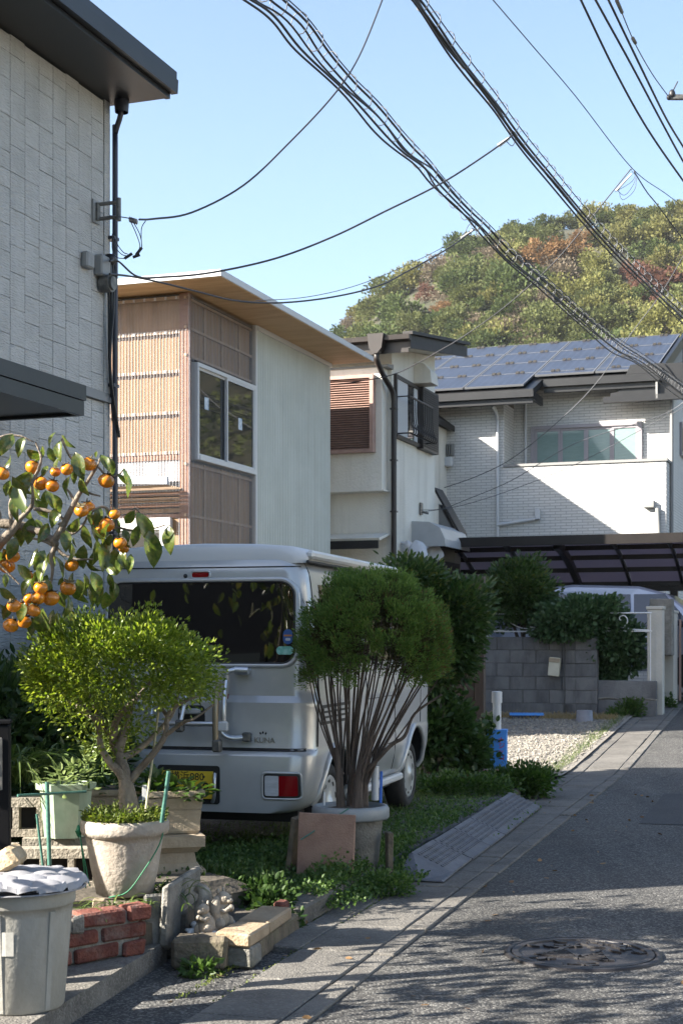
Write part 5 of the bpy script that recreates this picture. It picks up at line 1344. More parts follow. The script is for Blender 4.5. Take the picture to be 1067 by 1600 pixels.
mat_cover("moss_cover", "moss and tiny weeds in the gaps of the gutter", "moss", lambda q: (lambda s_, o_: tuple(rd(s_, o_, .003)))(q.uniform(5.8,9.), q.choice((-.60,-.44,-.605))+q.normal()*.012), 1400, mt['moss'], (.006,.014), (.005,.009), 35)
# ------------------------------------------------------------------ near left: ledge, bed, bricks, blocks, pots
mt['ledge'] = speckle(M("old concrete ledge", (.105,.097,.086), (.165,.155,.138), rough=.92, scale=5, bump=.8, bscale=50, coord='World', dirt=(.07,.068,.055), dscale=3, dst=(1,1,1)), .4, 120, (.32,.30,.27), .6)
b = MB(); b.prism([(-5,3.6),(-1.36,3.6),(-1.02,5.3),(-.765,6.46),(-.80,6.52),(-1.2,6.2),(-5,5.9)], 'z', -.04, .08)
tag(b.build("concrete_ledge", mt['ledge']), kind='structure')
bed = MB(); PB = [(-4.5,5.70),(-1.19,6.03),(-.84,6.36),(-.70,6.62),(-.62,7.02),(-.42,7.30),(-.75,7.75),(-1.3,8.1),(-4.5,8.9)]
cx, cy = -1.7, 7.0; rings = []
for k, (f_, z) in enumerate(((1,.0),(1,.17),(.9,.225),(.6,.235),(.3,.24))):
    for (x, y) in PB:
        rings.append((cx+(x-cx)*f_, cy+(y-cy)*f_, z + (.012*math.sin(x*23+y*31) if k > 1 else 0)))
n = len(PB); bed.add(rings+[(cx,cy,.24)], [(k*n+i, k*n+(i+1)%n, (k+1)*n+(i+1)%n, (k+1)*n+i) for k in range(4) for i in range(n)] + [(4*n+i, 4*n+(i+1)%n, 5*n) for i in range(n)])
tag(bed.build("planting_bed", mt['soil']), kind='structure')
mt['brick'] = M("red brick", (.115,.034,.025), (.18,.056,.037), rough=.9, scale=14, bump=1, bscale=70, rand=.2, dirt=(.24,.20,.17), dscale=9, dst=(1,1,1))
mt['mortar'] = M("mortar", (.14,.13,.115), (.22,.21,.185), rough=.95, scale=20, bump=1, bscale=80)
mt['tanblock'] = M("tan concrete block", (.28,.205,.13), (.36,.275,.185), rough=.9, scale=9, bump=.7, bscale=90, rand=.12, dirt=(.2,.17,.12), dscale=6, dst=(1,1,1))
mt['greyblock'] = M("grey concrete block", (.13,.124,.11), (.21,.2,.18), rough=.92, scale=8, bump=.9, bscale=70, rand=.15, dirt=(.07,.075,.05), dscale=6, dst=(1,1,1))
mt['mossy'] = M("mossy brown stone", (.085,.07,.05), (.17,.14,.10), rough=.95, scale=10, bump=1, bscale=50, dirt=(.05,.06,.025), dscale=7, dst=(1,1,1))
BA = math.atan2(.27,.295); bu = Vector((math.cos(BA), math.sin(BA), 0)); bn = Vector((-bu.y, bu.x, 0)); B0 = Vector((-1.105,5.93,.08))
bw = thing("brick_wall", "low weathered red brick wall edging the planting bed behind the plastic bucket", "brick wall")
rows = [[(-.44,-.21),(-.195,.03),(.045,.262),(.275,.385)], [(-.33,-.095),(-.08,.155),(.172,.392)], [(-.42,-.195),(-.18,.055),(.07,.287),(.302,.415)]]
rg = random.Random(9)
for r, row in enumerate(rows):
    for (a, c) in row:
        me = MB().cbox((0,0,0), (c-a, .10, .062), ch=.009, jit=.004, rng=rg).mesh("brick", mt['brick'])
        p = B0 + bu*((a+c)/2) + bn*(.05+rg.uniform(-.005,.006)) + Vector((0,0,.033+.071*r))
        link("brick", me, bw, p, (rg.uniform(-.02,.02), rg.uniform(-.015,.015), BA+rg.uniform(-.03,.03)))
b = MB(); c = B0+bu*-.03+bn*.056+Vector((0,0,.098)); b.cbox(c, (.80,.078,.196), (0,0,BA), ch=.01, jit=.004)
b.cbox(B0+bu*.05+bn*.0+Vector((0,0,.165)), (.06,.02,.07), (0,0,BA), ch=.008, jit=.006); b.build("mortar", mt['mortar'], bw)
def block(name, label, cat, c, sz, rot, mat, ch=.01, jit=.004, group=None, seed=0):
    o = MB().cbox((0,0,0), sz, ch=ch, jit=jit, rng=random.Random(seed)).build(name, mat, None, c, rot); return tag(o, label, cat, group)
block("concrete_slab", "dark grey slab standing upright right beside the brick wall's end", "slab", (-.80,6.42,.17), (.13,.03,.25), (.05,0,.5), mt['greyblock'], seed=2)
block("concrete_slab", "pale concrete slab standing on edge left of the stone squirrels", "slab", (-.725,6.66,.20), (.04,.56,.27), (0,.06,-.15), mt['greyblock'], seed=3)
block("stone_block", "mossy dark brown stone block lying in front of the stone squirrels", "block", (-.60,6.33,.062), (.235,.13,.135), (.02,0,-.10), mt['mossy'], .018, .008, seed=4)
block("edging_block", "flat tan block with a sunlit top, front piece of the edging", "block", (-.430,6.42,.118), (.16,.27,.06), (0,0,-.27), mt['tanblock'], .008, seed=5)
block("edging_block", "flat greyish tan block lying behind the sunlit tan one", "block", (-.350,6.76,.116), (.15,.36,.06), (0,0,-.24), mt['tanblock'], .010, seed=6)
block("edging_block", "grey block beneath the sunlit tan block at the road edge", "block", (-.435,6.37,.04), (.15,.14,.088), (0,0,-.27), mt['greyblock'], seed=7)
block("edging_block", "long mossy block beneath the rear flat tan block", "block", (-.352,6.79,.038), (.15,.64,.09), (0,0,-.25), mt['mossy'], seed=8)
block("brick", "single red brick half hidden by weeds at the end of the tan edging", "brick", (-.285,7.0,.12), (.05,.09,.075), (0,0,-.3), mt['brick'], seed=10)
block("wood_block", "small weathered wood block propping the large round pot", "block", (-1.035,6.30,.255), (.055,.09,.075), (0,.05,.1), M("weathered wood", (.28,.22,.15), (.40,.32,.23), rough=.85, scale=6, st=(1,1,6), bump=.5), .004, seed=11)
block("brick", "brown stone brick lying on its side under the large round pot", "brick", (-.98,6.42,.235), (.20,.10,.06), (0,0,.1), mt['mossy'], seed=12)
# pebbles by the squirrels
peb = MB(); rg = random.Random(4)
for i in range(38):
    x, y = rg.uniform(-.68,-.42), rg.uniform(6.42,6.72); peb.ell((x, y, .105+rg.uniform(0,.012)), (rg.uniform(.008,.02),)*2+(rg.uniform(.006,.014),), 7, 5, lump=.1, seed=i)
tag(peb.build("white_pebbles", M("white pebble", (.48,.47,.45), (.6,.59,.57), rough=.7, island=True)), "white pebbles round the stone squirrels", "pebbles", kind='stuff')
fill = MB(); fill.prism([(-.70,6.40),(-.50,6.38),(-.42,6.75),(-.36,7.05),(-.62,7.1)], 'z', 0, .10); tag(fill.build("soil_fill", mt['soil']), kind='structure')
# stone squirrels: two bodies with curled tails, one carving
mt['carved'] = M("carved grey stone", (.26,.225,.18), (.36,.32,.265), rough=.85, scale=12, bump=.6, bscale=90, dirt=(.14,.12,.09), dscale=10, dst=(1,1,1))
sq = thing("squirrel_statue", "small carved stone figure of two squirrels with curled tails, on the bed edge", "statue", (-.565,6.50,.10), .15)
def squirrel(b, o, yaw, s, lean=0.0):
    R = Matrix.Rotation(yaw, 3, 'Z'); o = Vector(o); e = lambda c, r, n=16, m=12, rot=None, l=0.0, sd=0: b.ell(o+R @ (Vector(c)*s), tuple(q*s for q in r), n, m, R=R @ (rot or Matrix.Identity(3)), lump=l, seed=sd)
    e((0,0,.048), (.036,.042,.052)); e((0,-.012,.088), (.026,.028,.030)); e((0,-.022,.124), (.025,.029,.025)); e((0,-.049,.118), (.012,.014,.011))
    for sx in (-1,1):
        e((sx*.016,-.012,.151), (.006,.005,.012), 8, 6); e((sx*.016,-.044,.131), (.0045,.004,.0045), 8, 6)
        e((sx*.028,-.020,.035), (.015,.030,.026)); e((sx*.022,-.052,.008), (.011,.024,.009), 10, 8)
        b.tube([o+R @ (Vector(p)*s) for p in ((sx*.026,-.014,.092),(sx*.024,-.044,.080),(sx*.008,-.056,.092))], [.010*s,.009*s,.008*s], 8)
    e((0,-.058,.094), (.011,.010,.011), 10, 8)
    q = smooth_pts([(0,.040,.012),(0,.066,.03),(0,.072,.07),(0,.060,.110),(0,.062,.140),(0,.082,.152),(0,.098,.138)], 5)
    b.tube([o+R @ (p*s) for p in q], [s*r for r in [.012+.016*math.sin(math.pi*min(1, (i+2)/len(q))**.8) for i in range(len(q))]], 12)
b = MB(); squirrel(b, (.025,.06,0), .9, 1.22); squirrel(b, (-.03,-.02,-.005), -.75, 1.0); b.lathe([(.001,.012),(.075,.010),(.082,.0),(.085,-.02)], 20)
b.build("figures", mt['carved'], sq)

# large round pot
pot = thing("round_pot", "large round beige stone pot with a rolled rim holding the green shrub", "pot", (-.963,6.55,.272), 0)
mt['potb'] = M("beige stoneware", (.30,.26,.215), (.38,.34,.29), rough=.85, scale=6, bump=.8, bscale=40, dirt=(.18,.16,.13), dscale=4, dst=(1,1,1))
b = MB(); b.lathe([(.02,.0),(.118,.0),(.126,.006),(.150,.12),(.168,.235),(.172,.262),(.188,.268),(.196,.285),(.196,.318),(.188,.332),(.176,.334),(.168,.322),(.165,.30)], 44, wob=.004); b.build("body", mt['potb'], pot)
MB().lathe([(.168,.30),(.12,.325),(.06,.335),(.001,.34)], 30).build("soil", mt['soil'], pot)
b = MB(); rg = random.Random(6)
b.tube(smooth_pts([(.185,-.04,.325),(.165,-.10,.23),(.10,-.14,.12),(.03,-.142,.03),(-.05,-.13,.005)],4), .0032, 5)
b.tube(smooth_pts([(-.198,-.02,.30),(-.18,-.07,.22),(-.172,-.05,.12),(-.168,-.03,.03)],4), .0035, 5); b.tube(smooth_pts([(-.2,-.03,.29),(-.17,-.09,.20),(-.14,-.10,.05)],4), .003, 5)
b.ell((-.196,-.045,.285), (.016,.012,.022), 8, 6, lump=.3)
b.build("green_string", M("green string", (.01,.16,.07), rough=.6), pot)
q = np.random.default_rng(5); P, D_ = [], []
for i in range(2600):
    a_, r_ = q.uniform(0, 6.28), .185*math.sqrt(q.uniform(0,1)); P.append((-.963+r_*math.cos(a_), 6.55+r_*math.sin(a_), .60+abs(q.normal())*.022)); D_.append((q.normal()+math.cos(a_)*r_*5, q.normal()+math.sin(a_)*r_*5, abs(q.normal())+.2))
tag(link("pot_moss", leaf_mesh("pot_moss", P, D_, q.uniform(.014,.03,len(P)), q.uniform(.006,.012,len(P)), mt['moss'], .2, .2, 4)), "low feathery green cover round the trunk in the large pot", "ground cover", kind='stuff')

# rectangular planter with greens, on a pedestal
mt['planter'] = M("tan moulded planter", (.31,.25,.18), (.39,.325,.24), rough=.75, scale=8, bump=.4, bscale=60, dirt=(.28,.23,.16), dscale=5, dst=(1,1,.5))
def planter(name, label, c, w, d, h, rz, mat, ribs=3):
    t = thing(name, label, "planter", c, rz)
    b = MB(); s0 = .80
    for i in range(ribs):
        z0, z1 = h*.86*i/ribs, h*.86*(i+1)/ribs-.006; k0, k1 = s0+(.94-s0)*i/ribs, s0+(.94-s0)*(i+.9)/ribs
        b.add([(-w/2*k0,-d/2*k0,z0),(w/2*k0,-d/2*k0,z0),(w/2*k0,d/2*k0,z0),(-w/2*k0,d/2*k0,z0),(-w/2*k1,-d/2*k1,z1),(w/2*k1,-d/2*k1,z1),(w/2*k1,d/2*k1,z1),(-w/2*k1,d/2*k1,z1)], [(3,2,1,0),(4,5,6,7),(0,1,5,4),(1,2,6,5),(2,3,7,6),(3,0,4,7)])
    b.box(-w/2*.84,-d/2*.84,.01,w/2*.84,d/2*.84,h*.86); b.build("body", mat, t)
    r = MB(); 
    for (x0,y0,x1,y1) in ((-w/2,-d/2,w/2,-d/2+.02),(-w/2,d/2-.02,w/2,d/2),(-w/2,-d/2+.02,-w/2+.02,d/2-.02),(w/2-.02,-d/2+.02,w/2,d/2-.02)): r.box(x0,y0,h*.87,x1,y1,h)
    r.build("rim", mat, t); bxo("soil", (-w/2+.02,-d/2+.02,h*.88,w/2-.02,d/2-.02,h*.95), mt['soil'], t); return t
planter("rect_planter", "tan ribbed planter of leafy greens in front of the van's number plate", (-.865,7.55,.42), .30,.24,.215, .25, mt['planter'])
planter("rect_planter", "tan ribbed planter half hidden behind the shrub's trunk", (-1.20,7.62,.42), .32,.24,.215, .1, mt['planter'])
pd = thing("pedestal", "stepped stone pedestal under the planter of leafy greens", "pedestal", (-.845,7.50,.20), .25)
b = MB()
for (z0, z1, w0, w1) in ((0,.045,.27,.27),(.045,.075,.245,.20),(.075,.13,.19,.17),(.13,.16,.19,.24),(.16,.215,.265,.265)):
    b.add([(-w0/2,-w0/2,z0),(w0/2,-w0/2,z0),(w0/2,w0/2,z0),(-w0/2,w0/2,z0),(-w1/2,-w1/2,z1),(w1/2,-w1/2,z1),(w1/2,w1/2,z1),(-w1/2,w1/2,z1)], [(3,2,1,0),(4,5,6,7),(0,1,5,4),(1,2,6,5),(2,3,7,6),(3,0,4,7)])
b.build("column", mt['planter'], pd)
def rosette(name, label, cat, cs, n, L, Wd, mat, seed, upk=1.0, six=True):
    q = np.random.default_rng(seed); P, D_ = [], []
    for c, r in cs:
        for i in range(n):
            e = q.normal(size=3); P.append(np.array(c)+e*np.array(r)); D_.append(e*np.array([1,1,.5])+np.array([0,0,.5*upk]))
    P = np.array(P); m = len(P); t = plant(name, label, cat)
    link("leaves", leaf_mesh("leaves", P, D_, q.uniform(*L, m), q.uniform(*Wd, m), mat, .15, .25, seed, six), t)
    b = MB()
    for c, r in cs: b.tube([(c[0],c[1],c[2]-r[2]*2.2-.03),(c[0],c[1],c[2])], [.006,.004], 5)
    tag(b.build("stems", mt['weed'], t), kind='stuff'); return t
rosette("leafy_greens", "leafy greens growing in the tan planter before the number plate", "plant", [((-.96,7.52,.635),(.05,.05,.02)),((-.86,7.52,.635),(.05,.05,.02)),((-.77,7.50,.63),(.03,.04,.02)),((-.95,7.56,.665),(.03,.04,.025))], 34, (.05,.09), (.035,.06), mt['weed'], 41)
rosette("leafy_greens", "low leafy greens in the planter behind the shrub's trunk", "plant", [((-1.28,7.6,.655),(.06,.05,.025)),((-1.14,7.6,.655),(.06,.05,.025))], 36, (.04,.07), (.03,.05), mt['weed'], 42)
# green planter and its jade plant
mt['greenpot'] = M("pale green plastic", (.20,.27,.19), (.28,.34,.25), rough=.6, scale=6, dirt=(.15,.16,.11), dscale=5, dst=(1,1,.4))
gp = thing("green_planter", "pale green six sided plastic planter standing on the hollow blocks", "planter", (-1.345,7.2,.44), .2)
b = MB(); H6 = [(math.cos(math.pi/3*i), math.sin(math.pi/3*i)) for i in range(6)]
def hexring(b, r0, z0, r1, z1): b.add([(r0*x,r0*y,z0) for x,y in H6]+[(r1*x,r1*y,z1) for x,y in H6], [(i,(i+1)%6,6+(i+1)%6,6+i) for i in range(6)])
hexring(b, .105,0,.125,.225); b.add([(.105*x,.105*y,0) for x,y in H6], [(5,4,3,2,1,0)]); b.build("body", mt['greenpot'], gp)
b = MB(); hexring(b,.126,.222,.145,.232); hexring(b,.145,.232,.147,.262); hexring(b,.147,.262,.128,.264); hexring(b,.128,.264,.12,.235); b.build("rim", mt['greenpot'], gp)
MB().add and MB().disc((0,0,.236), .118, 12).build("soil", mt['soil'], gp)
rosette("jade_plant", "succulent with thick pale green leaves in the green planter", "plant", [((-1.30,7.16,.74),(.06,.05,.03)),((-1.22,7.12,.80),(.05,.05,.04)),((-1.15,7.10,.87),(.045,.04,.04)),((-1.36,7.15,.725),(.05,.04,.02)),((-1.10,7.1,.93),(.03,.03,.03))], 60, (.03,.05), (.018,.028), leafm("jade leaves", (.13,.19,.06), (.27,.33,.13), .25, .35), 43)
# hollow concrete blocks
mt['hollow'] = M("hollow concrete block", (.26,.23,.185), (.35,.315,.26), rough=.95, scale=8, bump=.9, bscale=60, rand=.1, dirt=(.2,.18,.14), dscale=4, dst=(1,1,1))
def hollow(label, c, rz):
    b = MB(); w, d, h = .39, .10, .19
    b.box(-w/2,-d/2,h-.045,w/2,d/2,h); b.box(-w/2,-d/2,0,w/2,d/2,.035)
    for x0, x1 in ((-w/2,-w/2+.03),(-.08,-.05),(.05,.08),(w/2-.03,w/2)): b.box(x0,-d/2+.001,.035,x1,d/2-.001,h-.045)
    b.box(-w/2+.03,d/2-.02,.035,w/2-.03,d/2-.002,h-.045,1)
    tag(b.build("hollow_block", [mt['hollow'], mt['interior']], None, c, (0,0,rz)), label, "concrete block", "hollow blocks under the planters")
hollow("sunlit hollow concrete block left of the large round pot", (-1.33,6.92,.235), .05)
hollow("hollow concrete block at the back, under the green planter", (-1.36,7.22,.245), .1)
hollow("hollow concrete block beside the black post, upper one", (-1.66,7.25,.437), .05)
hollow("hollow concrete block beside the black post, lower one", (-1.74,7.02,.237), .02)
hollow("hollow concrete block lying under the hidden rear planter", (-1.02,7.56,.225), .1)
hollow("hollow concrete block under the left half of the rear planter", (-1.26,7.6,.225), .1)
# strap leaved plants
def straps(name, label, base_, n, L, w, mat, seed, spread=1.0, bias=(0,0)):
    rg = random.Random(seed); b = MB(); t = plant(name, label, "plant")
    for i in range(n):
        a_ = rg.uniform(0, 6.28); el = rg.uniform(.7, 1.45); l = L*rg.uniform(.6,1.15); bx_ = Vector(base_)+Vector((rg.gauss(0,.03),rg.gauss(0,.03),0))*spread
        d = Vector((math.cos(a_)+bias[0], math.sin(a_)+bias[1], 0)).normalized(); sd_ = Vector((-d.y, d.x, 0)); vs = []; p = bx_.copy(); N_ = 8; th = el
        for k in range(N_+1):
            ww = w*(.6+.4*math.sin(math.pi*min(1,k/N_*1.2)))*(1-(k/N_)**3)*.5+.0006
            vs += [tuple(p-sd_*ww+Vector((0,0,ww*.5))), tuple(p), tuple(p+sd_*ww+Vector((0,0,ww*.5)))]
            p = p+(d*math.cos(th)+Vector((0,0,math.sin(th))))*(l/N_); th -= rg.uniform(.22,.42)
        b.add(vs, [(3*k+j,3*k+j+1,3*k+4+j,3*k+3+j) for k in range(N_) for j in (0,1)])
    tag(b.build("blades", mat, t), kind='stuff'); return t
straps("strap_leaf_plant", "big clump of long arching strap leaves behind the black post", (-1.66,7.45,.68), 95, .52, .016, mt['grass'], 51, 2.2, (.35,-.1))
straps("strap_leaf_plant", "clump of bright narrow leaves in the bed between pot and pale slab", (-.80,6.62,.24), 46, .20, .009, mt['grass'], 52, 1.6)
straps("strap_leaf_plant", "small tuft of narrow leaves behind the red brick wall", (-1.02,6.22,.24), 34, .15, .008, mt['grass'], 53, 2.0)
straps("strap_leaf_plant", "thin grassy tuft at the foot of the green stakes", (-1.42,6.65,.24), 26, .16, .007, mt['grass'], 54, 1.8)
straps("strap_leaf_plant", "narrow leaved tuft in front of the large round pot", (-.90,6.33,.24), 30, .14, .008, mt['grass'], 56, 1.8)
def cl(px, py, Y): return at(px, py, Y)
blob("broadleaf_weeds", "dark broad leaved weeds sprawling behind the stone squirrels and over the kerb", "weeds",
     [(cl(400,1400,7.35),(.17,.15,.035),60,46,.035),(cl(325,1390,7.45),(.20,.16,.05),50,46,.035),(cl(425,1420,7.2),(.07,.09,.05),24,24,.035),(cl(448,1450,7.1),(.045,.06,.05),14,20,.03),(cl(270,1395,7.3),(.14,.12,.04),22,40,.035)],
     leafm('dark ragged leaves', (.022,.052,.012), (.05,.09,.02), .25, .6, .3), (.022,.045), (.016,.032), 57, six=True)
blob("small_weeds", "small ragged weed at the foot of the mossy stone block", "weeds", [(cl(312,1515,6.18),(.05,.03,.01),6,14,.014)], mt['weed'], (.03,.05), (.02,.03), 58)
blob("small_weeds", "creeping weed hanging over the corner of the kerb below the conifer pot", "weeds", [(cl(600,1385,8.05),(.14,.1,.05),20,40,.03)], mt['clover'], (.016,.03), (.014,.024), 59)
# bucket with ridged lid, stone on it
bk = thing("plastic_bucket", "large weathered grey plastic bucket with a ridged lid at the lower left corner", "bucket", (-1.165,5.32,.08), .2)
mt['bucket'] = M("weathered grey plastic", (.29,.282,.25), (.365,.355,.325), rough=.6, scale=5, st=(1,1,.4), bump=.25, bscale=50, dirt=(.24,.23,.18), dscale=5, dst=(1,1,.3))
mt['lid'] = M("grey lid plastic", (.24,.24,.26), (.31,.31,.33), rough=.5, scale=8, bump=.2, bscale=40, dirt=(.3,.29,.27), dscale=5, dst=(1,1,1))
MB().lathe([(.02,.0),(.155,.0),(.162,.008),(.186,.34),(.190,.37),(.198,.372),(.203,.38),(.203,.435),(.195,.44)], 48).build("body", mt['bucket'], bk)
b = MB()
for k in range(6):
    a_ = 2*math.pi*k/6+.15; b.box(0,0,0,0,0,0) if False else None
    R3 = Matrix.Rotation(a_, 3, 'Z'); vs = [R3 @ Vector(p) for p in ((.158,-.012,.01),(.158,.012,.01),(.189,.012,.36),(.189,-.012,.36),(.164,-.010,.01),(.164,.010,.01),(.194,.010,.36),(.194,-.010,.36))]
    b.add(vs, [(4,5,6,7),(0,1,5,4),(1,2,6,5),(2,3,7,6),(3,0,4,7)])
b.build("ribs", mt['bucket'], bk)
b = MB(); NG = 64; RL = .243; gi = {}
def lidz(x, y):
    row = math.floor((y+.3)/.068); fy = (y+.3)/.068-row; xx = x+.05*(row % 2); fx = (xx/.10) % 1.0
    return .452+.020*(1-(x*x+y*y)/RL**2)+.011*math.sin(math.pi*fx)**.7*(.35+.65*fy)+.010*fy
vs = []; fs = []
for i in range(NG+1):
    for j in range(NG*2+1):
        u, v = -1+2*i/NG, -1+2*j/(NG*2); du = math.sqrt(max(1e-9, 1-v*v*.5)); dv = math.sqrt(max(1e-9, 1-u*u*.5))
        x, y = u*du*RL, v*dv*RL; a_ = math.atan2(y, x); k_ = 1+.03*math.cos(a_*13)*((x*x+y*y)/RL**2)**3; rr = math.hypot(u*du, v*dv)
        vs.append((x*k_, y*k_, lidz(x, y)-.02*max(0, (rr-.96)/.04)))
m_ = NG*2+1; fs = [(i*m_+j, (i+1)*m_+j, (i+1)*m_+j+1, i*m_+j+1) for i in range(NG) for j in range(NG*2)]
b.add(vs, fs, 0)
b.lathe([(.235,.435),(.243,.43),(.205,.44)], 40); lo = b.build("lid", mt['lid'], bk)
b = MB(); q = [(-.185*math.cos(t)*1.0, 0) for t in (0,)]; vs = []
for z in (.215,.30):
    for t in (-2.1,-1.95,-1.8,-1.65): r = .1775+.07*(z-.2)+.003; vs.append((r*math.cos(t), r*math.sin(t), z))
b.add(vs, [(i,i+1,5+i,4+i) for i in range(3)]); b.build("label_sticker", M("torn label", (.55,.54,.50), (.42,.41,.37), rough=.5, scale=20), bk)
st_ = MB(); st_.cbox((0,0,0), (.125,.09,.075), ch=.016, jit=.008, rng=random.Random(3)); o = st_.build("stone", M("yellowish stone", (.30,.23,.14), (.44,.35,.23), rough=.9, scale=12, bump=1, bscale=60), None, (-1.21,5.34,.605), (.25,-.42,-.5)); tag(o, "rough tan brick-shaped stone lying on the bucket's ridged lid", "stone")
# black gate post
gp_ = thing("gate_post", "black metal post with a latch plate at the left edge", "post", (-1.31,5.62,.0), .15)
mt['black'] = M("black metal", (.004,.004,.005), (.006,.006,.007), spec=.15, rough=.6, scale=5)
b = MB(); b.cbox((0,0,.54), (.095,.08,1.08), ch=.006); b.cbox((-.065,.0,.545), (.03,.06,1.07), ch=.005); b.cbox((0,0,1.088), (.105,.09,.016), ch=.004); b.build("post", mt['black'], gp_)
b = MB(); b.cbox((.012,-.043,.93), (.016,.01,.20), ch=.003); b.cbox((-.008,-.046,.915), (.028,.014,.045), ch=.006); b.build("latch_plate", mt['bracket'], gp_)
# stakes
mt['stake'] = M("green coated stake", (.03,.11,.085), (.05,.15,.12), rough=.45, scale=30, st=(1,1,3))
def stake(label, pts, r, mat=None, name="garden_stake"): 
    o = MB().tube(pts, r, 8).build(name, mat or mt['stake']); tag(o, label, "stake"); return o
stake("thick upright green stake beside the green planter", [at(78,1352,6.75), at(74,1222,6.8)], .010)
stake("horizontal green stake tied between the black post and the green planter", [at(28,1243,6.6), at(135,1237,6.85)], .006)
stake("short thin green stake left of the thick upright one", [at(68,1355,6.7), at(58,1272,6.7)], .006)
stake("pale bamboo cane slanting up through the shrub's branches", [at(228,1268,6.5), at(250,1095,6.6)], .0055, M("bamboo cane", (.36,.33,.2), rough=.6))
stake("dark green leaning stake at the right rim of the large pot", [at(253,1285,6.42), at(264,1205,6.42)], .009)
o = MB().cbox((0,0,0), (.022,.003,.085), ch=.001).build("plant_tag", mt['white_metal'], None, at(226,1240,7.3), (0,.02,.1)); tag(o, "plain white plant tag in the planter behind the large pot", "plant tag")

# conifer's pot, board, pipe
cp_ = thing("rimmed_pot", "round concrete pot with thick grey plastic rim holding the conifer", "pot", (.052,8.45,.09))
mt['rim'] = M("grey plastic rim", (.19,.21,.225), (.24,.26,.27), rough=.5, scale=6)
MB().lathe([(.02,0),(.150,0),(.158,.01),(.185,.29),(.185,.30)], 40).build("body", mt['greyblock'], cp_)
MB().lathe([(.186,.285),(.215,.288),(.222,.30),(.222,.345),(.212,.362),(.195,.365),(.185,.35),(.182,.33)], 44).build("rim", mt['rim'], cp_)
MB().lathe([(.184,.335),(.1,.35),(.001,.355)], 30).build("soil", mt['soil'], cp_)
MB().tube([at(545,1263,8.19)-Vector((.052,8.45,.09)), at(470,1312,8.09)-Vector((.052,8.45,.09))], .0045, 6).build("green_tie", mt['stake'], cp_)
mt['pink'] = M("pinkish board", (.22,.135,.10), (.28,.18,.135), rough=.9, scale=10, bump=.5, bscale=120, dirt=(.25,.17,.12), dscale=5, dst=(1,1,1))
block("board", "square pinkish brown board leaning on the conifer's pot", "board", (-.085,8.12,.27), (.315,.035,.34), (-.10,.03,-.10), mt['pink'], .004, .002, seed=20)
block("board", "dark mossy board edge leaning left of the pinkish board", "board", (-.245,8.30,.26), (.03,.22,.30), (0,.12,-.35), mt['mossy'], .004, seed=21)
block("wood_block", "short dark wood stake standing at the right side of the conifer's pot", "block", (.27,8.36,.19), (.035,.05,.24), (0,0,.2), mt['mossy'], .004, seed=22)
pv = MB(); p = at(586,1250,8.56); pv.tube([p, p+Vector((0,0,.19))], .022, 14); pv.tube([p+Vector((.0,0,.19)), p+Vector((0,0,.196))], .024, 14); tag(pv.build("white_pipe", mt['white_metal']), "short white plastic pipe standing in the conifer's pot", "pipe")
o = block("blue_marker", "bright blue plastic strip next to the white pipe in the conifer's pot", "marker", at(595,1232,8.56), (.016,.01,.20), (0,.03,0), M("blue plastic", (.03,.13,.50), rough=.4), .003, .001)
o = MB().cbox((0,0,0), (.010,.003,.075), ch=.001).build("plant_tag", mt['white_metal'], None, at(507,1248,8.32), (0,.02,.1)); tag(o, "thin white plant tag at the left edge of the conifer's pot", "plant tag")

# ------------------------------------------------------------------ by the block wall
fc = thing("panel_fence", "tall dark brown panel fence behind the hedge shrub", "fence", (1.36,14.15,.0), TH)
mt['fence'] = M("dark brown boards", (.045,.033,.027), (.075,.055,.045), rough=.75, scale=6, st=(4,4,.5), rand=.15)
bmesh_ = MB().cbox((0,0,.99), (.148,.022,1.94), ch=.003).mesh("board", mt['fence'])
for i in range(9): link("board", bmesh_, fc, (-.16-i*.152, RNG.uniform(-.003,.003), 0))
MB().cbox((-.03,0,1.0), (.09,.09,2.02), ch=.005).build("post", mt['fence'], fc)
for z in (.35,1.0,1.7): bxo("rail", (-1.5,.012,z-.03,-.08,.05,z+.03), mt['fence'], fc)
# drain pipe in a blue bin on bricks
bb = thing("blue_bin", "bright blue bin with red handwriting standing on bricks by the gravel lot", "bin", (1.43,13.62,.10), -.15)
mt['bluebin'] = M("bright blue plastic", (.05,.24,.68), (.065,.28,.75), rough=.45, scale=4)
b = MB(); r = [(-.098,-.075),(.098,-.075),(.105,-.06),(.105,.06),(.098,.075),(-.098,.075),(-.105,.06),(-.105,-.06)]
b.prism([(x*.96,y*.96) for x,y in r], 'z', .12, .45); b.prism(r, 'z', .45, .475); b.build("body", mt['bluebin'], bb)
mt['redink'] = M("red paint", (.42,.015,.03), rough=.6)
for i, ch_ in enumerate("ナジッコ"):
    link("lettering", text_mesh(ch_, .062, mt['redink'], .0008), bb, (.045+.006*(i%2), -.0745, .375-.052*i), (math.pi/2, .08, 0))
pp = MB(); p0 = Vector((1.433,13.60,.42)); pp.tube([p0, p0+Vector((0,0,.40))], .040, 18); pp.tube([p0+Vector((0,0,.40)), p0+Vector((0,0,.50))], .049, 18); pp.ell(p0+Vector((0,0,.50)), (.049,.049,.008), 18, 6)
tag(pp.build("standpipe", M("grey white pipe", (.52,.53,.54), (.58,.59,.60), rough=.45, scale=3)), "grey white standpipe with a cap rising out of the blue bin", "pipe")
rg = random.Random(8)
for i, (lb, c, rz) in enumerate((("weathered brown brick at the right corner under the blue bin",(1.57,13.72,.145),.3),("weathered brown brick in front, under the blue bin",(1.38,13.70,.145),-.1),("lower brown brick sunk in weeds at the blue bin's foot",(1.55,13.60,.075),.1),("orange brown brick lying in weeds left of the blue bin",(1.10,13.45,.13),.05))):
    block("brick", lb, "brick", c, (.21,.10,.085), (0,0,rz), mt['brick'], .008, .004, seed=30+i)
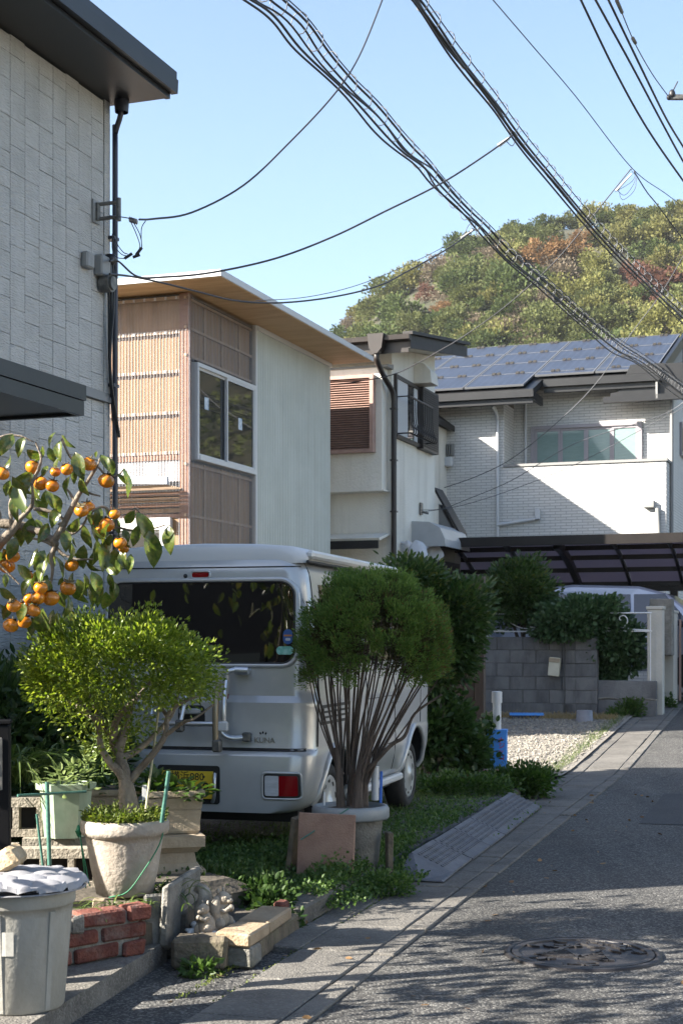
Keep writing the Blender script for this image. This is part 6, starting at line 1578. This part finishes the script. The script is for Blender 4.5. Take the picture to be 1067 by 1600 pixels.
o = MB().cbox((0,0,0), (.05,.03,.62), ch=.004).build("wood_stake", mt['mossy'], None, at(688,1150,13.0), (0,.03,0)); tag(o, "weathered wooden stake standing just beyond the van's front wheel", "stake")

# concrete block wall
BWX, BWY = 3.506, 22.0; zb0 = .27
wl = thing("block_wall", "old stained concrete block wall at the end of the gravel lot", "wall", (BWX, BWY, zb0), TH)
mt['cblock'] = M("stained concrete block", (.10,.101,.105), (.165,.166,.168), rough=.92, scale=2.2, st=(1,1,.6), bump=.7, bscale=50, rand=.07, dirt=(.045,.045,.048), dscale=2.6, dst=(2,1,.4))
mt['cjoint'] = M("block joint", (.055,.055,.055), (.09,.088,.085), rough=.95, scale=6)
bm1 = MB().cbox((0,0,0), (.390,.12,.194), ch=.004).mesh("block", mt['cblock'])
bmh = MB().cbox((0,0,0), (.19,.12,.194), ch=.004).mesh("block", mt['cblock'])
for r in range(5):
    x = -.005; 
    if r % 2: link("block", bmh, wl, (x-.097, 0, .18+.1+.2*r)); x -= .2
    while x > -2.6:
        link("block", bm1, wl, (x-.197, RNG.uniform(-.003,.003), .18+.1+.2*r)); x -= .4
bxo("joint_core", (-2.8,-.052,.17,-.002,.055,1.176), mt['cjoint'], wl)
MB().cbox((-1.4,-.01,.09), (2.8,.17,.18), ch=.008).build("footing", mt['cblock'], wl)
MB().cbox((-.155,-.085,.55), (.012,.05,1.26), ch=.003).build("render_strip", mt['cjoint'], wl)
for r in range(6):
    MB().cbox((.165,-.02,-.02+.10+.2*r), (.32,.16,.194), ch=.005).build("block", mt['cblock'], wl)
for r in range(6): MB().cbox((-.09,-.075,-.02+.10+.2*r), (.19,.04,.194), ch=.004).build("pilaster_block", mt['cblock'], wl)
bxo("joint_core", (.01,-.08,-.1,.318,.05,1.175), mt['cjoint'], wl)
lw = thing("low_wall", "low plastered wall stub between the block wall and the gate pillar", "wall", (BWX, BWY, .22), TH)
MB().cbox((.75,.03,.145), (.86,.14,.31), ch=.01, jit=.004).build("block", mt['cblock'], lw); MB().cbox((.75,.035,.445), (.86,.13,.27), ch=.01, jit=.004).build("block", mt['cblock'], lw)
b = MB(); q = smooth_pts([(.33,-.04,.31),(.5,-.042,.325),(.7,-.04,.30),(.95,-.042,.315),(1.17,-.04,.30)],4); b.tube(q, .014, 6); b.build("mortar_smear", mt['mortar'], lw)
# white scroll railing on it
rl = thing("scroll_railing", "white iron railing with scrolls above the low wall", "railing", (BWX, BWY+.05, .0), TH)
mt['whiteiron'] = M("white painted iron", (.62,.63,.64), rough=.45)
b = MB(); b.tube([(-1.9,0,1.80),(1.12,0,1.80)], .011, 6); b.build("top_rail", mt['whiteiron'], rl)
b = MB(); b.tube([(-1.9,0,1.53),(1.12,0,1.53)], .011, 6); b.build("bottom_rail", mt['whiteiron'], rl)
for x0 in (.28, -1.0, -1.9):
    b = MB(); sp_ = [(x0+.40+(.10*(1-.11*k))*math.cos(-.9+k*.62), 0, 1.705+(.10*(1-.11*k))*math.sin(-.9+k*.62)) for k in range(9)]
    b.tube(smooth_pts([(x0,0,1.66),(x0+.18,0,1.58),(x0+.38,0,1.585)]+[(x0+.46,0,1.62)]+sp_[1:],4), .009, 6)
    b.tube(smooth_pts([(x0+.30,0,1.60),(x0+.55,0,1.56),(x0+.80,0,1.545)],4), .009, 6); b.build("scroll", mt['whiteiron'], rl)
for x in (-1.88,-.6,1.10): b = MB(); b.tube([(x,0,.7 if x > 0 else 1.3),(x,0,1.80)], .010, 6); b.build("upright", mt['whiteiron'], rl)
# gate pillars
mt['cream'] = M("cream painted pillar", (.40,.388,.35), (.45,.437,.40), rough=.85, scale=3, bump=.5, bscale=40, dirt=(.42,.40,.35), dscale=2)
pl1 = thing("gate_pillar", "square cream gate pillar with flat cap, nearer one at the gutter's end", "pillar", (4.66,21.85,.24), TH)
MB().cbox((0,0,.80), (.225,.225,1.62), ch=.008).build("shaft", mt['cream'], pl1); MB().cbox((0,0,1.635), (.255,.255,.05), ch=.008).build("cap", mt['cream'], pl1)
pl2 = thing("gate_pillar", "second cream gate pillar with a dark letter slot, farther behind", "pillar", (5.16,23.3,.30), TH)
MB().cbox((0,0,.76), (.24,.5,1.53), ch=.008).build("shaft", mt['cream'], pl2); MB().cbox((0,0,1.545), (.27,.54,.04), ch=.006).build("cap", mt['cream'], pl2); bxo("letter_slot", (.06,-.256,1.28,.10,-.249,1.49), mt['interior'], pl2)
block("concrete_cap", "rough grey concrete block behind the nearer gate pillar's top", "block", (4.98,22.9,1.60), (.34,.3,.88), (0,0,TH), mt['greyblock'], .01, seed=40)
gt = thing("slat_gate", "brown gate of upright bars beyond the pillars at the right edge", "gate", (5.42,23.6,.42), TH)
gm = MB().cbox((0,0,.66), (.035,.03,1.30), ch=.004).mesh("bar", mt['louvre'])
for i in range(9): link("bar", gm, gt, (i*.075,0,0))
for z in (.12,1.2): bxo("rail", (-.02,.017,z-.02,.64,.04,z+.02), mt['brown'], gt)
b = MB(); b.tube([(.1,0,0),(.1,0,-.10)], .03, 10); b.tube([(.1,-.02,-.09),(.1,.02,-.09)], .03, 10); b.build("caster", mt['black'], gt)
block("blue_sheet", "blue corrugated panel edge behind the upright bar gate", "panel", (6.2,25.2,1.75), (1.2,.06,.22), (0,0,TH), M("blue panel", (.06,.22,.36), (.08,.27,.42), rough=.5, scale=5), .01, seed=41)
# small things at the wall
mb = thing("letter_box", "small cream box hanging tilted on the block wall", "box", (3.17,21.95,1.0), TH)
MB().cbox((0,0,0), (.165,.10,.28), (0,.10,0), ch=.01).build("body", M("cream metal", (.46,.44,.35), (.53,.51,.42), rough=.5, scale=6), mb); MB().cbox((.01,-.055,.10), (.165,.012,.06), (0,.10,0), ch=.004).build("flap", mt['planter'], mb)
tr_ = thing("blue_tray", "shallow dark tray with a bright blue rim on the ground by the block wall", "tray", (2.68,21.35,.215), -.1)
b = MB(); b.prism([(-.20,.0),(.20,.0),(.23,.10),(-.23,.10)], 'y', -.13, .13); b.build("body", M("dark blue plastic", (.02,.03,.07), rough=.4), tr_)
b = MB()
for (x0,y0,x1,y1) in ((-.245,-.15,.245,-.12),(-.245,.12,.245,.15),(-.245,-.12,-.215,.12),(.215,-.12,.245,.12)): b.box(x0,y0,.098,x1,y1,.125)
b.build("rim", mt['bluebin'], tr_)
gb = thing("grey_bucket", "small upturned grey bucket at the foot of the block wall", "bucket", (3.42,20.75,.175)); MB().lathe([(.125,0),(.128,.02),(.122,.025),(.112,.225),(.104,.235),(.001,.237)], 26).build("body", M("slate grey plastic", (.15,.155,.18), (.20,.205,.23), rough=.5, scale=6), gb)
MB().lathe([(.129,.0),(.133,.004),(.133,.022),(.128,.026)], 26).build("rim", mt['ramp'], gb)

# ------------------------------------------------------------------ persimmon tree
KY = 6.35
pt = plant("persimmon_tree", "persimmon tree with drooping leaves and orange fruit reaching in from the left", "tree")
def C7(x, y, dy=0.0): return at(x/3.557, 660+y/3.557, KY+dy)
b = MB()
def br(pts, r0, r1, n=7):
    q = smooth_pts([C7(*p) for p in pts], 5); b.tube(q, [r0+(r1-r0)*i/(len(q)-1) for i in range(len(q))], n)
T0 = Vector((-2.15,6.1,.1))
b.tube(smooth_pts([T0, T0+Vector((.03,.02,.6)), T0+Vector((-.02,.05,1.1)), T0+Vector((.06,.1,1.45))], 5), [.085-.002*i for i in range(16)], 10)
J = T0+Vector((.06,.1,1.45)); tj = J
q = smooth_pts([T0+Vector((-.01,.05,1.15)), C7(-110,760), C7(0,670), C7(70,600), C7(110,540)], 5); b.tube(q, [.032-.0009*i for i in range(len(q))], 8)
q = smooth_pts([T0+Vector((-.02,.05,1.0)), C7(-120,560,.05), C7(0,560,.06), C7(180,590,.03), C7(300,660), C7(310,690)], 5); b.tube(q, [.028-.0006*i for i in range(len(q))], 8)
q = smooth_pts([J, J+Vector((.1,.1,.5)), J+Vector((.0,.1,1.0))], 5); b.tube(q, [.04-.002*i for i in range(len(q))], 8)
q = smooth_pts([J, J+Vector((.15,-.3,.3)), J+Vector((.25,-.7,.5)), J+Vector((.2,-1.1,.55))], 5); b.tube(q, [.035-.0015*i for i in range(len(q))], 8)
br([(300,665),(345,590),(385,510),(430,420),(455,380),(500,310),(545,240)], .017, .006)
br([(110,540),(170,480),(185,430),(180,340)], .012, .005); br([(190,480),(260,490),(330,520),(360,545)], .009, .006)
br([(410,430),(390,390),(372,370)], .007, .004); br([(310,690),(285,750),(295,820),(280,910)], .012, .005); br([(310,690),(250,660),(185,645)], .009, .005)
br([(330,560),(400,620),(470,560),(490,500)], .008, .004); br([(310,690),(350,730),(420,760),(520,760)], .008, .004); br([(455,380),(520,400),(560,410)], .006, .003)
br([(70,600),(60,450),(90,400),(120,330)], .010, .004); br([(180,340),(220,250),(230,190),(200,110)], .008, .004); br([(385,180),(410,220),(440,300)], .006, .004); br([(345,90),(385,180),(430,240)], .006,.004)
br([(640,580),(740,600),(850,590),(920,570)], .006, .003); br([(500,500),(580,470),(640,530),(650,580)], .007, .004); br([(280,910),(240,960),(180,960),(130,990)], .007, .004); br([(50,690),(45,740),(60,800)], .007, .003)
br([(0,790),(60,850),(110,900)], .006, .003); br([(550,250),(600,300),(660,290),(690,260)], .005, .003); br([(740,490),(760,480),(820,560)], .005, .003); br([(545,240),(560,190)], .004, .003); br([(70,70),(130,80),(190,110)], .005,.003); br([(-60,120),(10,80),(75,65)], .006,.004)
b.build("trunk", mt['bark'], pt)
mt['perl'] = M("persimmon leaf", (.050,.085,.018), (.115,.155,.030), rough=.28, scale=9, trans=.32, rand=.25, spec=.6, coat=.15, dirt=(.26,.16,.04), dscale=7, dst=(1,1,1))
def pleaf(seed):
    rg = random.Random(seed); b = MB(); N_ = 7; vs = []; cur = rg.uniform(.3,.9); fold = rg.uniform(.15,.45); tw = rg.uniform(-.5,.5); z = 0; x = 0; th = 0
    for k in range(N_+1):
        t = k/N_; w = .27*(math.sin(math.pi*min(1,t*1.02))**.8)*(1-.35*t)+.004; a_ = tw*t; c, s_ = math.cos(a_), math.sin(a_)
        for sd_ in (-1,-.5,0,.5,1):
            yy, zz = w*sd_, abs(w*sd_)*fold+.02*math.sin(9*t+sd_*3); vs.append((x, yy*c-zz*s_, z+yy*s_+zz*c))
        x += math.cos(th)/N_; z -= math.sin(th)/N_; th += cur/N_
    b.add(vs, [(k*5+j,k*5+j+1,k*5+6+j,k*5+5+j) for k in range(N_) for j in range(4)], 0, True); return b.mesh("leaf", mt['perl'])
PLM = [pleaf(i) for i in range(7)]
LV = [(120,300,90,400),(20,700,60,790),(330,470,300,560),(600,640,580,730),(270,560,240,650),(210,700,180,790),(410,830,390,930),(90,640,60,740),(560,470,540,560),(300,400,330,480),(670,720,690,800),(250,860,280,950),(140,1000,110,1090),(380,960,400,1060),(60,180,30,260),(230,300,200,380),(75,65,25,160),(140,80,100,165),(310,55,255,125),(345,70,400,135),(335,100,325,190),(150,150,215,200),(240,130,225,215),(270,140,300,210),(420,165,460,290),(400,240,415,325),(540,160,530,190),(560,180,610,250),(600,190,630,280),(690,255,730,380),(330,195,300,270),(270,240,240,290),(180,280,110,330),(150,270,150,370),(70,300,130,400),(60,320,20,400),(390,300,345,400),(445,310,480,390),(260,380,300,455),(180,340,200,420),(195,430,250,510),(90,400,85,520),(130,460,170,530),(185,530,150,650),(200,540,235,590),(110,570,120,670),(440,530,395,610),(365,600,380,690),(340,590,305,650),(510,490,500,560),(580,470,610,540),(640,530,660,600),(750,490,695,560),(760,500,840,640),(830,600,860,780),(770,570,740,670),(940,570,940,700),(520,580,565,650),(470,570,480,680),(470,680,450,790),(540,650,530,770),(560,680,600,790),(480,770,550,840),(620,620,600,680),(690,590,710,660),(700,720,650,820),(730,730,720,820),(640,700,640,810),(250,710,205,800),(260,750,230,870),(300,740,370,850),(400,670,410,760),(100,790,160,870),(180,870,110,940),(0,920,70,980),(470,840,480,960),(550,870,540,1000),(600,860,650,930),(590,940,580,1040),(500,900,520,1000),(420,890,440,1010),(330,940,350,1020),(360,1030,420,1130),(300,1040,270,1150),(240,1030,220,1200),(320,1050,330,1180),(180,1080,175,1170),(60,1000,30,1080),(0,1010,30,1060),(30,840,40,900),(655,290,700,330),(430,870,470,950),(510,830,560,930),(350,860,330,900),(460,740,430,800),(590,770,640,850),(520,720,500,800),(610,560,560,640),(480,460,450,520),(660,620,690,700)]
rg = random.Random(12)
def put_leaf(a_, c_, sc=1.0):
    d = c_-a_; d = d+Vector((0, rg.uniform(-.55,.55)*d.length, 0)); l = d.length*sc; x = d.normalized(); z = Vector((rg.gauss(0,.5), rg.gauss(-.8,.6), rg.gauss(.4,.6))); y = z.cross(x).normalized(); z = x.cross(y)
    o = link("leaf", rg.choice(PLM), pt); o.matrix_local = Matrix.Translation(a_) @ Matrix((x, y, z)).transposed().to_4x4() @ Matrix.Diagonal((l, l*rg.uniform(.85,1.15), l, 1))
for (x0,y0,x1,y1) in LV:
    dy = rg.uniform(-.10,.12); put_leaf(C7(x0,y0,dy), C7(x1,y1,dy), 1.28)
for i in range(28):
    x0, y0 = rg.uniform(-40,640), rg.uniform(240,1000)
    if x0 > 300 and y0 < 450: continue
    dy = rg.uniform(.05,.25); put_leaf(C7(x0,y0,dy), C7(x0+rg.uniform(-50,60), y0+rg.uniform(60,120), dy))
mt['fruit'] = M("ripe persimmon skin", (.50,.155,.008), (.57,.21,.014), rough=.25, scale=8, spec=.5, coat=.3, rand=.1)
mt['calyx'] = M("dry calyx", (.07,.055,.025), (.13,.10,.04), rough=.8, scale=20)
FM = []
for sd_ in range(3):
    b = MB(); vs = []; n, m = 22, 14
    for j in range(m+1):
        t = math.pi*j/m
        for k in range(n):
            a_ = 2*math.pi*k/n; r = math.sin(t)*(1+.035*math.cos(4*a_+sd_))*(1+.06*math.sin(t)); vs.append((r*math.cos(a_), r*math.sin(a_), math.cos(t)*.86+(-.10*math.exp(-(t/.35)**2))))
    b.add([(v[0],v[1],v[2]*1.08) for v in vs], [(j*n+k,(j+1)*n+k,(j+1)*n+(k+1)%n,j*n+(k+1)%n) for j in range(m) for k in range(n)], 0, True); FM.append(b.mesh("persimmon_fruit", mt['fruit']))
b = MB()
for k in range(4):
    R3 = Matrix.Rotation(math.pi/2*k, 3, 'Z'); vs = [R3 @ Vector(p) for p in ((0,0,.80),(.25,.28,.86),(.62,.16,.82),(.75,0,.95),(.62,-.16,.82),(.25,-.28,.86))]; b.add(vs, [(0,1,2,3),(0,3,4,5)])
b.tube([(0,0,.78),(.03,0,1.05),(.08,.02,1.3)], [.11,.07,.05], 6); CM = b.mesh("calyx", mt['calyx'])
FR = [(15,285,35),(185,250,38),(310,275,27),(230,340,38),(293,352,36),(375,262,32),(497,232,38),(592,325,40),(455,490,36),(490,475,38),(640,510,28),(540,545,30),(595,570,40),(670,670,34),(690,700,28),(400,795,35),(75,745,35),(40,797,42),(160,850,25),(228,920,36),(80,1020,35),(130,1037,40),(215,975,38),(285,978,42),(380,920,42),(190,1045,35),(62,1130,38),(140,1110,35),(165,980,28),(560,600,26)]
for i, (x, y, r) in enumerate(FR):
    dy = rg.uniform(-.12,.05); rr = r/3.557*KY/F; o = link("persimmon_fruit", FM[i%3], pt, C7(x, y, dy), (rg.uniform(-.5,.5), rg.uniform(-.5,.5), rg.uniform(0,6))); o.scale = (rr*1.05,)*3; cx_ = link("calyx", CM, o); cx_.scale = (1.25,1.25,1.06)
# the part of the crown beyond the frame, one mass of leaves
q = np.random.default_rng(6); P, D_ = [], []
for c, r, n in (((-2.15,5.35,2.05),(.42,.45,.34),170),((-2.05,4.85,1.9),(.35,.4,.3),120),((-2.5,5.9,2.5),(.5,.45,.4),150),((-2.0,5.9,1.6),(.2,.2,.3),50),((-2.3,4.3,2.1),(.4,.4,.3),110),((-1.95,5.1,1.35),(.25,.4,.25),60)):
    e = q.normal(size=(n,3)); P.append(np.array(c)+e*np.array(r)*.8); D_.append(np.stack([q.normal(size=n)*.5, q.normal(size=n)*.5, -np.abs(q.normal(size=n))-.4], 1))
P = np.concatenate(P); D_ = np.concatenate(D_)
o = link("outer_leaves", leaf_mesh("outer_leaves", P, D_, q.uniform(.09,.14,len(P)), q.uniform(.05,.075,len(P)), mt['perl'], .2, .2, 5, True), pt); tag(o, kind='stuff')
# ------------------------------------------------------------------ overhead lines
mt['cable'] = M("black cable", (.012,.012,.014), rough=.5); mt['steelwire'] = M("grey wire", (.10,.105,.115), rough=.45, metal=.3); mt['ceramic'] = M("grey insulator", (.20,.19,.19), (.34,.33,.32), rough=.3, scale=30); mt['drop'] = M("dark drop wire", (.03,.03,.034), rough=.5)
mt['pale_clip'] = M("pale plastic clamp", (.5,.5,.49), rough=.4)
def along(pts, X0, Y0, sl):              # photo points on a wire whose plan is the line through (X0,Y0) with slope dX/dY
    out = []
    for px, py in pts:
        k = (px-533.5)/F; Y = (X0-sl*Y0)/(k-sl); out.append(at(px, py, Y))
    return out
def bundle(label, strands, X0, Y0, sl, hang_from, rings, seed):
    t = thing("cable_bundle", label, "cable bundle"); rg = random.Random(seed)
    for pts, r, jit in strands:
        q = smooth_pts(along(pts, X0, Y0, sl), 6)
        ph = rg.uniform(0,6); q = [p+Vector((math.sin(i*.47+ph)*jit*.9, 0, math.cos(i*.38+ph*2)*jit*.9)) for i, p in enumerate(q)]
        MB().tube(q, r, 6).build("cable", mt['cable'], t)
    path = smooth_pts(along(hang_from, X0, Y0, sl), 8); b = MB(); L = 0; nx = 0; nr_ = 0
    for i in range(1, len(path)):
        d = (path[i]-path[i-1]); l = d.length; dn = d.normalized(); u = Vector((0,0,1)).cross(dn).normalized(); v = dn.cross(u)
        while nx <= L+l:
            c = path[i-1]+dn*(nx-L); ring = [c+u*rings*.8*math.cos(a_)+v*(rings*math.sin(a_)-rings*.7)+dn*(.035*a_/6.28) for a_ in [2*math.pi*k/10 for k in range(11)]]
            rb = MB(); rb.tube(ring, .0045, 4); rb.build("hanger_ring", mt['steelwire'], t); nx += .34*rg.uniform(.8,1.2)
        L += l
    return t
b1a = [(360,-18),(393,0),(428,26),(470,75),(534,138),(586,193),(631,238),(663,264),(695,296),(731,335),(766,370),(805,412),(856,454),(908,500),(960,545),(1000,565),(1045,600),(1100,640)]
b1b = [(410,-30),(444,0),(483,39),(518,87),(551,126),(586,161),(615,196),(641,225),(667,254),(689,280),(735,330),(768,362),(808,402),(860,446),(912,492),(962,532),(1005,560),(1050,592),(1105,632)]
o4 = lambda P, dx, dy: [(a_+dx, c_+dy) for a_, c_ in P]
bundle("left one of the two thick black overhead cable bundles, spread in two strands", [(b1a,.010,.006),(b1b,.010,.005),(o4(b1a,-5,5),.009,.014),(o4(b1b,-8,8),.009,.016),(o4(b1b,4,-3),.005,.003),(o4(b1a,6,-4),.008,.018)], -.66, 10.6, .417, b1b, .085, 3)
b2 = [(620,-40),(648,0),(700,72),(760,150),(800,206),(850,268),(910,340),(985,420),(1067,498),(1110,535)]
bundle("right one of the two thick black overhead cable bundles, wound tight", [(b2,.012,.005),(o4(b2,4,-3),.010,.010),(o4(b2,-4,4),.009,.011),(o4(b2,2,2),.010,.014),(o4(b2,10,-9),.005,.002)], .56, 11.0, .43, o4(b2,9,-8), .065, 5)
def wire(label, P3, r, mat=None, extra=None):
    o = MB().tube(smooth_pts(P3, 7), r, 6).build("overhead_wire", mat or mt['drop']); tag(o, label, "wire"); return o
def seq(pts, Y0, Y1): n = len(pts)-1; return [at(px, py, Y0+(Y1-Y0)*i/n) for i, (px, py) in enumerate(pts)]
wire("service wire swooping from the top of the view to the grey house's insulator", seq([(606,-30),(597,0),(560,90),(520,150),(450,225),(380,290),(300,332),(240,342),(218,343)], 12.5, 10.75), .0075)
wire("thin service wire between the grey house's bracket and the insulator", seq([(214,343),(190,339),(172,337)], 10.75, 10.6), .004)
b = MB(); c = at(210,343,10.75)
for i in range(5): b.ell(c+Vector((.012*i-.03, 0, -.004*i)), (.010,.022,.022), 10, 6)
tag(b.build("insulator", mt['ceramic']), "grey insulator on the service wire beside the grey house", "insulator")
t_ = thing("drip_loop", "thin looped wires with black connectors hanging beside the grey house", "wires")
for pts in ([(204,345),(213,365),(219,385),(212,397)],[(208,346),(217,362),(221,375),(222,388)],[(228,345),(222,355),(221,370),(222,385)],[(176,365),(176,390),(183,402),(196,404)],[(176,368),(180,385),(190,397),(199,400)],[(177,366),(184,382),(193,394),(200,397)]):
    MB().tube(smooth_pts(seq(pts, 10.7, 10.7), 5), .0035, 5).build("loop", mt['drop'], t_)
for (a_, c_) in (((195,404),(207,396)),((213,399),(222,387)),((208,402),(219,398))): MB().tube([at(*a_,10.7), at(*c_,10.7)], .011, 8).build("connector", mt['cable'], t_)
wire("long sagging wire from the right bundle to the grey house's meter", seq([(800,212),(760,241),(690,286),(600,331),(520,370),(430,404),(330,426),(255,433),(215,432),(185,408),(172,408)], 13.2, 10.75), .008)
wire("sagging wire from the left bundle that passes in front of the wooden roof", seq([(742,358),(700,388),(640,422),(590,447),(520,464),(440,473),(370,470),(310,456),(250,441),(205,432),(172,428)], 15.6, 10.75), .008)
wire("thin upper companion of the wire crossing the wooden roof", seq([(742,355),(700,382),(640,412),(560,445),(480,464),(400,470)], 15.6, 13.2), .0035, mt['steelwire'])
wire("straight drop wire from the high clamp down to the brown shutter", seq([(985,264),(930,332),(870,405),(800,470),(740,515),(690,546),(620,583),(560,596),(528,600)], 21.5, 22.3), .009)
wire("thin single wire crossing the sky to the upper right clamp", seq([(745,-30),(770,0),(830,70),(900,152),(986,262),(1040,303),(1090,340)], 13.0, 24.5), .006)
for lb, pts in (("first of three parallel power lines at the upper right, lowest",[(890,-35),(907,0),(960,110),(1010,200),(1067,283),(1110,340)]),("second of three parallel power lines at the upper right, middle",[(912,-35),(930,0),(985,100),(1030,185),(1067,253),(1110,325)]),("third of three parallel power lines at the upper right, top",[(932,-35),(950,0),(1003,110),(1040,185),(1067,230),(1110,300)])):
    wire(lb, seq(pts, 15.0, 22.5), .014, mt['cable'])
wire("thin power line running down to the insulator at the right edge", seq([(952,-25),(963,0),(990,65),(1018,115),(1043,150)], 15.5, 26.0), .008, mt['cable'])
b = MB(); b.tube([at(963,1,15.6), at(971,19,17.2)], .022, 8); b.tube([at(988,60,20), at(992,67,20.6)], .026, 8); tag(b.build("wire_sleeve", mt['cable']), "dark sleeves on the thin power line near the top right", "sleeve")
wire("pale drop wire slanting in front of the solar roof to the stucco house", seq([(1085,370),(1067,400),(1030,462),(985,522),(930,600),(870,660),(800,716),(745,744),(694,762)], 22.0, 26.5), .008, mt['steelwire'])
wire("lower drop wire running to the small plate on the stucco house", seq([(1085,615),(1030,650),(900,692),(800,750),(730,780),(690,795),(656,797)], 23.0, 24.4), .006, mt['steelwire'])
wire("lowest thin drop wire crossing the balcony wall", seq([(1085,628),(1000,672),(900,725),(800,765),(720,790),(660,800)], 23.2, 24.5), .005, mt['steelwire'])
wire("short wire from the high clamp towards the right", seq([(990,268),(1010,300),(1030,325),(1085,400)], 21.5, 24), .009)
def clamp_(label, a_, c_, Y, tail):
    t = thing("line_clamp", label, "clamp"); MB().tube([at(*a_,Y), at(*c_,Y)], [.018,.012], 8).build("body", mt['pale_clip'], t)
    for pts in tail: MB().tube(smooth_pts(seq(pts, Y, Y), 5), .004, 5).build("jumper", mt['drop'], t)
clamp_("pale clamp where the long sagging wire meets the right bundle", (778,228), (795,216), 13.2, [[(795,216),(800,205),(808,212)],[(790,220),(800,228),(806,215)]])
clamp_("pale clamp where a wire meets the left bundle", (720,372), (738,360), 15.5, [[(735,362),(736,374),(744,372),(742,350)],[(730,366),(745,372),(748,352)],[(724,370),(732,352),(745,345)]])
clamp_("pale clamp high at the right with small jumper loops", (962,298), (986,272), 21.5, [[(962,296),(975,305),(988,290),(993,276)],[(965,294),(972,312),(990,298),(994,278)],[(960,300),(985,285),(992,274)],[(986,262),(987,268),(993,274)]])
# utility pole beyond the right edge; the end of its arm shows
up = thing("utility_pole", "utility pole beyond the frame whose crossarm tip with insulator shows at the right edge", "utility pole", (8.6,26.0,.0))
MB().tube([(0,0,0),(0,0,12.4)], [.19,.12], 16).build("pole", mt['greyblock'], up)
az = H+(1000-152)/F*26.0
MB().cbox((-1.35,0,az), (2.9,.08,.085), ch=.006).build("crossarm", mt['bracket'], up)
b = MB(); b.ell((5.83-8.6,0,az+.05), (.06,.06,.09), 12, 8); b.ell((5.78-8.6,0,az), (.05,.06,.05), 10, 8); b.tube([(5.84-8.6,0,az+.1),(5.93-8.6,0,az+.28)], .012, 6); b.build("insulator", mt['cable'], up)
# wires bridging to it outside the frame are left as they run

# ------------------------------------------------------------------ the street behind and beside the camera (seen only in reflections)
hb = thing("rear_house", "dark grey house across the street behind the viewpoint", "house", (-9.6,1.2,0), .12)
bxo("wall", (-6,-9,0,4.6,0,6.2), mt['dk_grey'], hb); bxo("roof", (-6.3,-9.3,6.2,4.8,.2,6.4), mt['roof3'], hb)
for x in (-4,-1.2,1.6,3.0):
    for z in (.9,3.6): w = bxo("window", (x,.001,z,x+1.4,.06,z+1.3), mt['brown'], hb); MB().box(x+.06,.061,z+.06,x+1.34,.065,z+1.24).build("pane", mt['glass'], w)
hr_ = thing("right_house", "cream house on the right side of the street outside the view", "house", (8.6,2.0,0), RA)
bxo("wall", (1.9,0,0,8,9,5.8), mt['stucco'], hr_); bxo("roof", (1.4,-.5,5.8,8.5,9.5,6.0), mt['roof3'], hr_)
for y in (1.2,4,6.6):
    for z in (.9,3.4): w = bxo("window", (1.85,y,z,1.899,y+1.4,z+1.2), mt['brown'], hr_); MB().box(1.844,y+.06,z+.06,1.849,y+1.34,z+1.14).build("pane", mt['glass'], w)

# a few fallen leaves along the gutter and on the road
rg = random.Random(77); P, D_ = [], []
for i in range(85):
    s_ = rg.uniform(5.2, 14); o_ = rg.choice((-.5,-.3,-.05,-.58,.1,.4)) + rg.gauss(0,.10) if rg.random() < .75 else rg.uniform(.2,3)
    p = rd(s_, o_, .016 if o_ < 0 else .006); P.append(tuple(p)); a_ = rg.uniform(0,6.28); D_.append((math.cos(a_), math.sin(a_), rg.uniform(-.05,.15)))
o = link("fallen_leaves", leaf_mesh("fallen_leaves", P, D_, np.random.default_rng(1).uniform(.02,.05,85), np.random.default_rng(2).uniform(.012,.028,85), leafm("dead leaves", (.13,.07,.03), (.26,.16,.07), .1, .7), .1, .05, 2, True)); tag(o, "small dry leaves scattered along the gutter and road", "fallen leaves", kind='stuff')

# thin autumn air: the far hill pales a little
hz = MB(); hz.box(-330, -60, -1.1, 560, 470, 150); 
hm = bpy.data.materials.new("thin air"); hm.use_nodes = True; hn = hm.node_tree; hn.nodes.remove(hn.nodes["Principled BSDF"])
hv = hn.nodes.new("ShaderNodeVolumePrincipled"); hv.inputs['Color'].default_value = (.90,.94,1,1); hv.inputs['Density'].default_value = .00013; hv.inputs['Anisotropy'].default_value = .2
hn.links.new(hv.outputs[0], hn.nodes["Material Output"].inputs['Volume'])
ho = hz.build("haze", hm); tag(ho, "thin pale autumn air over the street and hill", "haze", kind='stuff')
